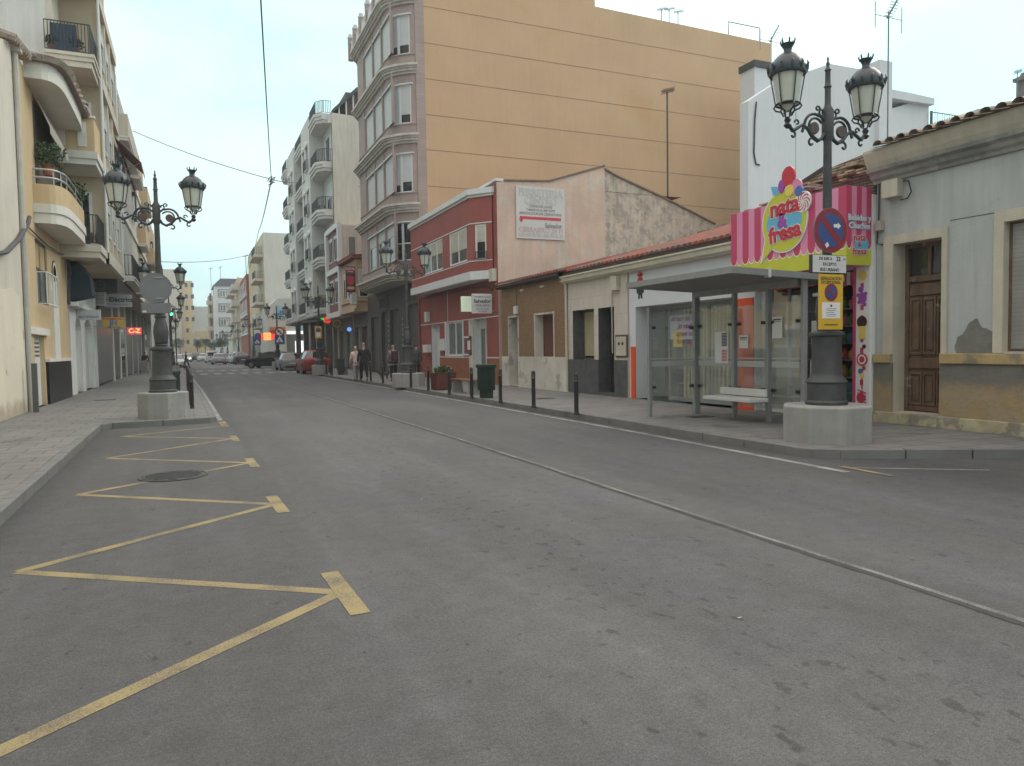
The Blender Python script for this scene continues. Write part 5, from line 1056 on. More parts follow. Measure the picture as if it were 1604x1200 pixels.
YT = 30; Tb = thing('far_tiled_house', 'pale house with low pitched roof at the far right skyline', 'house', (45, YT, 0)); tt = [hY(*p, YT) for p in ((1470, 205), (1530, 171), (1604, 158), (1640, 160))]
mb = MB(mat('pale_stone_render', (.42, .40, .36), .85, .1, .6, .1)); mb.prism(FY(YT), [(tt[0][0], 0)]+tt+[(tt[-1][0], 0)], -6, 0); mb.build('wall', Tb)
x_, z_ = hY(1607, 112, YT-1); mb = MB(GR2); mb.box(x_-.1, x_+.5, YT-1, YT-.5, z_-4, z_-.2); mb.box(x_-.3, x_+.6, YT-1.1, YT-.4, z_-.5, z_-.3); mb.lathe([(.3, z_-.3), (.2, z_+.0)], x_+.2, YT-.8, 8); mb.build('chimney', Tb)
x2, z2 = hY(1594, 112, YT-2); antenna(x2, YT-2, hY(1594, 172, YT-2)[1], z2, 'thin antenna pole beside the chimney at the right edge', 0, .025)
# ------------------------------------------------------------------ far buildings
def simple_windows(F, Bd, us, vs, w_, h_, frame=WHITE, shut=(0, .5, 1), surround=False):
    for v in vs:
        for u in us:
            wd = window(F, (u, u+w_, v, v+h_), Bd, n=.05, shut=random.choice(shut), mull=1 if w_ > 1.2 else 0, frame=frame, fw=.09)
            if surround: MB(WHITE).fbox(F, u-.25, u+w_+.25, v-.3, v, 0, .2).build('sill', wd)
LW = mat('pale_corner_render', (.48, .47, .43), .8, .06, 1, .1)
K0 = thing('corner_shop', 'low pale corner shop with blue signs and lit window across side street', 'shop', (11, 97, PH))
pk = [hY(*p, 97) for p in ((419, 482), (434, 468), (487, 466))]
mb = MB(LW); mb.prism(FY(97), [(pk[0][0], PH)]+pk+[(18, pk[2][1]), (18, PH)], -12, 0); mb.build('wall', K0)
TEAL = mat('pale_teal_sign', (.28, .45, .5), .5)
for (l, t, r, b), body in (((434, 479, 447, 499), 'e'), ((466, 497, 482, 515), 'Dental')):
    r_ = rcY(97, l, t, r, b); mb = MB(TEAL); mb.fbox(FY(97), *r_, 0, .15); so_ = mb.build('wall_panel', K0); text(FY(97), body, (r_[0]+r_[1])/2, (r_[2]+r_[3])/2, 1.1 if len(body) < 3 else .42, .15, PBLUE if len(body) < 3 else MATS['teal_crate'], so_, bold=.03)
r_ = rcY(97, 449, 519, 490, 523); mb = MB(mat('lit_strip', (.8, .8, .8), .5, emit=(1, 1, .98), estr=.9)); mb.fbox(FY(97), *r_, 0, .2); mb.build('light_strip', K0)
r_ = rcY(97, 462, 534, 479, 552); mb = MB(mat('lit_window', (.8, .8, .8), .5, emit=(1, .98, 1), estr=1.1)); mb.fbox(FY(97), *r_, 0, .1); mb.build('lit_window', K0)
mb = MB(GR2); r_ = rcY(97, 449, 524, 490, 556); mb.fbox(FY(97), r_[0], r_[1], PH, r_[3], 0, .06); mb.build('shopfront', K0)
r_ = rcY(96.5, 423, 512, 447, 522); mb = MB(mat('orange_awning', (.5, .2, .04), .7)); mb.fbox(FY(96.5), r_[0], r_[1], (r_[2]+r_[3])/2, r_[3], -.4, .3); mb.use(mat('red_awning_band', (.4, .04, .03))); mb.fbox(FY(96.5), r_[0], r_[1], r_[2], (r_[2]+r_[3])/2-.01, -.4, .25); mb.build('awning', K0)
q = hY(419, 527, 92); mb = MB(mat('red_glow', (.8, .05, .02), .5, emit=(1, .06, .03), estr=.9)); mb.box(q[0]-.7, q[0]+1.4, 92, 92.1, q[1]-.35, q[1]+.3); mb.use(mat('orange_glow', (.9, .3, .05), .5, emit=(1, .4, .12), estr=1.1)); mb.box(q[0]-.45, q[0]+.4, 91.9, 92, q[1]-.45, q[1]+.45); mb.use(BLACKI); mb.box(q[0]+1.7, 9.6, 92.03, 92.07, q[1]-.03, q[1]+.03); single(mb, 'glowing_sign', 'bright red and orange lit sign on the corner by the traffic signs', 'sign')
K = thing('cream_block', 'cream apartment block with blank gable and small balconies behind corner shop', 'apartment block', (9.2, 115, PH)); kt = hY(412, 364, 104)
mb = MB(mat('cream_gable', (.55, .53, .48), .85, .07, .5, .1, streak=.1)); mb.box(kt[0], 17, 104, 132, PH, kt[1]); mb.build('wall', K)
YLW = mat('yellow_render', (.52, .43, .27), .8, .08, 1); mb = MB(YLW); mb.box(kt[0]-.03, kt[0]-.005, 104.0, 132, 4.6, kt[1]); mb.build('yellow_facade', K)
Fk = FX(kt[0]-.03)
for i in range(4):
    z = 4.8+i*3.2; mb = MB(CRW); mb.fbox(Fk, 105, 113, z, z+.35, 0, 1.2); bo = mb.build('balcony', K); rail_bars(MB(BLACKI), [(kt[0], 105.1), (kt[0]-1.15, 105.1), (kt[0]-1.15, 109)], z+.35, 1, .2, .025).build('railing', bo); MB(CRW).fbox(Fk, 109, 113, z+.35, z+1.3, 1.05, 1.2).build('parapet', bo)
    simple_windows(Fk, K, (106, 110.5, 116, 121, 126), (z+1.0,), 1.6, 1.7)
mb = MB(GR2); mb.fbox(Fk, 104, 132, PH, 4.2, .02, .1); mb.build('ground_floor', K)
Lb = thing('red_brick_block', 'red brick block with white window surrounds beyond the cream block', 'apartment block', (8.8, 140, PH)); mb = MB(mat('red_brick_far', (.27, .085, .055), .8, .1, 1)); mb.box(8.9, 16, 132, 150, PH, 14.8); mb.build('wall', Lb)
for z in (4.6, 7.9, 11.2): MB(WHITE).fbox(FX(8.9), 132, 150, z, z+.35, 0, .15).build('floor_band', Lb)
simple_windows(FX(8.9), Lb, (133.5, 138, 142.5, 147), (5.4, 8.7, 12), 1.8, 1.9, surround=True); simple_windows(FY(132), Lb, (9.4,), (12,), 1.4, 1.9) 
Mb_ = thing('balcony_row_block', 'cream block with orange balcony recesses beyond the red brick block', 'apartment block', (8.7, 165, PH)); mb = MB(CRW); mb.box(8.75, 16, 150, 183, PH, 15.8); mb.build('wall', Mb_)
for i in range(4):
    z = 4.3+i*3.1; mb = MB(CRW); mb.fbox(FX(8.75), 151, 160, z, z+1.1, 0, 1.3); mb.fbox(FX(8.75), 166, 178, z, z+1.1, 0, 1.3); mb.build('balcony', Mb_); mb = MB(OCH); mb.fbox(FX(8.75), 151, 160, z+1.1, z+2.6, 0, .05); mb.build('recess_wall', Mb_)
    simple_windows(FX(8.75), Mb_, (153, 162, 169), (z+1.0,), 1.6, 1.5)
N_ = thing('grey_panel_block', 'white and grey apartment block facing down the street with slate roof', 'apartment block', (7.4, 190, PH))
x0, zt_ = hY(335, 448, 190); x1, _ = hY(374, 448, 190); FN = FY(190)
mb = MB(WHITE); mb.box(x0, 14, 190, 204, PH, zt_); mb.build('wall', N_); mb = MB(mat('slate_roof', (.10, .105, .12), .7)); mb.prism(FN, [(x0-.3, zt_), (14, zt_), (14, zt_+1.8), (x0+1.5, zt_+1.8)], -12, .3); mb.build('roof', N_)
mb = MB(mat('grey_brick_panel', (.26, .26, .29), .8))
for i in range(4): mb.fbox(FN, x0+.8, x1, 3.5+i*3.4+1.0, 3.5+i*3.4+3.1, 0, .05)
mb.build('grey_panel', N_)
for i in range(4):
    for u in (x0+1.2, x0+4.2): window(FN, (u, u+1.9, 3.5+i*3.4+1.2, 3.5+i*3.4+2.8), N_, n=.12, shut=.0, mull=2, frame=WHITE, glass=MGLASS, fw=.16)
Ob = thing('brown_balcony_block', 'brown block with curved balconies at the far end of the street', 'apartment block', (4, 205, PH)); x0b, zo = hY(326, 463, 205); mb = MB(OCH); mb.box(x0b, x0+2, 205, 215, PH, zo); mb.build('wall', Ob)
for i in range(4): MB(CRW).box(x0b-.5, x0+.2, 203.8, 205, 4+i*3.3, 5+i*3.3).build('balcony', Ob); MB(DGLASS).box(x0b+.3, x0-.3, 204.9, 204.98, 5+i*3.3, 7+i*3.3).build('window', Ob)
Pb = thing('low_white_block', 'pale plain block closing the far end of the street', 'building', (2, 235, PH)); a = hY(300, 480, 235); b = hY(328, 480, 235); mb = MB(mat('far_white_render', (.50, .52, .53), .8, .05)); mb.box(a[0], b[0], 235, 245, PH, a[1]); mb.build('wall', Pb); mb = MB(YLW); mb.box(a[0]-2, b[0], 234, 235, PH, 8); mb.build('lower_storey', Pb)
simple_windows(FY(234), Pb, (a[0]+.6, b[0]-1.6), (4.8,), 1.2, 1.4)
Qb = thing('orange_far_block', 'orange and yellow apartment block at the far left end of the street', 'apartment block', (-4, 220, PH)); a = hY(256, 428, 220); b = hY(301, 440, 220)
mb = MB(mat('far_orange_render', (.58, .45, .28), .8, .06, .3)); mb.box(a[0]-4, b[0], 220, 232, PH, b[1]); mb.build('wall', Qb); mb = MB(CRW); mb.box(a[0]-6, a[0]+4, 219, 219.9, PH, a[1]+1); mb.build('cream_wing', Qb)
simple_windows(FY(220), Qb, [a[0]+5+i*1.5 for i in range(2)], [4+i*3.1 for i in range(6)], .9, 1.3, frame=CRW, shut=(0, 0, 1))
for px, py, Y_, lab in ((345, 425, 193, 'rooftop antenna on the grey panel block'), (330, 427, 195, 'thin rooftop antenna left of the grey panel block'), (385, 410, 135, 'rooftop antenna above the red brick block')):
    x_, z_ = hY(px, py, Y_); antenna(x_, Y_, hY(px, 452, Y_)[1]-2, z_+1, lab, 0, .06)
# ------------------------------------------------------------------ left side of the street
XL = -4.0; FLw = FL(XL)
ea = hX(44, 600, XL)[0]
CRL = mat('cream_weathered_render', (.60, .555, .475), .85, .07, .9, .12, 15, streak=.08, stain=(.38, .34, .27), stain_at=.66, stain_scale=.7)
La = thing('cream_house', 'plain cream rendered house wall at the left edge with white downpipe', 'house', (XL, 18, PH))
t0 = hX(0, 60, XL); t1 = hX(37, 97, XL)
mb = MB(CRL); mb.prism(FLw, [(-6, PH), (ea, PH), (ea, t1[1]), (t0[0], t0[1]), (12, t0[1]-1.2), (-6, t0[1]-1.2)], -4, 0); mb.build('wall', La)
zp = hX(20, 462, XL)[1]
pts_ = [(-6, PH), (ea-.35, PH)]+[(ea-.35, 1.0), (ea-.5, zp-.3)]+[(ea-.6-i*.9, zp+.12*math.sin(i*1.7)+.03*i) for i in range(30)]
mb = MB(mat('fresh_cream_patch', (.68, .62, .50), .85, .06, .8, .1, 18, streak=.05, stain=(.42, .34, .24), stain_at=.67)); splash_band(MATS['fresh_cream_patch'], .30, (.36, .30, .22), .12, .3, True); splash_band(CRL, .30, (.36, .30, .22), .12, .3, True); mb.prism(FLw, pts_, 0, .012); mb.build('render_patch', La)
CABLE = mat('grey_cable', (.07, .07, .075), .6)
pipe([(XL+.07, ea-.1, PH), (XL+.07, ea-.1, t1[1]-.3)], .07, 'downpipe', La, mat('off_white_pipe', (.46, .43, .38), .6, .1, 3))
mb = MB(mat('off_white_pipe', (.46, .43, .38))); mb.box(XL, XL+.22, ea-.22, ea+.03, t1[1]-.3, t1[1]+.05); mb.build('rain_hopper', La)
cp = [hX(*p, XL+.1) for p in ((-20, 400), (10, 395), (30, 375), (44, 350), (46, 340))]
pipe([(XL+.1, a, b) for a, b in cp], .055, 'cable_bundle', La, CABLE)
mb = MB(CLAY)
for i in range(10):
    u = t1[0]-i*.26; z = t1[1]+.05-i*.03; mb.tube([(XL+.25, u, z), (XL-.6, u, z+.25)], .1, 6)
mb.build('eave_tiles', La)
# b: house with curved balcony
OCL = mat('ochre_render_left', (.56, .42, .25), .8, .07, 1, .1, 20, streak=.1); WHB = mat('white_band', (.66, .635, .58), .75, .06, 2, .05)
yb0, yb1 = ea+.02, 30.5
Lb_ = thing('curved_balcony_house', 'ochre house with curved solid balcony under tiled round canopy', 'house', (XL, 27.5, PH))
hwb = rcX(XL, 54, 372, 77, 480); hgar = rcX(XL, 53, 525, 74, 640); hgar = (max(hgar[0], yb0+.1), hgar[1], PH, hgar[3]); hwb = (max(hwb[0], yb0+.1), hwb[1], hwb[2], hwb[3])
mb = MB(OCL); mb.wall(FLw, yb0, yb1, PH, 9.6, [hwb, hgar], .25); mb.face([(XL, yb0, 9.5), (XL, yb1, 9.5), (XL-6, yb1, 9.7), (XL-6, yb0, 9.7)]); mb.build('wall', Lb_)
window(FLw, hwb, Lb_, n=-.05, shut=.42, mull=1, fw=.09, glass=MGLASS, frame=GR2, shutm=mat('beige_blind', (.45, .33, .18), .7))
rail_bars(MB(WHITE), [(XL, hwb[0]), (XL+.25, hwb[0]), (XL+.25, hwb[1]), (XL, hwb[1])], hwb[2]-.1, 1.0, .5, .015).build('window_guard', Lb_)
gd = MB(WHITE); gd.fbox(FLw, hgar[0], hgar[1], hgar[2], hgar[3], -.2, -.12)
gd = gd.build('garage_door', Lb_); v_ = MB(GR2)
for i in range(4): v_.fbox(FLw, hgar[0]+.1, hgar[1]-.1, hgar[3]-.6+i*.12, hgar[3]-.54+i*.12, -.12, -.115)
v_.build('vent_grille', gd)
mb = MB(WHB); mb.fbox(FLw, yb0+.02, hgar[1]+.4, hgar[3]+.02, hgar[3]+.22, 0, .1); mb.build('lintel', Lb_)
mb = MB(mat('black_dado_tiles', (.012, .012, .013), .3, .1, 3, 0, spec=.25)); mb.fbox(FLw, hgar[1]+.1, yb1-.4, PH, 1.4, 0, .08); mb.build('black_dado', Lb_)
mb = MB(WHB); q = hX(88, 560, XL)[0]; mb.prism(FLw, [(q-.5, 1.42), (q-.5, 3.4)]+[(q-.5*math.cos(t*math.pi/8), 3.4+.55*math.sin(t*math.pi/8)) for t in range(1, 8)]+[(q+.5, 3.4), (q+.5, 1.42)], 0, .07); mb.fbox(FLw, hgar[1]+.05, yb1-.4, 1.4, 1.5, 0, .12); mb.build('blind_arch', Lb_)
q = hX(84, 430, XL); mb = MB(DGLASS); mb.disc(FLw, q[0], q[1], .3, 0, .03, 20, 1, 1.5); mb.use(WHB); mb.ring(FLw, q[0], q[1], .3, .4, .035); mb.build('oval_window', Lb_)
def bulge(a, b, yc, z0, z1, r0=0, k=16, inner=None):
    P_ = [(XL+a*abs(math.sin(t*math.pi/k))**.42, yc-b*math.copysign(abs(math.cos(t*math.pi/k))**.42, math.cos(t*math.pi/k)) if t != k/2 else yc) for t in range(k+1)]; return P_
yc = 27.5
bp = bulge(.80, 2.6, yc, 0, 0); bi = bulge(.70, 2.46, yc, 0, 0)
mb = MB(WHB); mb.slab(bp, 5.4, 5.7); mb.slab(bulge(.84, 2.65, yc, 0, 0), 5.7, 5.95); bo = mb.build('balcony', Lb_)
mb = MB(OCL)
for i in range(16):
    (x0, y0), (x1, y1), (x2, y2), (x3, y3) = bp[i], bp[i+1], bi[i+1], bi[i]; mb.slab([(x0, y0), (x1, y1), (x2, y2), (x3, y3)], 5.95, 6.52)
mb.build('parapet', bo)
mb = MB(mat('brushed_rail', (.45, .45, .45), .4, metal=.4)); bm = bulge(.75, 2.53, yc, 0, 0)
for z in (6.72, 6.95): mb.tube([(x, y, z) for x, y in bm], .03, 6)
for i in range(0, 17, 2): mb.tube([(bm[i][0], bm[i][1], 6.5), (bm[i][0], bm[i][1], 6.95)], .02, 5)
mb.build('railing', bo)
ca = bulge(.85, 2.9, yc-.3, 0, 0); cb_ = bulge(1.02, 3.07, yc-.3, 0, 0)
mb = MB(WHB); mb.slab(ca, 9.3, 9.75); mb.use(mat('canopy_top', (.2, .16, .13))); mb.slab(cb_, 9.75, 9.8); cn = mb.build('canopy', Lb_)
mb = MB(CLAY)
for i in range(44):
    q = i/43*(len(cb_)-1); j = min(int(q), len(cb_)-2); f = q-j; x = cb_[j][0]*(1-f)+cb_[j+1][0]*f+.04; y = cb_[j][1]*(1-f)+cb_[j+1][1]*f; mb.tube([(x, y, 9.84), (XL-.2, yc-.3+(y-yc+.3)*.5, 10.5)], [.095, .05], 6)
mb.build('canopy_tiles', cn)
mb = MB(mat('painted_loggia_shade', (.10, .08, .06))); mb.fbox(FLw, 25.4, 29.6, 6.0, 9.0, 0, .03); mb.build('shaded_opening_panel', Lb_)  # flat dark panel; the shade of the recess is put into its colour
mb = MB(mat('striped_beige_awning', (.38, .35, .3), .8, .15, 6)); mb.face([(XL+.05, 25.4, 9.2), (XL+.05, 28.9, 9.2), (XL+.42, 28.9, 8.3), (XL+.42, 25.4, 8.3)]); mb.face([(XL+.42, 25.4, 8.3), (XL+.42, 28.9, 8.3), (XL+.42, 28.9, 8.1), (XL+.42, 25.4, 8.1)]); mb.build('awning', Lb_)
mb = MB(mat('grey_post', (.10, .10, .10), .5)); q = hX(54, 600, XL+.25); mb.box(XL+.2, XL+.32, q[0]-.06, q[0]+.06, PH, 1.4); single(mb, 'post', 'dark grey square post beside white garage door', 'post', bevel=.01)
# plants on the balcony
LEAF = mat('leaf_green', (.035, .075, .02), .6, .35, 9, 0); LEAF2 = mat('leaf_dark', (.02, .04, .016), .6, .35, 9, 0); TERR = mat('terracotta', (.30, .11, .06), .8, .1, 4)
def leaves(mb, c, r, n, s, squash=.8):
    for _ in range(n):
        d = Vector((random.gauss(0, 1), random.gauss(0, 1), random.gauss(0, 1))).normalized(); d *= random.random()**.4; p = Vector(c)+Vector((d.x*r, d.y*r, d.z*r*squash))
        a = Vector((random.uniform(-1, 1), random.uniform(-1, 1), random.uniform(-.5, 1))).normalized()*s*random.uniform(.6, 1.3); b = a.orthogonal().normalized()*s*.4
        b.rotate(Matrix.Rotation(random.random()*6, 3, a))
        mb.face([p, p+a*.5+b, p+a, p+a*.5-b])
def pot_plant(x, y, z, r, label, planter=False, n=260):
    t_ = thing('potted_plant', label, 'plant', (x, y, z))
    mb = MB(TERR)
    if planter: mb.box(x-.14, x+.14, y-.45, y+.45, z, z+.24)
    else: mb.lathe([(.12, z), (.17, z+.28), (.19, z+.3), (.15, z+.3)], x, y, 12)
    mb.build('pot', t_); m1 = MB(LEAF); leaves(m1, (x, y, z+.3+r*.6), r, n, .09); m1.build('foliage', t_); return t_
pot_plant(XL+.45, 28.6, 6.4, .55, 'bushy green potted plant overhanging the far end of the curved balcony', n=900)
pot_plant(XL+.5, 26.3, 6.0, .3, 'long terracotta planter with trailing plant on the curved balcony', True)
pot_plant(XL+.3, 25.6, 6.9, .5, 'tall dark leafy plant standing behind the curved balcony rail', n=500)
# c: balcony block
CRB = mat('cream_block_render', (.55, .50, .42), .85, .07, .8, .1, 15, streak=.12); TANB = mat('tan_recess_render', (.46, .38, .27), .85, .07, 1, .1); WGB = mat('white_grey_party_wall', (.60, .59, .57), .9, .06, .7, .12, 12, streak=.14)
Lc = thing('stacked_balcony_block', 'tall cream block with three stacked balconies of different rails on the left', 'apartment block', (XL, 33, PH))
XO = -2.82
mb = MB(WGB); mb.box(-14, XL-.2, 29.9, 38, PH, 24); mb.build('party_wall', Lc)
mb = MB(CRB); mb.box(XL-.2, XL, 29.9, 38, 5.0, 24); mb.build('wall', Lc)
mb = MB(TANB); mb.box(XL, XO, 31.5, 38, 5.0, 14.6); mb.box(XL, XO, 31.5, 33.6, 14.6, 24); mb.build('projecting_bay', Lc)
FO = FL(XO); FE_ = FY(31.5)
mb = MB(CRB)
for y in (31.5, 33.4, 35.2, 37.7): mb.fbox(FO, y, y+.3, 5.0, 14.7 if y > 33.5 else 24, 0, .1)
for z in (5.0, 8.2, 11.45, 14.55): mb.fbox(FO, 31.5, 38, z, z+.45, 0, .14)
mb.build('bay_trim', Lc)
for z in (5.0, 8.2, 11.45):
    for y in (32, 33.9, 36): window(FO, (y, y+1.2, z+1.1, z+2.5), Lc, n=.06, shut=.3, mull=0)
mb = MB(WHITE); mb.fbox(FE_, -3.85, -3.2, 5.45, 7.6, 0, .05); dr = mb.build('balcony_door', Lc); m1 = MB(DGLASS); m1.fbox(FE_, -3.75, -3.3, 5.5, 7.5, .05, .06); m1.build('pane', dr)
mb = MB(WHITE); mb.fbox(FE_, -3.9, -3.1, 10.0, 10.9, 0, .05); dr = mb.build('window', Lc); m1 = MB(DGLASS); m1.fbox(FE_, -3.82, -3.18, 10.05, 10.85, .05, .06); m1.build('pane', dr)
for z, kind in ((4.98, 'iron'), (8.18, 'solid'), (11.47, 'glass'), (14.7, 'solid'), (17.9, 'iron')):
    mb = MB(CRB if kind != 'solid' else WHB); mb.box(XL-.2, XO+.0, 29.45, 31.6, z, z+.2); mb.box(XL-.2, XO+.06, 29.4, 31.6, z+.2, z+.45); 
    if kind == 'glass': mb.box(XL-.2, XO+.1, 29.36, 31.6, z+.35, z+.46)
    bo = mb.build('balcony', Lc)
    if kind == 'solid':
        m1 = MB(OCL); m1.box(XL-.2, XO-.02, 29.47, 29.6, z+.45, z+1.6); m1.box(XO-.15, XO-.02, 29.6, 31.6, z+.45, z+1.6); m1.build('parapet', bo)
        m1 = MB(WHB); m1.box(-4.0, -3.72, 29.44, 29.47, z+.6, z+1.45); m1.box(-3.35, -3.08, 29.44, 29.47, z+.6, z+1.45); m1.box(XL-.2, XO+.02, 29.43, 29.62, z+1.6, z+1.68); m1.build('white_panel', bo)
    else:
        m1 = MB(BLACKI); rail_bars(m1, [(XL-.2, 29.5), (XO-.04, 29.5), (XO-.04, 31.5)], z+.45, 1.05, .1, .013)
        if kind == 'iron':
            for i in range(9): m1.lathe([(.02, z+.5), (.06, z+.65), (.06, z+.75), (.02, z+.88)], XL-.1+i*.15, 29.5, 6)
        m1.build('railing', bo)
        if kind == 'glass': m1 = MB(mat('blue_dark_screen', (.02, .05, .09), .3)); m1.box(-4.05, -3.25, 29.6, 29.62, z+.5, z+1.45); m1.build('privacy_screen', bo)
pot_plant(-3.35, 29.8, 11.9, .3, 'reddish leafy potted plant behind the dark rail of the top left balcony')
pot_plant(-4.0, 29.75, 11.9, .25, 'small green potted plant at the inner end of the top left balcony rail')
mb = MB(mat('brown_awning', (.20, .10, .07), .8, .1, 4)); mb.face([(XO+.1, 36, 10.9), (XO+.1, 38.6, 10.9), (XO+1.1, 38.6, 9.9), (XO+1.1, 36, 9.9)]); mb.face([(XO+1.1, 36, 9.9), (XO+1.1, 38.6, 9.9), (XO+1.1, 38.6, 9.7), (XO+1.1, 36, 9.7)]); mb.tube([(XO+.1, 36, 9.3), (XO+1.1, 36, 9.9)], .02, 5); mb.build('awning', Lc)
# ground floor of c: white arches
WAR = mat('white_painted_arches', (.70, .69, .66), .8, .07, 1.5, .1, 20, streak=.12)
mb = MB(WAR); arches = [hX(p, 560, XL)[0] for p in (101, 112)]+[hX(p, 560, XL)[0] for p in (120, 129)]+[hX(p, 560, XL)[0] for p in (134, 146)]
hs = [(arches[0], arches[1], PH, 3.3), (arches[2], arches[3], PH, 3.1), (arches[4], arches[5], PH, 3.1)]
mb.wall(FLw, 30.5, 40.2, PH, 5.0, hs, .4)
for h in hs:
    c = (h[0]+h[1])/2; r = (h[1]-h[0])/2
    arc = [(c-r*math.cos(t*math.pi/10), h[3]-.55+.55*math.sin(t*math.pi/10)) for t in range(11)]
    for p, q in zip(arc, arc[1:]): mb.prism(FLw, [p, q, (q[0], h[3]+.01), (p[0], h[3]+.01)], -.4, -.001)
mb.fbox(FLw, 30.5, 34.5, 3.36, 3.5, 0, .3); mb.build('arcade', Lc)
for h, m_ in zip(hs, (mat('brown_rolling_gate', (.16, .13, .10), .6), MGLASS, SHUTG)): m1 = MB(m_); m1.fbox(FLw, h[0], h[1], PH, h[3], -.42, -.35); m1.build('gate', Lc)
m1 = MB(mat('dark_blue_awning', (.015, .03, .045), .7)); m1.prism(FY(30.7), [(-4.1, 3.55), (-3.25, 3.75), (-3.3, 4.4), (-3.55, 4.85), (-4.1, 5.0)], -1.2, 0); m1.build('rolled_awning', Lc)
# generic overhanging blocks further along
def lblock(y0, y1, top, label, wm, bm_, rail, nf=3, xo=XO, name='apartment_block', base=4.98, solidm=None, shopm=None, awn=None):
    t_ = thing(name, label, 'apartment block', (XL, (y0+y1)/2, PH)); Fo = FL(xo)
    mb = MB(wm); mb.box(-14, xo, y0+.01, y1-.01, base, top); mb.build('wall', t_)
    mb = MB(shopm or GR2); mb.box(-14, XL, y0+.01, y1-.01, PH, base); mb.build('ground_floor', t_)
    n = max(1, int((y1-y0)/4.2)); st = (y1-y0)/n
    for f in range(nf):
        z = base+f*3.2
        mb = MB(WHB); mb.fbox(Fo, y0+.02, y1-.02, z, z+.3, 0, .08); mb.build('floor_band', t_)
        for i in range(n):
            ya = y0+i*st+.3
            if (i+f) % 2 == 0:
                b_ = balcony(Fo, ya, ya+st-.8, z, .5, t_, bm_, .2, rail if (i+f) % 4 == 0 else 'solid', rm=(solidm if not (rail == 'bars' and (i+f) % 4 == 0) else BLACKI), rh=1.0, sp=.14)
                window(Fo, (ya+.4, ya+1.8, z+.3, z+2.5), t_, n=.03, shut=random.choice((0, .4)), mull=1)
            else:
                window(Fo, (ya+.3, ya+1.4, z+1.1, z+2.5), t_, n=.03, shut=random.choice((.2, .7, 1)), mull=1); window(Fo, (ya+2.0, ya+3.0, z+1.1, z+2.5), t_, n=.03, shut=random.choice((0, .5, 1)), mull=0)
                mb = MB(BLACKI)
                for k in range(7): mb.fbox(Fo, ya+.3+k*.18, ya+.33+k*.18, z+1.0, z+2.5, .18, .21)
                mb.fbox(Fo, ya+.3, ya+1.45, z+1.0, z+1.04, .05, .22); mb.fbox(Fo, ya+.3, ya+1.45, z+2.46, z+2.5, .05, .22); mb.build('window_guard', t_)
    for i in range(n):
        m1 = MB(random.choice((MGLASS, SHUTG, DGLASS))); m1.fbox(FLw, y0+i*st+.3, y0+(i+1)*st-.3, PH+.1, 3.4, 0, .04); m1.build('shop_window', t_)
        m1 = MB(WAR); m1.fbox(FLw, y0+i*st-.12, y0+i*st+.25, PH, 4.9, 0, .08); m1.build('pier', t_)
    return t_
GWB = mat('grey_white_render', (.44, .42, .38), .85, .08, 1, .1, 15, streak=.12)
lblock(38, 46, 14.2, 'grey white apartment block on the left beyond stacked balconies', GWB, WHB, 'bars', solidm=CRB)
lblock(46, 54.5, 14.3, 'cream apartment block on the left behind the first street lamp', CRB, WHB, 'solid', solidm=OCL)
lblock(54.5, 66, 13.0, 'beige apartment block with ochre balconies beyond the glowing shop sign', CRW, CRB, 'bars', solidm=OCL)
lblock(66, 76, 12.6, 'pale orange apartment block further along the left pavement', OCL, WHB, 'solid', 2, solidm=CRB)
lblock(76, 92, 9.8, 'low cream block behind the distant left street lamps', CRB, WHB, 'bars', 1, solidm=CRB)
lblock(92, 108, 8.6, 'farthest low block of the left row near the zebra crossing', GWB, WHB, 'solid', 1, solidm=OCL)
for y, z0, z1, lab in ((38.0, 4.9, 14.2, Lc), (31.35, 5.4, 22, Lc)): pipe([(XO+.08, y, z0), (XO+.08, y, z1)], .05, 'downpipe', lab, WHITE)
pipe([(XL+.05, 30.45, 3.4), (XL+.1, 30.4, 4.9), (XL+.06, 30.2, 5.2)], .05, 'cable_bundle', Lb_, CABLE)
pipe([(XL+.06, ea+.1, 5.1), (XL+.07, 26.5, 4.95), (XL+.07, 28.6, 5.0), (XL+.06, 30.3, 5.1)], .02, 'cable', Lb_, CABLE); pipe([(XL+.05, 30.3, 5.0), (XL+.16, 30.35, 4.5), (XL+.05, 30.4, 4.2)], .025, 'cable', Lb_, CABLE)
# blade signs on the left
def blade(Y, l, t, r, b, label, m, lines, th=.15, name='blade_sign', d=0., post=None):
    r_ = rcY(Y, l, t, r, b); t_ = thing(name, label, 'sign', ((r_[0]+r_[1])/2, Y, r_[2])); F = FY(Y)
    mb = MB(m); mb.fbox(F, *r_, -th, 0); bx = mb.build('sign_box', t_, bevel=.01)
    for (s, fx, fy, sz, mm, bo) in lines: text(F, s, r_[0]+(r_[1]-r_[0])*fx, r_[3]-(r_[3]-r_[2])*fy, sz, .0, mm, t_, bold=bo, ext=.004)
    for z in (r_[2]+.1, r_[3]-.1): MB(ALU).box(XL, r_[0], Y+.05, Y+.09, z-.015, z+.015).build('bracket', t_)
    return t_
SW = mat('blade_white', (.52, .52, .52), .5, .05, 2, 0)
blade(40, 162, 461, 207, 481, 'white shop sign reading Eléctrica hanging under the left balconies', SW, [('ni·Eléctrica', .5, .42, .3, mat('slate_letters', (.06, .07, .1), .5), .03), ('material eléctrico', .6, .8, .09, GR, .01)])
blade(32.6, 120, 485, 158, 501, 'small white sign hanging by the white arches left of the electrical shop sign', SW, [('MLG ENERGIA', .5, .72, .11, GR, .02)])
FY33 = FY(32.58)
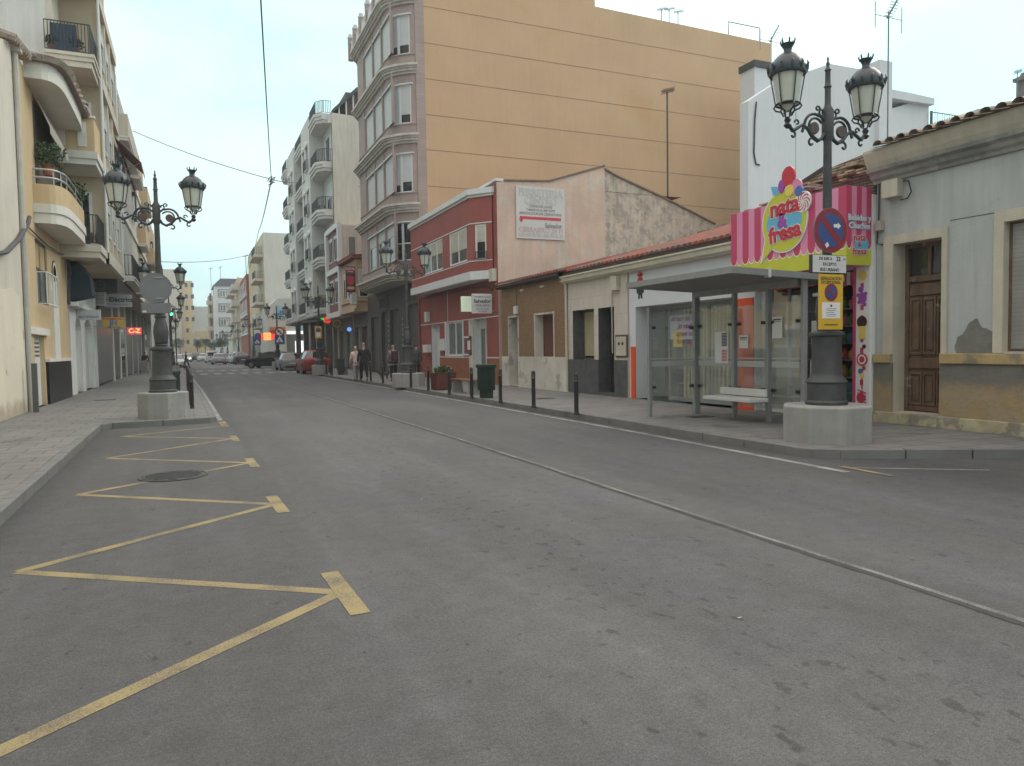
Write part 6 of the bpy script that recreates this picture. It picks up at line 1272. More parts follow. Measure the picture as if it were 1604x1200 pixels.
jh = blade(37.5, 160, 497, 195, 515, 'orange and yellow SUPERMERCADO JH sign hanging over the left pavement', mat('jh_yellow', (.55, .36, .07), .5), [('SUPERMERCADO', .5, .15, .11, PRED, .03), ('JH', .5, .5, .3, PBLUE, .05), ('ALIMENTACION', .5, .88, .09, PBLUE, .02)])
gs = blade(50, 199, 513, 222, 524, 'pink and orange glowing sign above the far left shop doorway', mat('pink_glow', (.6, .05, .12), .5, emit=(1, .07, .2), estr=.55), [('C-Z', .5, .5, .38, mat('yellow_glow', (.9, .6, .1), .5, emit=(1, .65, .15), estr=.8), .05)])
bb = blade(36, 137, 436, 184, 458, 'black sign with round emblem under the overhanging left block', mat('black_sign', (.015, .017, .02), .5), []); q = rcY(36, 137, 436, 184, 458)
mb = MB(mat('dim_ring', (.05, .05, .055))); mb.ring(FY(36), q[0]+.45, (q[2]+q[3])/2, .13, .24, .01); mb.ring(FY(36), q[0]+.45, (q[2]+q[3])/2, .0, .07, .01); mb.build('emblem', bb)
for px, py, Y, lab in ((152, 468, 38.5, 'air conditioner unit on the left wall beside the electrical shop sign'), (173, 473, 43, 'smaller air conditioner unit behind the electrical shop sign')):
    q = hY(px, py, Y); mb = MB(mat('ac_white', (.5, .5, .48))); mb.box(q[0]-.35, q[0]+.35, Y, Y+.3, q[1]-.3, q[1]+.3); mb.use(GR2)
    for i in range(8): mb.box(q[0]-.3, q[0]+.3, Y-.005, Y, q[1]-.25+i*.065, q[1]-.22+i*.065)
    mb.use(ALU); mb.box(XL-.05, q[0]-.3, Y+.1, Y+.15, q[1]-.33, q[1]-.3); single(mb, 'air_conditioner', lab, 'air conditioner')
# ------------------------------------------------------------------ street lamp prototype (origin: ground, arms along X)
LGLS = mat('milky_lantern_glass', (.50, .50, .43), .35, .06, 4, 0)
LGCL = glass_mat('clear_lantern_glass', (.8, .82, .8), .12, .05, .25)
PLX = mat('exposed_aggregate_plinth', (.30, .295, .28), .85, .12, 2.5, .4, 130, fine=.22, streak=.12, stain=(.2, .195, .185), stain_at=.66)
def spiral(cx, cz, r0, r1, a0, a1, n=16): return [(cx+(r0+(r1-r0)*i/n)*math.cos(a0+(a1-a0)*i/n), 0, cz+(r0+(r1-r0)*i/n)*math.sin(a0+(a1-a0)*i/n)) for i in range(n+1)]
def make_lamp(octo, detail=True):
    L_ = thing('street_lamp', '', 'street lamp', (0, 0, 0))
    mb = MB(PLX)
    R_ = .66; 
    if octo: mb.lathe([(R_, -.03), (R_, .5), (R_-.012, .525), (R_-.05, .53), (.1, .53)], 0, 0, 8, rot=math.pi/8)
    else: mb.lathe([(.55, -.03), (.55, .56), (.535, .58), (.1, .58)], 0, 0, 8, rot=.2)
    zb = .53 if octo else .58
    mb.build('plinth', L_, bevel=.012)
    mb = MB(LAMPM)
    mb.lathe([(.30, zb-.01), (.305, zb+.04), (.28, zb+.07), (.275, .84), (.30, .87), (.27, .91), (.225, .96), (.215, 1.0), (.21, 1.5), (.215, 1.53), (.255, 1.56), (.25, 1.60), (.2, 1.62), (.13, 1.64), (.13, 1.70), (.16, 1.72)], 0, 0, 24)
    mb.build('base_drum', L_, smooth=True)
    mb = MB(LAMPM); mb.lathe([(.15, 1.66), (.13, 1.70), (.14, 1.74), (.155, 1.85), (.165, 1.95), (.15, 2.08), (.12, 2.2), (.105, 2.28), (.125, 2.30), (.125, 2.33), (.10, 2.36), (.10, 2.42), (.078, 2.46)], 0, 0, 20); mb.build('baluster', L_, smooth=True)
    mb = MB(LAMPM); mb.lathe([(.072, 2.40), (.066, 3.2), (.058, 4.4), (.062, 4.42), (.085, 4.46), (.085, 4.86), (.06, 4.9), (.045, 4.94), (.042, 5.18), (.058, 5.2), (.042, 5.23), (.036, 5.42), (.05, 5.44), (.03, 5.47), (.02, 5.5), (.03, 5.53), (.012, 5.57), (.018, 5.6), (.002, 5.64)], 0, 0, 16); mb.build('pole', L_, smooth=True)
    for s in (-1, 1):
        mb = MB(LAMPB); P = lambda pts: [(s*x, y, z) for x, y, z in pts]
        n = 8 if detail else 5
        mb.tube(P([(.07, 0, 4.52), (.12, 0, 4.44), (.2, 0, 4.40), (.3, 0, 4.45), (.4, 0, 4.56)]+[(.5, 0, 4.60), (.6, 0, 4.54), (.68, 0, 4.50), (.76, 0, 4.56), (.78, 0, 4.66)]), [.028, .028, .03, .03, .026, .024, .026, .028, .028, .024], n)
        mb.tube(P([(.07, 0, 4.7), (.14, 0, 4.76)]+spiral(.26, 4.58, .2, .2, 2.0, .2, 8)+[(.5, 0, 4.5)]), .022, n)
        mb.tube(P(spiral(.26, 4.58, .16, .06, 2.6, -2.6, 14)), .018, n); mb.tube(P(spiral(.12, 4.82, .06, .015, -1.5, 4, 10)), .016, n); mb.tube(P(spiral(.2, 4.86, .05, .012, 3.4, -2.5, 10)), .014, n)
        mb.tube(P(spiral(.32, 4.36, .075, .015, 2.3, -2.8, 12)), .017, n); mb.tube(P(spiral(.6, 4.62, .05, .015, 0, 5, 10)), .014, n); mb.tube(P(spiral(.68, 4.44, .06, .02, 1, 6, 10)), .016, n)
        mb.lathe([(.02, 4.52), (.06, 4.56), (.035, 4.6), (.05, 4.64), (.03, 4.68)], s*.78, 0, 10)
        Fd = FY(0); 
        mb.build('scroll_arm', L_, smooth=True)
        m1 = MB(mat('rusty_disc', (.09, .06, .05), .7, .2, 8)); m1.disc(Fd, s*.27, 4.575, .085, -.02, .02, 18); m1.build('medallion', L_)
        lx = s*.78; K = 6
        la = MB(LAMPB)
        # roof dome, drip ring with crest, crown
        la.lathe([(.255, 5.26), (.268, 5.29), (.262, 5.36), (.235, 5.42), (.19, 5.49), (.13, 5.545), (.07, 5.57), (.055, 5.6), (.06, 5.64), (.095, 5.70), (.09, 5.705), (.03, 5.66)], lx, 0, 18)
        for i in range(12):
            t = i*math.pi/6; c, q = math.cos(t), math.sin(t)
            la.tube([(lx+.262*c, .262*q, 5.3), (lx+.285*c, .285*q, 5.38), (lx+.27*c, .27*q, 5.42)], [.022, .018, .004], 5)
            if i % 2 == 0: la.tube([(lx+.085*c, .085*q, 5.69), (lx+.105*c, .105*q, 5.75), (lx+.09*c, .09*q, 5.775)], [.014, .012, .002], 5)
        la = la.build('lantern', L_, smooth=True)
        m1 = MB(LAMPB)
        for i in range(K):
            t = i*2*math.pi/K+.26; c, q = math.cos(t), math.sin(t)
            m1.tube([(lx+.235*c, .235*q, 5.27), (lx+.165*c, .165*q, 4.86)], .010, 5)
            m1.tube([(lx+.165*c, .165*q, 4.86), (lx+.19*c, .19*q, 4.82), (lx+.16*c, .16*q, 4.78), (lx+.09*c, .09*q, 4.76), (lx+.05*c, .05*q, 4.69)], .013, 5)
        m1.lathe([(.17, 4.845), (.18, 4.855), (.17, 4.87), (.155, 4.87), (.155, 4.845)], lx, 0, 18, cap=False); m1.build('lantern_frame', la, smooth=True)
        m2 = MB(LGLS); m2.lathe([(.215, 5.26), (.15, 4.87)], lx, 0, 12, cap=True); m2.build('lantern_glass', la, smooth=50)
        m3 = MB(LGLS); m3.lathe([(.1, 4.84), (.06, 4.76)], lx, 0, 10); m3.build('lower_bowl', la)
    return L_
lampA = make_lamp(True); lampA.location = (8.82, 8.3, PH); lampA.scale = (1, 1, 1.015)
tag(lampA, 'nearest right hand double lantern street lamp on octagonal plinth with round and yellow traffic signs', group='ornate double lantern street lamps')
lampB = make_lamp(False); lampB.location = (-.63, 18.75, PH); tag(lampB, 'nearest left hand street lamp on a square pale plinth with grey backed signs', group='ornate double lantern street lamps')
for (x, y, lab) in ((7.95, 28.7, 'right hand street lamp standing in front of the red house and mauve block'), (7.45, 47.6, 'right hand street lamp by the red car with yellow no parking plate'), (7.05, 68.5, 'right hand street lamp beside the crossing signs near the grey parked car'), (6.85, 93, 'right hand street lamp in front of the cream block across side street'), (6.5, 118, 'right hand street lamp before the red brick block'), (6.3, 150, 'small distant right hand street lamp before the grey panel block'), (6.1, 178, 'farthest street lamp of the right hand row')):
    copy_tree(lampA if y < 40 else lampB, (x, y, PH), label=lab, scale=(1, 1, 1))
for (x, y, lab) in ((-1.15, 38.5, 'second left hand street lamp just behind the nearest one'), (-1.35, 57, 'third street lamp of the left hand row'), (-1.7, 77, 'fourth street lamp of the left hand row'), (-2.3, 99, 'fifth left hand street lamp beyond the zebra crossing'), (-3.2, 125, 'farthest street lamp of the left hand row')):
    copy_tree(lampB, (x, y, PH), label=lab)
# ------------------------------------------------------------------ traffic signs
SBLU = mat('sign_blue', (.035, .07, .22), .45, .08, 4, 0); SRED = mat('sign_red', (.24, .02, .03), .45, .08, 4, 0); SYEL = mat('sign_yellow', (.62, .38, .03), .5, .05, 3, 0); SGRY = mat('sign_back_grey', (.17, .175, .18), .5, .06, 3, 0, metal=.3); SWH = mat('sign_white', (.50, .50, .46), .5, .04, 3, 0)
def noparking(F, u, v, r, n, parent, name='face'):
    mb = MB(SRED); mb.disc(F, u, v, r, n, n+.004, 32); mb.use(SBLU); mb.disc(F, u, v, r*.78, n+.004, n+.006, 32)
    mb.use(SRED); k = .105; c = r*.76*.7071
    mb.prism(F, [(u-c-k*r, v+c-k*r), (u-c+k*r, v+c+k*r), (u+c+k*r, v-c+k*r), (u+c-k*r, v-c-k*r)], n+.006, n+.009); return mb.build(name, parent)
Ys = 8.02; Fs = FY(Ys)
a = hY(1301, 361, Ys); ns = thing('no_parking_sign', 'round blue and red no parking sign with white arrow on the near right lamp', 'traffic sign', (a[0], Ys, a[1]-.33))
rr = .325
mb = MB(SGRY); mb.disc(Fs, a[0], a[1], rr, -.02, 0, 32); mb.ring(Fs, a[0], a[1], rr-.01, rr+.004, .004); mb.build('plate', ns); noparking(Fs, a[0], a[1], rr-.006, .001, ns)
mb = MB(PWHITE); mb.prism(Fs, [(a[0]+.05, a[1]+.045), (a[0]+.13, a[1]+.045), (a[0]+.13, a[1]+.02), (a[0]+.19, a[1]+.07), (a[0]+.13, a[1]+.12), (a[0]+.13, a[1]+.095), (a[0]+.05, a[1]+.095)], .011, .013); mb.build('arrow', ns)
mb = MB(PWHITE); mb.prism(Fs, [(a[0]-.12, a[1]-.21), (a[0]-.07, a[1]-.17), (a[0]-.04, a[1]-.22), (a[0]-.09, a[1]-.26)], .011, .013); mb.build('sticker', ns)
MB(ALU).box(a[0]-.03, a[0]+.03, Ys+.02, 8.32, a[1]-.03, a[1]+.03).build('clamp', ns)
r_ = rcY(Ys, 1273, 399, 1325, 428); tp_ = thing('sign_plate', 'small white plate with hours and bus exception under the round no parking sign', 'traffic sign', ((r_[0]+r_[1])/2, Ys, r_[2]))
mb = MB(BLACKI); mb.fbox(Fs, r_[0]-.015, r_[1]+.01, r_[2]-.01, r_[3]+.01, -.06, -.001); mb.build('plate_edge', tp_, bevel=.01); mb = MB(SWH); mb.fbox(Fs, r_[0], r_[1], r_[2], r_[3], 0, .004); mb.build('plate', tp_)
cx_ = (r_[0]+r_[1])/2; hh = r_[3]-r_[2]; kz = hh/.29*1.0
for s, f, dx in (('DE 8:00 A', .2, -.08), ('EXCEPTO', .52, 0), ('BUS URBANO', .84, 0)): text(Fs, s, cx_+dx, r_[3]-f*hh, .075*kz, .004, BLACKI, tp_, bold=.02, sx=.95, ext=.001)
text(Fs, '22', cx_+.17, r_[3]-.19*hh, .10*kz, .004, BLACKI, tp_, bold=.03, ext=.001); text(Fs, 'H', cx_+.29, r_[3]-.2*hh, .06*kz, .004, BLACKI, tp_, bold=.02, ext=.001)
MB(ALU).box(cx_-.03, cx_+.03, Ys+.06, 8.32, r_[2]+.05, r_[2]+.1).build('clamp', tp_)
Yy = 8.0; Fy_ = FY(Yy)
r_ = rcY(Yy, 1283, 429, 1320, 516); yp = thing('yellow_notice_panel', 'tall yellow temporary parking notice board strapped to the near right lamp post', 'notice board', ((r_[0]+r_[1])/2, Yy, r_[2]))
mb = MB(SYEL); mb.fbox(Fy_, *r_, -.015, 0); mb.build('panel', yp); cx_ = (r_[0]+r_[1])/2; hh = r_[3]-r_[2]; ww = r_[1]-r_[0]
text(Fy_, 'SEÑALIZACIÓN', cx_, r_[3]-.08*hh, .065, 0, BLACKI, yp, bold=.02, sx=.9, ext=.001); text(Fy_, 'EXCEPCIONAL', cx_, r_[3]-.15*hh, .065, 0, BLACKI, yp, bold=.02, sx=.9, ext=.001)
noparking(Fy_, cx_, r_[3]-.33*hh, ww*.27, .001, yp, 'no_parking_symbol')
mb = MB(PWHITE); mb.fbox(Fy_, cx_-ww*.38, cx_+ww*.38, r_[3]-.8*hh, r_[3]-.51*hh, 0, .004); nt_ = mb.build('paper_notice', yp); mb = MB(BLACKI); mb.disc(Fy_, cx_, r_[3]-.57*hh, .02, .004, .005, 10)
for i in range(5): mb.fbox(Fy_, cx_-.1+.01*(i % 2), cx_+.1-.02*(i % 3), r_[3]-(.63+.033*i)*hh, r_[3]-(.622+.033*i)*hh, .004, .005)
mb.build('printed_lines', nt_); mb = MB(mat('dark_print', (.2, .13, .02))); mb.fbox(Fy_, cx_-.13, cx_+.13, r_[2]+.07*hh, r_[2]+.1*hh, 0, .002); mb.build('printed_line', yp)
MB(ALU).box(cx_-.03, cx_+.03, Yy+.016, 8.32, r_[2]+.5, r_[2]+.55).build('clamp', yp)
# left lamp signs (seen from behind)
Yl = 18.55; a = hY(244, 451, Yl); Fl_ = FY(Yl)
t_ = thing('round_sign', 'grey back of a round traffic sign on the near left street lamp', 'traffic sign', (a[0], Yl, a[1]-.33)); mb = MB(SGRY); mb.disc(Fl_, a[0], a[1], .335, -.02, .0, 30); mb.ring(Fl_, a[0], a[1], .32, .337, .012); mb.build('plate', t_); MB(ALU).fbox(Fl_, -.70, -.54, a[1]+.22, a[1]+.25, -.15, .02).build('clamp', t_); MB(ALU).fbox(Fl_, -.70, -.54, a[1]-.25, a[1]-.22, -.15, .02).build('clamp', t_)
r_ = rcY(Yl, 221, 474, 268, 491); t_ = thing('sign_plate', 'grey back of a rectangular plate below the round sign on the left lamp', 'traffic sign', ((r_[0]+r_[1])/2, Yl, r_[2])); mb = MB(SGRY); mb.fbox(Fl_, *r_, -.02, 0); mb.build('plate', t_, bevel=.005); MB(WHITE).fbox(Fl_, r_[0]+.03, r_[0]+.1, r_[2]+.02, r_[2]+.06, 0, .01).build('sticker', t_)
mb = MB(mat('grey_white_board', (.40, .41, .41), .6, .05, 1)); q = rcY(24, 236, 493, 266, 546); mb.fbox(FY(24), *q, -.06, 0); mb.use(ALU); mb.box(q[0]+.3, q[0]+.36, 24, 24.06, PH, q[2]); single(mb, 'information_board', 'plain pale grey board back standing behind the near left lamp post', 'board')
# crossing signs on the right, lamp at y 68
def pole(x, y, z1, r=.03, z0=PH): return MB(ALU).tube([(x, y, z0), (x, y, z1)], r, 8)
def tri(F, u, v, r): return [(u, v+r), (u-r*.87, v-r*.5), (u+r*.87, v-r*.5)]
Yc = 67.9; Fc = FY(Yc); q = hY(438, 520, Yc); t_ = thing('no_turn_sign', 'round white and red no left turn sign on a lamp by the crossing', 'traffic sign', (q[0], Yc, q[1])); mb = MB(SRED); mb.disc(Fc, q[0], q[1], .42, -.02, 0, 24); mb.use(PWHITE); mb.disc(Fc, q[0], q[1], .31, 0, .01, 24); mb.use(BLACKI); mb.fbox(Fc, q[0]+.0, q[0]+.08, q[1]-.2, q[1]+.05, .01, .015); mb.prism(Fc, [(q[0]+.08, q[1]+.0), (q[0]+.08, q[1]+.12), (q[0]-.05, q[1]+.12), (q[0]-.05, q[1]+.2), (q[0]-.22, q[1]+.06), (q[0]-.05, q[1]-.08), (q[0]-.05, q[1]+.0)], .01, .016); mb.use(SRED); mb.prism(Fc, [(q[0]-.25, q[1]+.2), (q[0]-.2, q[1]+.25), (q[0]+.25, q[1]-.2), (q[0]+.2, q[1]-.25)], .017, .02); mb.build('plate', t_)
def crossing_sign(px, py, Y, s, lab, post=False):
    q = hY(px, py, Y); F = FY(Y); t_ = thing('crossing_sign', lab, 'traffic sign', (q[0], Y, q[1]-s if not post else PH)); mb = MB(SBLU); mb.fbox(F, q[0]-s, q[0]+s, q[1]-s, q[1]+s, -.02, 0); mb.use(PWHITE); mb.prism(F, tri(F, q[0], q[1]-.1*s, s*.85), 0, .01); mb.use(BLACKI); mb.tube([(q[0], Y-.015, q[1]+.1*s), (q[0]-.05, Y-.015, q[1]-.15*s), (q[0]+.15*s, Y-.015, q[1]-.45*s)], .035, 5); mb.tube([(q[0]-.05, Y-.015, q[1]-.15*s), (q[0]-.25*s, Y-.015, q[1]-.45*s)], .03, 5); mb.build('plate', t_)
    if post: pole(q[0], Y+.06, q[1]+s).build('post', t_)
crossing_sign(438, 532, Yc, .42, 'square blue pedestrian crossing sign below the round no turn sign'); crossing_sign(403, 535, 92.8, .42, 'smaller blue pedestrian crossing sign further away by the cream block', True)
q = hY(404, 527, 92.7); mb = MB(mat('purple_blue_plate', (.06, .05, .2), .5)); mb.disc(FY(92.7), q[0], q[1], .42, -.05, 0, 20); single(mb, 'round_sign', 'round dark blue sign above the far crossing sign', 'traffic sign')
Yn = 47.3; Fn = FY(Yn); r_ = rcY(Yn, 493, 511, 504, 530); t_ = thing('yellow_notice_panel', 'yellow no parking notice on the lamp behind the red car', 'notice board', ((r_[0]+r_[1])/2, Yn, r_[2])); mb = MB(SYEL); mb.fbox(Fn, *r_, -.02, 0); mb.build('panel', t_); noparking(Fn, (r_[0]+r_[1])/2, r_[3]-.25, .15, .002, t_, 'no_parking_symbol'); MB(PWHITE).fbox(Fn, r_[0]+.08, r_[1]-.08, r_[2]+.1, r_[2]+.38, 0, .01).build('paper_notice', t_)
# traffic light (green) on the left
q = hY(268, 492, 70); t_ = thing('traffic_light', 'traffic light glowing green among the far left street lamps', 'traffic light', (-1.2, 70, PH)); mb = MB(BLACKI); mb.box(q[0]-.15, q[0]+.15, 70, 70.25, q[1]-.55, q[1]+.35); mb.build('housing', t_); MB(BLACKI).tube([(-1.2, 70.1, PH), (-1.2, 70.1, q[1]+.2), (q[0], 70.1, q[1]+.2)], .05, 6).build('post', t_)
mb = MB(mat('green_glow', (.05, .6, .3), .5, emit=(.1, 1, .45), estr=3)); mb.disc(FY(70), q[0], q[1], .13, 0, .03, 14); mb.build('green_lens', t_)
# ------------------------------------------------------------------ bollards
BOLM = mat('bollard_paint', (.022, .024, .024), .45, .2, 10, .1, 40)
bol = thing('bollard', '', 'bollard', (0, 0, 0)); mb = MB(BOLM); mb.lathe([(.062, -.02), (.062, .02), (.05, .03), (.05, .70), (.056, .71), (.056, .74), (.05, .75), (.05, .86), (.046, .885), (.03, .9)], 0, 0, 16); mb.build('post', bol, smooth=True); MB(mat('worn_ring', (.12, .12, .12), .5)).lathe([(.0575, .712), (.0575, .738)], 0, 0, 16, cap=False).build('ring', bol)
first = True
def place_b(x, y, lab, group):
    global first
    if first: o = bol; first = False; o.location = (x, y, PH)
    else: o = copy_tree(bol, (x, y, PH))
    tag(o, lab, group=group)
RBG = 'bollards along the right kerb'
rb = [(903, 648, 'nearest bollard of the right kerb row, left of the bus shelter'), (836, 638, 'second bollard of the right row, before the beige and brown houses'), (784, 630, 'third bollard of the right row, just right of the green litter bin'), (739, 623, 'fourth right bollard, between bench and green litter bin'), (704, 618, 'fifth right bollard, overlapping the planter and the bench end'), (671, 613, 'right bollard just left of the red planter'), (644, 609, 'right bollard in front of the pale lamp plinth'), (600, 602, 'right bollard beside the small dog'), (581, 600, 'right bollard just right of the walking couple'), (565, 597, 'right bollard in front of the walking couple'), (526, 588, 'bollard right of the far lamp plinth behind the red car'), (515, 588, 'bollard beside the dark bin near the red car'), (505, 587, 'bollard in front of the lamp plinth by the red car'), (496, 586, 'leftmost bollard behind the red car')]
for px, py, lab in rb: p = hZ(px, py, PH); k = 7.72-max(0, p[1]-30)*.006; place_b(k-.0, p[1]*k/p[0] if p[1] < 36 else p[1], lab, RBG)
lb = [21.2, 22.9, 24.6, 26.3, 28, 29.8, 31.6, 33.5, 35.5]
nm = ['nearest', 'second', 'third', 'fourth', 'fifth', 'sixth', 'seventh', 'eighth', 'ninth']
for i, y in enumerate(lb): place_b(-.03-.012*(y-21), y, nm[i]+' bollard of the row along the left kerb behind the lamp', 'bollards along the left kerb')
for i, (px, py) in enumerate(((418, 572), (377, 566), (384, 567), (390, 568))): p = hZ(px, py, PH); place_b(p[0], p[1], ['lone dark bollard on the corner by the black car', 'far bollard left of the black car, outermost', 'far bollard left of the black car, middle one', 'far bollard left of the black car, innermost'][i], 'bollards by the side street')
# ------------------------------------------------------------------ bins, bench, planter
GRN = mat('dark_green_bin', (.01, .028, .016), .5, .15, 5, .05); DKG = mat('dark_bin', (.035, .04, .037), .55, .15, 5, .05)
def bin_(x, y, m, lab, s=1.):
    t_ = thing('litter_bin', lab, 'litter bin', (x, y, PH)); mb = MB(m); w = .22*s
    mb.slab([(x-w*.7, y-w*.7), (x+w*.7, y-w*.7), (x+w*.7, y+w*.7), (x-w*.7, y+w*.7)], PH, PH+.3); mb.build('foot', t_)
    mb = MB(m)
    for i in range(28):
        a = i*2*math.pi/28; c, q = math.cos(a), math.sin(a); k = 1/max(abs(c), abs(q))*.92; k = min(k, 1.15)
        mb.box(x+w*k*c-.014, x+w*k*c+.014, y+w*k*q-.014, y+w*k*q+.014, PH+.24, PH+.95*s)
    mb.box(x-w*.86, x+w*.86, y-w*.86, y+w*.86, PH+.26, PH+.9*s); mb.build('slatted_body', t_)
    mb = MB(m); mb.slab([(x-w*1.08, y-w*1.08), (x+w*1.08, y-w*1.08), (x+w*1.08, y+w*1.08), (x-w*1.08, y+w*1.08)], PH+.9*s, PH+1.0*s); mb.build('rim', t_, bevel=.02); return t_
p = hZ(762, 622, PH); bin_(7.95, p[1]*7.95/p[0], GRN, 'dark green slatted litter bin on the right pavement beside the bench')
p = hZ(534, 587, PH); bin_(p[0], p[1], DKG, 'dark litter bin between the red car and the walking couple')
p = hZ(271, 612, PH); bin_(-.55, 24.3, DKG, 'dark grey green bin behind the near left lamp plinth', .95)
bw = mat('bench_wood', (.16, .07, .035), .6, .2, 4, .1); p = hZ(729, 620, PH)
def bench(x, y0, y1, lab, m=bw):
    t_ = thing('park_bench', lab, 'bench', (x, (y0+y1)/2, PH))
    mb = MB(m); 
    for i in range(3): mb.box(x-.22+i*.16, x-.09+i*.16, y0, y1, PH+.42, PH+.46)
    mb.build('seat', t_)
    for y in (y0+.2, y1-.25): mb = MB(PLX); mb.prism(FY(y+.08), [(x-.2, PH), (x+.2, PH), (x+.14, PH+.42), (x-.14, PH+.42)], -.1, 0); mb.build('leg', t_)
    return t_
yb = p[1]*8.3/p[0]; bench(8.3, yb-1.1, yb+.9, 'low brown bench without back between the red planter and green bin')
p = hZ(695, 613, PH); x, y = 8.3, p[1]*8.3/p[0]; t_ = thing('planter', 'square dark red planter box with small green plants on the right pavement', 'planter', (x, y, PH)); mb = MB(mat('maroon_wood', (.10, .025, .02), .6, .2, 5)); w = .36
mb.box(x-w, x+w, y-w, y+w, PH+.02, PH+.6)
for i in range(7): mb.box(x-w-.01, x-w, y-w+.01+i*.1, y-w+.09+i*.1, PH+.04, PH+.58); mb.box(x-w+.01+i*.1, x-w+.09+i*.1, y-w-.01, y-w, PH+.04, PH+.58)
mb.box(x-w-.02, x+w+.02, y-w-.02, y+w+.02, PH+.58, PH+.62); mb.build('box', t_); m1 = MB(LEAF); leaves(m1, (x, y, PH+.68), .36, 500, .07, .45); m1.build('foliage', t_); m1 = MB(mat('pale_petals', (.6, .5, .35))); leaves(m1, (x+.15, y-.2, PH+.78), .1, 30, .05); m1.build('flowers', t_)
bench(8.6, 45.2, 47, 'bench with dark seat beside the far dark bin', BLACKI)
# ------------------------------------------------------------------ bus shelter
SHG = glass_mat('shelter_glass', (.95, .97, .95), .09, .04, .10); FROST = mat('frosted_band', (.42, .43, .42), .5, .02)  # pale diffuse share in the panes stands in for reflected sky and road
SHL = thing('bus_shelter', 'grey metal and glass bus shelter with flat cantilevered roof on the right pavement', 'bus shelter', (9.6, 11.3, PH))
XB_ = 9.93; RX0, RX1, RY0, RY1 = 8.22, 10.75, 9.72, 12.95
zr = lambda x: 2.83-.035*(x-RX0)/1.0
mb = MB(ALU)
def rslab(mb, x0, x1, y0, y1, dz0, dz1):
    mb.add([(x0, y0, zr(x0)+dz0), (x1, y0, zr(x1)+dz0), (x1, y1, zr(x1)+dz0), (x0, y1, zr(x0)+dz0), (x0, y0, zr(x0)+dz1), (x1, y0, zr(x1)+dz1), (x1, y1, zr(x1)+dz1), (x0, y1, zr(x0)+dz1)], [(0, 3, 2, 1), (4, 5, 6, 7), (0, 1, 5, 4), (1, 2, 6, 5), (2, 3, 7, 6), (3, 0, 4, 7)])
rslab(mb, RX0+.05, RX1-.05, RY0+.05, RY1-.05, -.03, .03); mb.build('roof_panel', SHL)
for a in ((RX0, RX0+.05, RY0, RY1), (RX1-.05, RX1, RY0, RY1), (RX0+.05, RX1-.05, RY0, RY0+.05), (RX0+.05, RX1-.05, RY1-.05, RY1)): m1 = MB(ALU); rslab(m1, *a, -.05, .06); m1.build('roof_fascia', SHL)
m1 = MB(mat('roof_corrugation', (.26, .265, .27), .5, .05, 3, 0, metal=.2))
for i in range(30): x = RX0+.1+i*.083; rslab(m1, x, x+.04, RY0+.06, RY1-.06, -.045, -.031)
m1.build('roof_underside_ribs', SHL)
m1 = MB(WHITE); m1.box(9.0, 9.06, RY0-.004, RY0+.1, zr(9)-.075, zr(9)+.075); m1.build('roof_joint_clip', SHL)
m1 = MB(ALU); m1.box(XB_-.09, XB_+.03, RY0+.2, RY1-.1, zr(XB_)-.16, zr(XB_)-.03); m1.build('beam', SHL)
py_ = [12.88, 11.66, 10.72, 9.85]
for i, y in enumerate(py_): w = .07 if i in (0,) else .05; MB(ALU).box(XB_-w, XB_+w, y-w*.7, y+w*.7, PH, zr(XB_)-.03).build('post', SHL, bevel=.008)
MB(ALU).box(8.70, 8.78, 12.84, 12.92, PH, 2.38).build('post', SHL, bevel=.008); MB(ALU).box(8.72, 8.8, 9.82, 9.9, PH, 2.38).build('post', SHL, bevel=.008) if False else None
def gpane(p, q, z0, z1):
    d = (Vector(q)-Vector(p)).normalized(); n = Vector((-d.y, d.x))*.006; a, b = Vector(p), Vector(q)
    g_ = MB(SHG); g_.slab([(a.x-n.x, a.y-n.y), (b.x-n.x, b.y-n.y), (b.x+n.x, b.y+n.y), (a.x+n.x, a.y+n.y)], z0, z1); g_ = g_.build('glass_pane', SHL); f = MB(FROST); n2 = n*1.6
    for c, e in ((1.16, 1.27), (1.31, 1.335)): f.slab([(a.x-n2.x, a.y-n2.y), (b.x-n2.x, b.y-n2.y), (b.x+n2.x, b.y+n2.y), (a.x+n2.x, a.y+n2.y)], c, e)
    f.build('frosted_band', g_); k = MB(BLACKI)
    for z in (z0+.35, z1-.35):
        for r in (a+d*.04, b-d*.04): k.box(r.x-.035, r.x+.035, r.y-.035, r.y+.035, z-.03, z+.03)
    k.build('clamp', g_)
for a, b in zip(py_, py_[1:]): gpane((XB_, a-.09), (XB_, b+.09), .38, 2.35)
gpane((8.80, 12.88), (XB_-.09, 12.88), .38, 2.32)
bs = MB(mat('shelter_bench_grey', (.55, .55, .53), .5, .05, 3, .03)); bs.box(9.25, 9.68, 10.45, 11.8, .53, .60); bs.build('bench_seat', SHL, bevel=.012); bs = MB(MATS['shelter_bench_grey']); bs.box(9.64, 9.70, 10.5, 11.75, .62, .76); bs.build('bench_backrest', SHL, bevel=.008)
for y in (10.72, 11.5): MB(ALU).box(9.5, XB_-.04, y-.02, y+.02, .50, .56).build('bench_bracket', SHL)
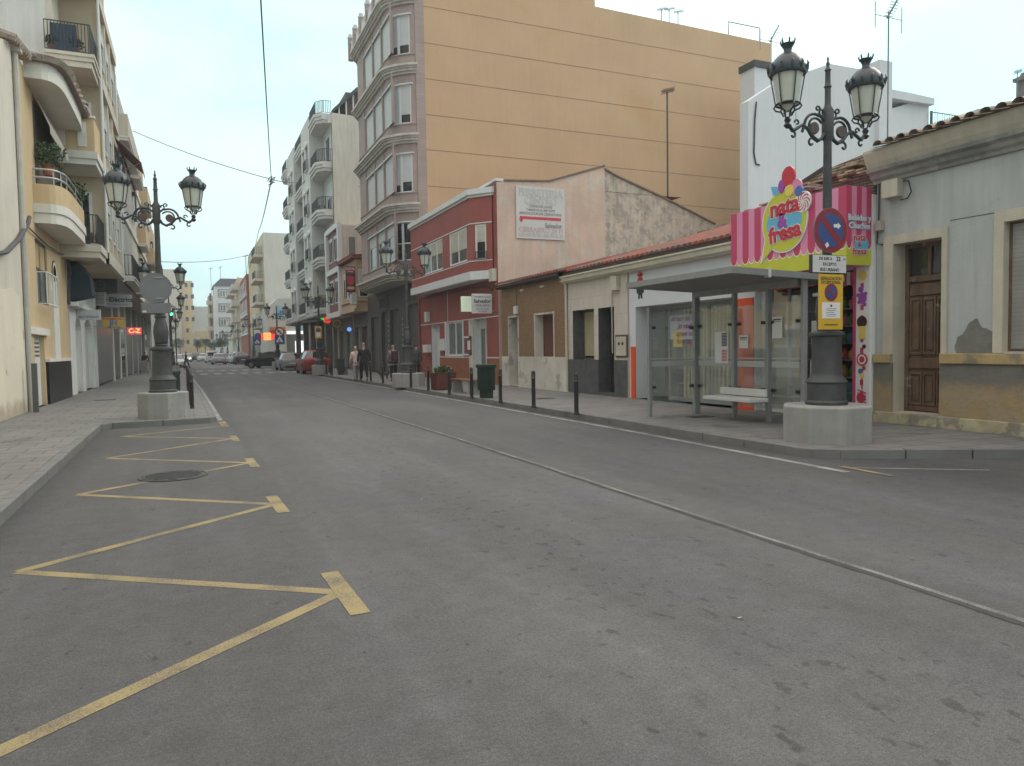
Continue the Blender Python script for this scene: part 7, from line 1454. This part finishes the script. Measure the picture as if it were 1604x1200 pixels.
# timetable on the glass
r_ = (11.83, 12.22, 1.22, 1.86); Ft = FX(XB_-.02); t_ = thing('timetable_poster', 'white timetable poster with black and red bars on the shelter glass', 'poster', (XB_-.02, 12, 1.2)); mb = MB(PWHITE); mb.fbox(Ft, *r_, 0, .006); mb.build('sheet', t_); mb = MB(mat('ink_black', (.05, .05, .06)))
for i in range(9): mb.fbox(Ft, 11.86, 12.02, 1.83-.03*i-.02, 1.83-.03*i, .006, .008)
mb.build('black_bars', t_); mb = MB(PRED)
for i in range(8): mb.fbox(Ft, 11.86, 12.02, 1.49-.03*i-.018, 1.49-.03*i, .006, .008)
mb.build('red_bars', t_)
for (y0, y1, z0, z1, lab) in ((11.25, 11.5, 1.52, 1.78, 'small white notice taped inside the shelter glass before the orange pillar'), (10.35, 10.6, 1.7, 2.1, 'pale notice sheet on the shelter glass near the lamp post')):
    mb = MB(PWHITE); mb.fbox(Ft, y0, y1, z0, z1, 0, .005); mb.use(MATS['ink_black']); mb.fbox(Ft, y0+.03, y1-.03, z1-.07, z1-.045, .005, .006); mb.fbox(Ft, y0+.03, y1-.03, z1-.1, z1-.09, .005, .006); single(mb, 'notice', lab, 'notice')
# ------------------------------------------------------------------ overhead cables
def wire(pts, r, lab, sag=.0, n=14):
    P_ = []
    for a, b in zip(pts, pts[1:]):
        a, b = Vector(a), Vector(b)
        for i in range(n+1): t = i/n; p = a.lerp(b, t); p.z -= sag*4*t*(1-t); P_.append(p)
    P2 = [P_[0]]+[p for q, p in zip(P_, P_[1:]) if (p-q).length > .01]
    return single(MB(CABLE).tube(P2, r, 5), 'overhead_cable', lab, 'cable')
YJ = 36; jn = hY(425, 281, YJ); J3 = (jn[0], YJ, jn[1])
def at(px, py, Y): q = hY(px, py, Y); return (q[0], Y, q[1])
wire([at(405, -60, 13), J3], .016, 'long overhead cable running down from the top of the picture to the junction knot', .3)
wire([J3, at(405, 362, 80), at(390, 420, 110)], .03, 'overhead cable sinking from the junction knot towards the far street', .3)
wire([J3, at(208, 205, 45)], .018, 'overhead cable from the left balconies to the junction knot', .15)
wire([J3, at(470, 285, 60)], .02, 'short overhead cable from the junction knot to the white balcony block', .1)
wire([at(560, 292, 52), at(662, 300, 38.0)], .018, 'thin overhead cable crossing between balcony block and orange wall', .1)
wire([at(252, 410, 75), at(395, 398, 104)], .03, 'thin distant cable spanning the street above the far lamps', .4)
wire([at(390, 400, 104), at(383, 455, 130)], .025, 'short distant cable dropping beside the cream block', .05)
mb = MB(CABLE); [mb.tube([Vector(J3)+Vector((random.uniform(-.15, .15), random.uniform(-.1, .1), random.uniform(-.15, .15))), Vector(J3)+Vector((random.uniform(-.2, .2), 0, random.uniform(-.3, .2)))], .02, 4) for _ in range(9)]; single(mb, 'cable_knot', 'small tangle of wire where the overhead cables meet', 'cable')
# ------------------------------------------------------------------ cars
TYRE = mat('tyre_rubber', (.02, .02, .02), .85, .1, 5, 0); RIM = mat('alloy_rim', (.35, .35, .36), .35, .05, 5, 0, metal=.6); CGL = mat('car_glass', (.015, .018, .022), .05, .05, 2, 0, spec=.9)
HLM = mat('headlight_lens', (.55, .56, .56), .15, .03, 3, 0, spec=.8); TLM = mat('tail_light_lens', (.35, .015, .015), .2, .05, 3, 0, spec=.8); PLT = mat('number_plate', (.5, .5, .48), .5)
KEYS = dict(
 hatch=(4.1, .88, [(-1, .74, .62, .66, .66), (-.985, .82, .80, .84, .72), (-.93, .86, .93, .97, .74), (-.90, .86, .94, 1.00, .74), (-.74, .88, .95, 1.40, .60), (-.60, .88, .95, 1.46, .60), (-.1, .88, .93, 1.49, .61), (.12, .88, .92, 1.42, .60), (.50, .88, .90, .97, .76), (.60, .87, .88, .92, .74), (.88, .82, .78, .80, .68), (.96, .74, .66, .68, .60), (1, .62, .52, .54, .5)]),
 suv=(4.4, .93, [(-1, .78, .70, .74, .70), (-.985, .88, .92, .96, .78), (-.93, .92, 1.05, 1.10, .80), (-.90, .92, 1.06, 1.14, .80), (-.78, .93, 1.07, 1.54, .66), (-.62, .93, 1.06, 1.62, .66), (-.1, .93, 1.04, 1.65, .67), (.12, .93, 1.03, 1.57, .66), (.46, .93, 1.02, 1.08, .80), (.56, .92, 1.0, 1.04, .80), (.88, .87, .90, .92, .72), (.96, .80, .76, .78, .64), (1, .66, .56, .58, .5)]),
 van=(4.5, .92, [(-1, .84, .80, 1.0, .78), (-.985, .90, 1.05, 1.70, .76), (-.96, .91, 1.06, 1.80, .76), (-.5, .92, 1.06, 1.88, .78), (.1, .92, 1.04, 1.86, .77), (.28, .92, 1.03, 1.74, .74), (.58, .91, 1.0, 1.08, .80), (.66, .90, .98, 1.02, .80), (.9, .86, .86, .88, .70), (.97, .78, .72, .74, .62), (1, .66, .56, .58, .5)]))
def make_car(kind, col, label, group=None, lights=False):
    Ln, W, K = KEYS[kind]; h = Ln/2; yw = (-.62*h, .64*h); Rw = .31 if kind != 'suv' else .35; zc = Rw
    cp_ = mat('car_paint_%02d%02d%02d' % tuple(int(c*99) for c in col), col, .38, .03, 2, 0, spec=.4, metal=.1)
    t_ = thing('parked_car', label, 'car', (0, 0, 0), group)
    ys = sorted({round(k[0]*h, 3) for k in K} | {round(y+d*(Rw+.07), 3) for y in yw for d in (-1.001, -1, -.9, -.7, -.4, 0, .4, .7, .9, 1, 1.001)} | {round(-h+Ln*i/16, 3) for i in range(17)})
    ks = [(k[0]*h,)+k[1:] for k in K]
    def ev(y):
        for a, b in zip(ks, ks[1:]):
            if a[0]-1e-6 <= y <= b[0]+1e-6: f = (y-a[0])/(b[0]-a[0]); return [a[i]+(b[i]-a[i])*f for i in range(1, 5)]
        return list(ks[-1][1:])
    rings = []
    for y in ys:
        hw, belt, top, ht = ev(y); zl = .20 if abs(y) < h*.93 else .28
        for q in yw:
            d = abs(y-q); R2 = Rw+.07
            if d < R2: zl = max(zl, zc+math.sqrt(max(0, R2*R2-d*d)))
        m3 = max(.56, zl+.03); m3 = min(m3, belt-.1) if belt > zl+.2 else m3; b4 = max(belt-.07, m3+.01)
        rings.append([(0, y, zl), (hw*.84, y, zl), (hw*.985, y, zl+.02), (hw, y, m3), (hw*.985, y, b4), (hw*.95, y, max(belt, b4+.01)), (ht, y, max(top-.05, belt+.012)), (ht*.8, y, max(top-.01, belt+.02)), (0, y, top+.015)])
    body, sw, fw_, rw = MB(cp_), MB(CGL), MB(CGL), MB(CGL); kk = [k for k in ks]
    def in_(y, a, b): return a*h-1e-4 <= y <= b*h+1e-4
    rg = {'hatch': (-.90, -.74), 'suv': (-.90, -.78), 'van': (-.985, -.96)}[kind]; wg = {'hatch': (.12, .50), 'suv': (.12, .46), 'van': (.28, .58)}[kind]
    for i in range(len(ys)-1):
        ym = (ys[i]+ys[i+1])/2
        for s in (-1, 1):
            for j in range(8):
                q = [rings[i][j], rings[i+1][j], rings[i+1][j+1], rings[i][j+1]]; q = [(s*x, y, z) for x, y, z in q]
                tgt = body
                if j == 5 and (rg[1] if kind != 'van' else .0)*h < ym < wg[0]*h: tgt = sw
                elif j == 5 and wg[0]*h < ym < (wg[1]-.16)*h: tgt = sw
                elif j in (6, 7) and in_(ym, *wg): tgt = fw_
                elif j in (6, 7) and in_(ym, *rg): tgt = rw
                tgt.face(q)
    for rg_ in (rings[0], rings[-1]):
        for s in (-1, 1): body.face([(s*x, y, z) for x, y, z in rg_])
    b_ = body.build('body', t_, smooth=42); 
    for m_, n_ in ((sw, 'side_window'), (fw_, 'windscreen'), (rw, 'rear_window')):
        if m_.f: m_.build(n_, t_, smooth=42)
    ub = MB(TYRE); ub.box(-W*.8, W*.8, -h*.93, h*.93, .2, .5); ub.build('underbody', t_)
    if kind == 'van': MB(CGL).box(-.6, .6, -h-.0, -h+.06, 1.12, 1.6).build('rear_window', t_)
    tr = MB(BLACKI)
    for s in (-1, 1):
        hw, belt, top, ht = ev(-.1*h); p, q = (s*hw*.955, -.1*h, belt), (s*(ht+.006), -.1*h, top-.05); tr.tube([p, q], .03, 4)
    tr.build('pillar', t_)
    for q in yw:
        for s in (-1, 1):
            x1 = s*(W+.005); x0 = s*(W-.2); prof = [(.0, x0), (Rw-.02, x0), (Rw, x0+s*.03), (Rw, x1-s*.03), (Rw-.025, x1), (Rw*.68, x1)]
            w_ = MB(TYRE); n = 20; vs = [(x, q+r*math.cos(2*math.pi*k/n), zc+r*math.sin(2*math.pi*k/n)) for r, x in prof for k in range(n)]
            w_.add(vs, [(i*n+k, i*n+(k+1) % n, (i+1)*n+(k+1) % n, (i+1)*n+k) for i in range(len(prof)-1) for k in range(n)]); w_ = w_.build('wheel', t_, smooth=True)
            r_ = MB(RIM); xr = x1-s*.02
            for k in range(5):
                a = 2*math.pi*k/5; c, sn = math.cos(a), math.sin(a); r0, r1 = Rw*.1, Rw*.66
                r_.add([(xr, q+r0*c-.05*sn, zc+r0*sn+.05*c), (xr, q+r1*c-.035*sn, zc+r1*sn+.035*c), (xr, q+r1*c+.035*sn, zc+r1*sn-.035*c), (xr, q+r0*c+.05*sn, zc+r0*sn-.05*c)], [(0, 1, 2, 3)])
            m = 20
            for k in range(m): a, b = 2*math.pi*k/m, 2*math.pi*(k+1)/m; r_.face([(xr, q+r*math.cos(t), zc+r*math.sin(t)) for r, t in ((Rw*.6, a), (Rw*.69, a), (Rw*.69, b), (Rw*.6, b))])
            r_.use(TYRE); r_.face([(xr-s*.03, q+Rw*.66*math.cos(2*math.pi*k/m), zc+Rw*.66*math.sin(2*math.pi*k/m)) for k in range(m)]); r_.build('rim', w_)
    for s in (-1, 1):
        hw, belt, top, ht = ev(-.96*h); zt = belt; z0 = zt-.30; x0 = s*hw*.66; x1 = s*hw*1.0
        m_ = MB(TLM); m_.add([(x0, -h*.985, z0+.04), (x1, -h*.955, z0), (x1*1.005, -h*.88, z0+.06), (x1*1.0, -h*.89, zt-.02), (x1*.97, -h*.955, zt+.0), (x0, -h*.98, zt-.04)], [(0, 1, 4, 5), (1, 2, 3, 4)]); m_.build('tail_light', t_)
        hw, belt, top, ht = ev(.93*h); m_ = MB(mat('lit_headlight', (.8, .8, .75), .3, emit=(1, .97, .9), estr=6) if lights else HLM); m_.add([(s*.42, h*1.0, .56), (s*.70, h*.96, .58), (s*(hw+.02), h*.86, .66), (s*(hw+.01), h*.86, .76), (s*.66, h*.965, .72), (s*.42, h*1.0, .66)], [(0, 1, 4, 5), (1, 2, 3, 4)]); m_.build('headlight', t_)
        m_ = MB(cp_); m_.box(s*W-.02*s, s*(W+.16), .30*h, .30*h+.1, belt+.22, belt+.36); m_.build('mirror', t_, bevel=.02)
    for y_, nm_ in ((-h, 'rear'), (h, 'front')):
        s = -1 if y_ < 0 else 1; m_ = MB(PLT); y1 = y_+s*.012; zp_ = .62 if y_ < 0 else .42; m_.box(-.26, .26, min(y_, y1), max(y_, y1), zp_-.055, zp_+.055); m_.build('number_plate', t_)
        m_ = MB(TYRE); m_.box(-W*.62, W*.62, min(y_-s*.02, y_+s*.008), max(y_-s*.02, y_+s*.008), .26, .40); m_.build('bumper_trim', t_)
    return t_
# adjust to the kerb bay: cars parked on the right beyond the bollards
def put(c, x, y, rz=0, z=0): c.location = (x, y, z); c.rotation_euler = (0, 0, math.radians(rz)); return c
PK = 'cars parked along the right kerb'
put(make_car('suv', (.22, .006, .010), 'bright red car parked at the right kerb beyond the bollards', PK), 7.95, 54.0, 1)
put(make_car('hatch', (.20, .21, .21), 'silver grey car parked in front of the red car towards the crossing', PK), 7.6, 65.5, 2)
put(make_car('suv', (.015, .016, .022), 'black hatchback turning out of the side street by the crossing signs'), 7.0, 76.5, 62).name = 'parked_car.090'
put(make_car('hatch', (.26, .25, .28), 'silver hatchback driving away with red tail lights behind the zebra crossing'), 3.35, 108, 2)
put(make_car('van', (.5, .5, .5), 'white van driving away ahead of the silver hatchback'), 2.85, 126, 2)
put(make_car('hatch', (.55, .55, .55), 'white car driving away left of the white van'), 1.9, 148, 3)
put(make_car('suv', (.06, .06, .07), 'dark car with white tail between the white car and the oncoming headlights'), .9, 160, 3)
put(make_car('hatch', (.4, .4, .42), 'oncoming pale car with lit white headlights far down the street', lights=True), -.9, 142, 183)
put(make_car('hatch', (.2, .2, .22), 'farthest oncoming car with lit headlights', lights=True), -.3, 185, 183)
for i, (x, y, kd, col, lab) in enumerate(((6.05, 104, 'suv', (.02, .02, .025), 'dark parked car first in the line beyond the crossing'), (5.9, 111, 'suv', (.5, .5, .5), 'white parked car with raised back in the far right line'), (5.7, 118, 'hatch', (.45, .45, .45), 'pale parked hatchback in the far right line'), (5.3, 128, 'hatch', (.06, .07, .09), 'dark blue parked car in the far right line'), (5.0, 137, 'hatch', (.3, .3, .3), 'grey parked car at the far end of the right line'))): put(make_car(kd, col, lab, PK), x, y, 2)
put(make_car('hatch', (.5, .51, .52), 'white parked car at the left kerb behind the crossing pedestrian', 'cars parked at the left kerb'), -1.55, 86, 182); put(make_car('hatch', (.42, .42, .4), 'second pale car parked at the left kerb further away', 'cars parked at the left kerb'), -1.6, 92.5, 182)
# ------------------------------------------------------------------ people
SKIN = mat('skin', (.42, .25, .18), .6, .05, 10, 0)
def skinned(V, E, Rd, sub=1):
    me = bpy.data.meshes.new('s'); me.from_pydata(V, E, []); bm = bmesh.new(); bm.from_mesh(me); ly = bm.verts.layers.skin.verify(); bm.verts.ensure_lookup_table()
    for i, v in enumerate(bm.verts): r = Rd[i]; v[ly].radius = r if isinstance(r, tuple) else (r, r); v[ly].use_root = (i == 0)
    bm.to_mesh(me); bm.free(); o = bpy.data.objects.new('s', me); COL.objects.link(o); m = o.modifiers.new('s', 'SKIN'); m.use_smooth_shade = True
    if sub: q = o.modifiers.new('q', 'SUBSURF'); q.levels = sub; q.render_levels = sub
    dg = bpy.context.evaluated_depsgraph_get(); r = bpy.data.meshes.new_from_object(o.evaluated_get(dg)); vs = [tuple(v.co) for v in r.vertices]; fs = [tuple(p.vertices) for p in r.polygons]
    bpy.data.objects.remove(o); bpy.data.meshes.remove(me); bpy.data.meshes.remove(r); return vs, fs
def person(x, y, heading, label, top, legs, hair=(.05, .04, .035), h=1.7, stride=.22, arm=.12, shoe=(.03, .03, .03), lean=0., group=None, z=PH, bent=0., topr=1.):
    t_ = thing('person', label, 'person', (x, y, z), group); R0 = ROOT[t_.name]; ROOT[t_.name] = (0, 0, 0); k = h/1.7
    V = []; E_ = []; R = []
    def add(p, r, par=None): V.append(p); R.append(r); (E_.append((par, len(V)-1)) if par is not None else None); return len(V)-1
    pel = add((0, 0, .93), (.13, .10)); sp = add((0, lean*.3, 1.12), (.125, .095), pel); ch = add((0, lean*.8, 1.32), (.15, .11), sp); nk = add((0, lean+.0, 1.47), .055, ch); hb = add((0, lean+.02, 1.55), (.075, .085), nk); ht = add((0, lean+.02, 1.64), (.07, .085), hb)
    pts = {}
    for s in (-1, 1):
        f = stride*s; hp = add((s*.09, 0, .88), .085, pel); kn = add((s*.095, f*.55+.03, .50), .058, hp); an = add((s*.095, f-.03*abs(f), .10+.05*(f < 0)), .04, kn); to = add((s*.105, f+.13, .045), .035, an)
        shd = add((s*.19, lean*.8, 1.37), .055, ch); el = add((s*.235, lean*.5-arm*s*.5-.02, 1.10), .042, shd); wr = add((s*.24, lean*.4-arm*s+.06, .87), .028, el); pm = add((s*.238, lean*.4-arm*s+.08, .80), (.018, .035), wr)
        for j, (dy, ln) in enumerate(((-.03, .065), (-.01, .078), (.012, .074), (.032, .06))): a = add((s*.235, V[pm][1]+dy, .755), .0085, pm); add((s*.222, V[pm][1]+dy+.012, .755-ln), .007, a)
        a = add((s*.215, V[pm][1]+.045, .80), .009, wr); add((s*.205, V[pm][1]+.055, .76), .008, a)
        pts[s] = (hp, kn, an, to, shd, el, wr)
    vs, fs = skinned(V, E_, R); mb = MB(SKIN); mb.add(vs, fs)
    mb.add([(-.012, lean+.115, 1.575), (.012, lean+.115, 1.575), (0, lean+.135, 1.57), (0, lean+.11, 1.62)], [(0, 1, 2), (0, 2, 3), (1, 3, 2)]); mb.build('body', t_, smooth=60)
    def sub(idx, ed, rr, m, nm): v2, f2 = skinned([V[i] if isinstance(i, int) else i for i in idx], ed, rr); q = MB(m); q.add(v2, f2); return q.build(nm, t_, smooth=60)
    cm = mat('cloth_%02d%02d%02d' % tuple(int(c*99) for c in top), top, .85, .15, 6, .3, 30); lm = mat('cloth_%02d%02d%02d' % tuple(int(c*99) for c in legs), legs, .85, .15, 6, .3, 30)
    a, b = pts[-1], pts[1]
    sub([pel, sp, ch, nk, a[4], a[5], a[6], b[4], b[5], b[6], (0, 0, .86)], [(0, 1), (1, 2), (2, 3), (2, 4), (4, 5), (5, 6), (2, 7), (7, 8), (8, 9), (0, 10)], [(.165*topr, .135*topr), (.16*topr, .13*topr), (.18*topr, .14*topr), .07, .075, .06, .045, .075, .06, .045, (.16*topr, .13*topr)], cm, 'jacket')
    sub([pel, a[0], a[1], a[2], b[0], b[1], b[2]], [(0, 1), (1, 2), (2, 3), (0, 4), (4, 5), (5, 6)], [(.145, .115), .098, .075, .06, .098, .075, .06], lm, 'trousers')
    for s in (-1, 1): p = pts[s]; sub([(V[p[2]][0], V[p[2]][1]-.03, V[p[2]][2]-.04), V[p[3]]], [(0, 1)], [(.045, .045), (.045, .032)], mat('shoe_leather', shoe, .6), 'shoe')
    sub([(0, lean-.02, 1.58), (0, lean+.0, 1.65), (0, lean+.05, 1.685)], [(0, 1), (1, 2)], [(.083, .085), (.086, .092), (.07, .06)], mat('hair_%02d%02d%02d' % tuple(int(c*99) for c in hair), hair, .8, .2, 20, .4, 60), 'hair')
    m_ = MB(BLACKI); [m_.lathe([(.001, 1.598), (.01, 1.605), (.001, 1.612)], s*.032, lean+.108, 6) for s in (-1, 1)]; m_.build('eyes', t_)
    t_.scale = (k, k, k); t_.rotation_euler = (0, 0, math.radians(heading)); return t_
def gp(px, py): return hZ(px, py, PH)
p = gp(558, 597.5); person(p[0], p[1], 0, 'person in a pale pink jacket and light grey trousers walking away beside one in black', (.62, .46, .43), (.22, .20, .19), (.5, .46, .4), 1.66, topr=.95)
p = gp(571, 597.5); person(p[0], p[1], 2, 'tall person in a black coat and black trousers walking away beside one in pink', (.018, .018, .025), (.018, .018, .02), (.28, .26, .25), 1.82, stride=-.15, topr=1.12)
p = gp(617, 598.5); per = person(p[0], p[1], -6, 'person in grey jacket carrying dark backpack near the small dog', (.22, .21, .2), (.02, .02, .022), (.3, .27, .24), 1.68, stride=.05)
mb = MB(mat('maroon_backpack', (.06, .02, .025), .7, .15, 8, .2)); mb.box(p[0]-.15, p[0]+.15, p[1]-.30, p[1]-.15, PH+.98, PH+1.42); mb.box(p[0]-.12, p[0]+.12, p[1]-.34, p[1]-.30, PH+1.02, PH+1.22); bpk = single(mb, 'backpack', 'dark maroon backpack worn by the person near the dog', 'backpack', bevel=.04)
p = gp(653, 595); person(p[0], p[1], -20, 'person in dark clothes half hidden behind the lamp post by the red house', (.05, .055, .05), (.03, .03, .03), h=1.7, stride=.1, lean=.1, topr=1.15)
p = gp(290, 575); person(-.55, 84, -80, 'lone pedestrian in dark clothes stepping over the zebra crossing on the left', (.03, .035, .04), (.03, .03, .035), h=1.75, stride=.3, z=0)
for px, py, hd, col, lab in ((203, 583, 150, (.02, .02, .025), 'person in black standing by the glowing sign doorway'), (212, 582, 30, (.03, .03, .035), 'person in dark clothes standing in the middle of the left pavement group'), (228, 584, 180, (.05, .04, .05), 'person in dark top behind the pale shopping cart on the left pavement')):
    p = gp(px, py); person(p[0], p[1], hd, lab, col, (.025, .025, .03), h=1.6, stride=.05)
p = gp(227, 585); t_ = thing('shopping_cart', 'pale upright shopping cart standing before the people on the left pavement', 'shopping cart', (p[0], p[1]-.5, PH)); mb = MB(mat('grey_cloth_bag', (.32, .31, .3), .8, .1, 5)); mb.box(p[0]-.22, p[0]+.22, p[1]-.7, p[1]-.4, PH+.12, PH+.95); mb.build('bag', t_, bevel=.04); mb = MB(ALU); mb.tube([(p[0]-.2, p[1]-.42, PH+.1), (p[0]-.2, p[1]-.4, PH+1.15), (p[0]+.2, p[1]-.4, PH+1.15), (p[0]+.2, p[1]-.42, PH+.1)], .015, 6); mb.build('frame', t_)
for s in (-1, 1): m_ = MB(TYRE); m_.prism(FX(p[0]+s*.25), [(p[1]-.5+.09*math.cos(a*math.pi/6), PH+.09+.09*math.sin(a*math.pi/6)) for a in range(12)], 0, .03); m_.build('wheel', t_)
p = hZ(397, 556, PH); person(8.0, 99, 200, 'distant person in dark clothes by the far right shop entrance', (.03, .03, .03), (.03, .03, .03), h=1.7)
# dog
p = gp(602, 595); V = [(0, 0, .3), (0, .14, .31), (0, .26, .38), (0, .36, .40), (0, -.14, .30), (0, -.26, .36), (-.06, .14, .16), (-.06, .15, .02), (.06, .12, .16), (.06, .1, .02), (-.06, -.12, .17), (-.06, -.16, .02), (.06, -.14, .17), (.06, -.12, .02)]
vs, fs = skinned(V, [(0, 1), (1, 2), (2, 3), (0, 4), (4, 5), (1, 6), (6, 7), (1, 8), (8, 9), (4, 10), (10, 11), (4, 12), (12, 13)], [(.09, .09), (.09, .1), .06, .035, .085, .015, .03, .02, .03, .02, .035, .02, .035, .02])
t_ = thing('dog', 'small dark brown dog standing by the bollards near the backpack person', 'dog', (p[0], p[1], PH), rz=1.2); ROOT[t_.name] = (0, 0, 0); m_ = MB(mat('dog_fur', (.07, .055, .045), .9, .3, 14, .4)); m_.add(vs, fs); m_.build('body', t_, smooth=60)
m_ = MB(mat('dog_ear', (.04, .03, .025), .9)); [m_.add([(s*.04, .24, .42), (s*.06, .28, .41), (s*.05, .25, .50)], [(0, 1, 2)]) for s in (-1, 1)]; m_.build('ears', t_)
# ------------------------------------------------------------------ trees at the far end, small things
BARK = mat('bark', (.08, .06, .045), .9, .2, 8, .4)
def tree(x, y, h, r, lab, n=900):
    t_ = thing('street_tree', lab, 'tree', (x, y, PH), 'small street trees at the far end'); mb = MB(BARK); mb.tube([(x, y, PH), (x+.03, y, h*.4), (x, y+.05, h*.65)], [.12, .09, .06], 7)
    for a in range(4): c, s = math.cos(a*1.6), math.sin(a*1.6); mb.tube([(x+.02, y, h*.5), (x+c*r*.4, y+s*r*.4, h*.72), (x+c*r*.6, y+s*r*.6, h*.85)], [.05, .03, .015], 5)
    mb.build('trunk', t_); m1 = MB(LEAF2 if n % 2 else LEAF)
    for _ in range(7): d = Vector((random.uniform(-1, 1), random.uniform(-1, 1), random.uniform(-.6, .8)))*r*.55; leaves(m1, (x+d.x, y+d.y, h-r*.5+d.z), r*.55, n//7, .22)
    m1.build('crown', t_)
tree(4.9, 182, 4.4, 1.5, 'round dark street tree in front of the grey panel block'); tree(6.0, 165, 4.2, 1.3, 'dark street tree on the far right pavement before the cream row'); tree(1.4, 205, 4.8, 1.8, 'broad dark tree closing the street below the brown block'); tree(-2.6, 200, 4.8, 1.8, 'dark tree before the orange far block'); tree(3.2, 200, 5.0, 1.6, 'tallest dark tree between the brown block and grey block'); tree(-4.2, 170, 4.5, 1.6, 'leftmost dark tree behind the distant left lamps')
# small litter and gum marks on the near road
for px, py, lab in ((660, 783, 'pale scrap of litter on the road near the middle joint'), (1158, 970, 'pale scrap of litter lying on the near right lane')):
    q = hZ(px, py, 0); mb = MB(mat('grey_paper', (.3, .3, .29))); mb.add([(q[0], q[1], .004), (q[0]+.03, q[1]+.005, .008), (q[0]+.028, q[1]+.016, .005), (q[0]-.005, q[1]+.014, .008)], [(0, 1, 2, 3)]); single(mb, 'litter', lab, 'litter')
for o in list(bpy.data.objects):
    if o.type == 'EMPTY' and o.get('category') == 'car' and any(w_ in o['label'] for w_ in ('driving', 'oncoming', 'turning', 'dark car with white tail')): o.name = 'moving_car'
# ------------------------------------------------------------------ thin evening haze
hm = bpy.data.materials.new('haze'); hm.use_nodes = True; nt = hm.node_tree; nt.nodes.clear(); ho = nt.nodes.new('ShaderNodeOutputMaterial'); pv = nt.nodes.new('ShaderNodeVolumePrincipled')
pv.inputs['Color'].default_value = (.92, .95, .96, 1); pv.inputs['Density'].default_value = .0010; pv.inputs['Anisotropy'].default_value = .3; nt.links.new(pv.outputs[0], ho.inputs['Volume'])
hz = MB(hm); hz.box(-60, 90, -40, 300, -1.1, 27); hb = hz.build('haze'); hb['kind'] = 'stuff'
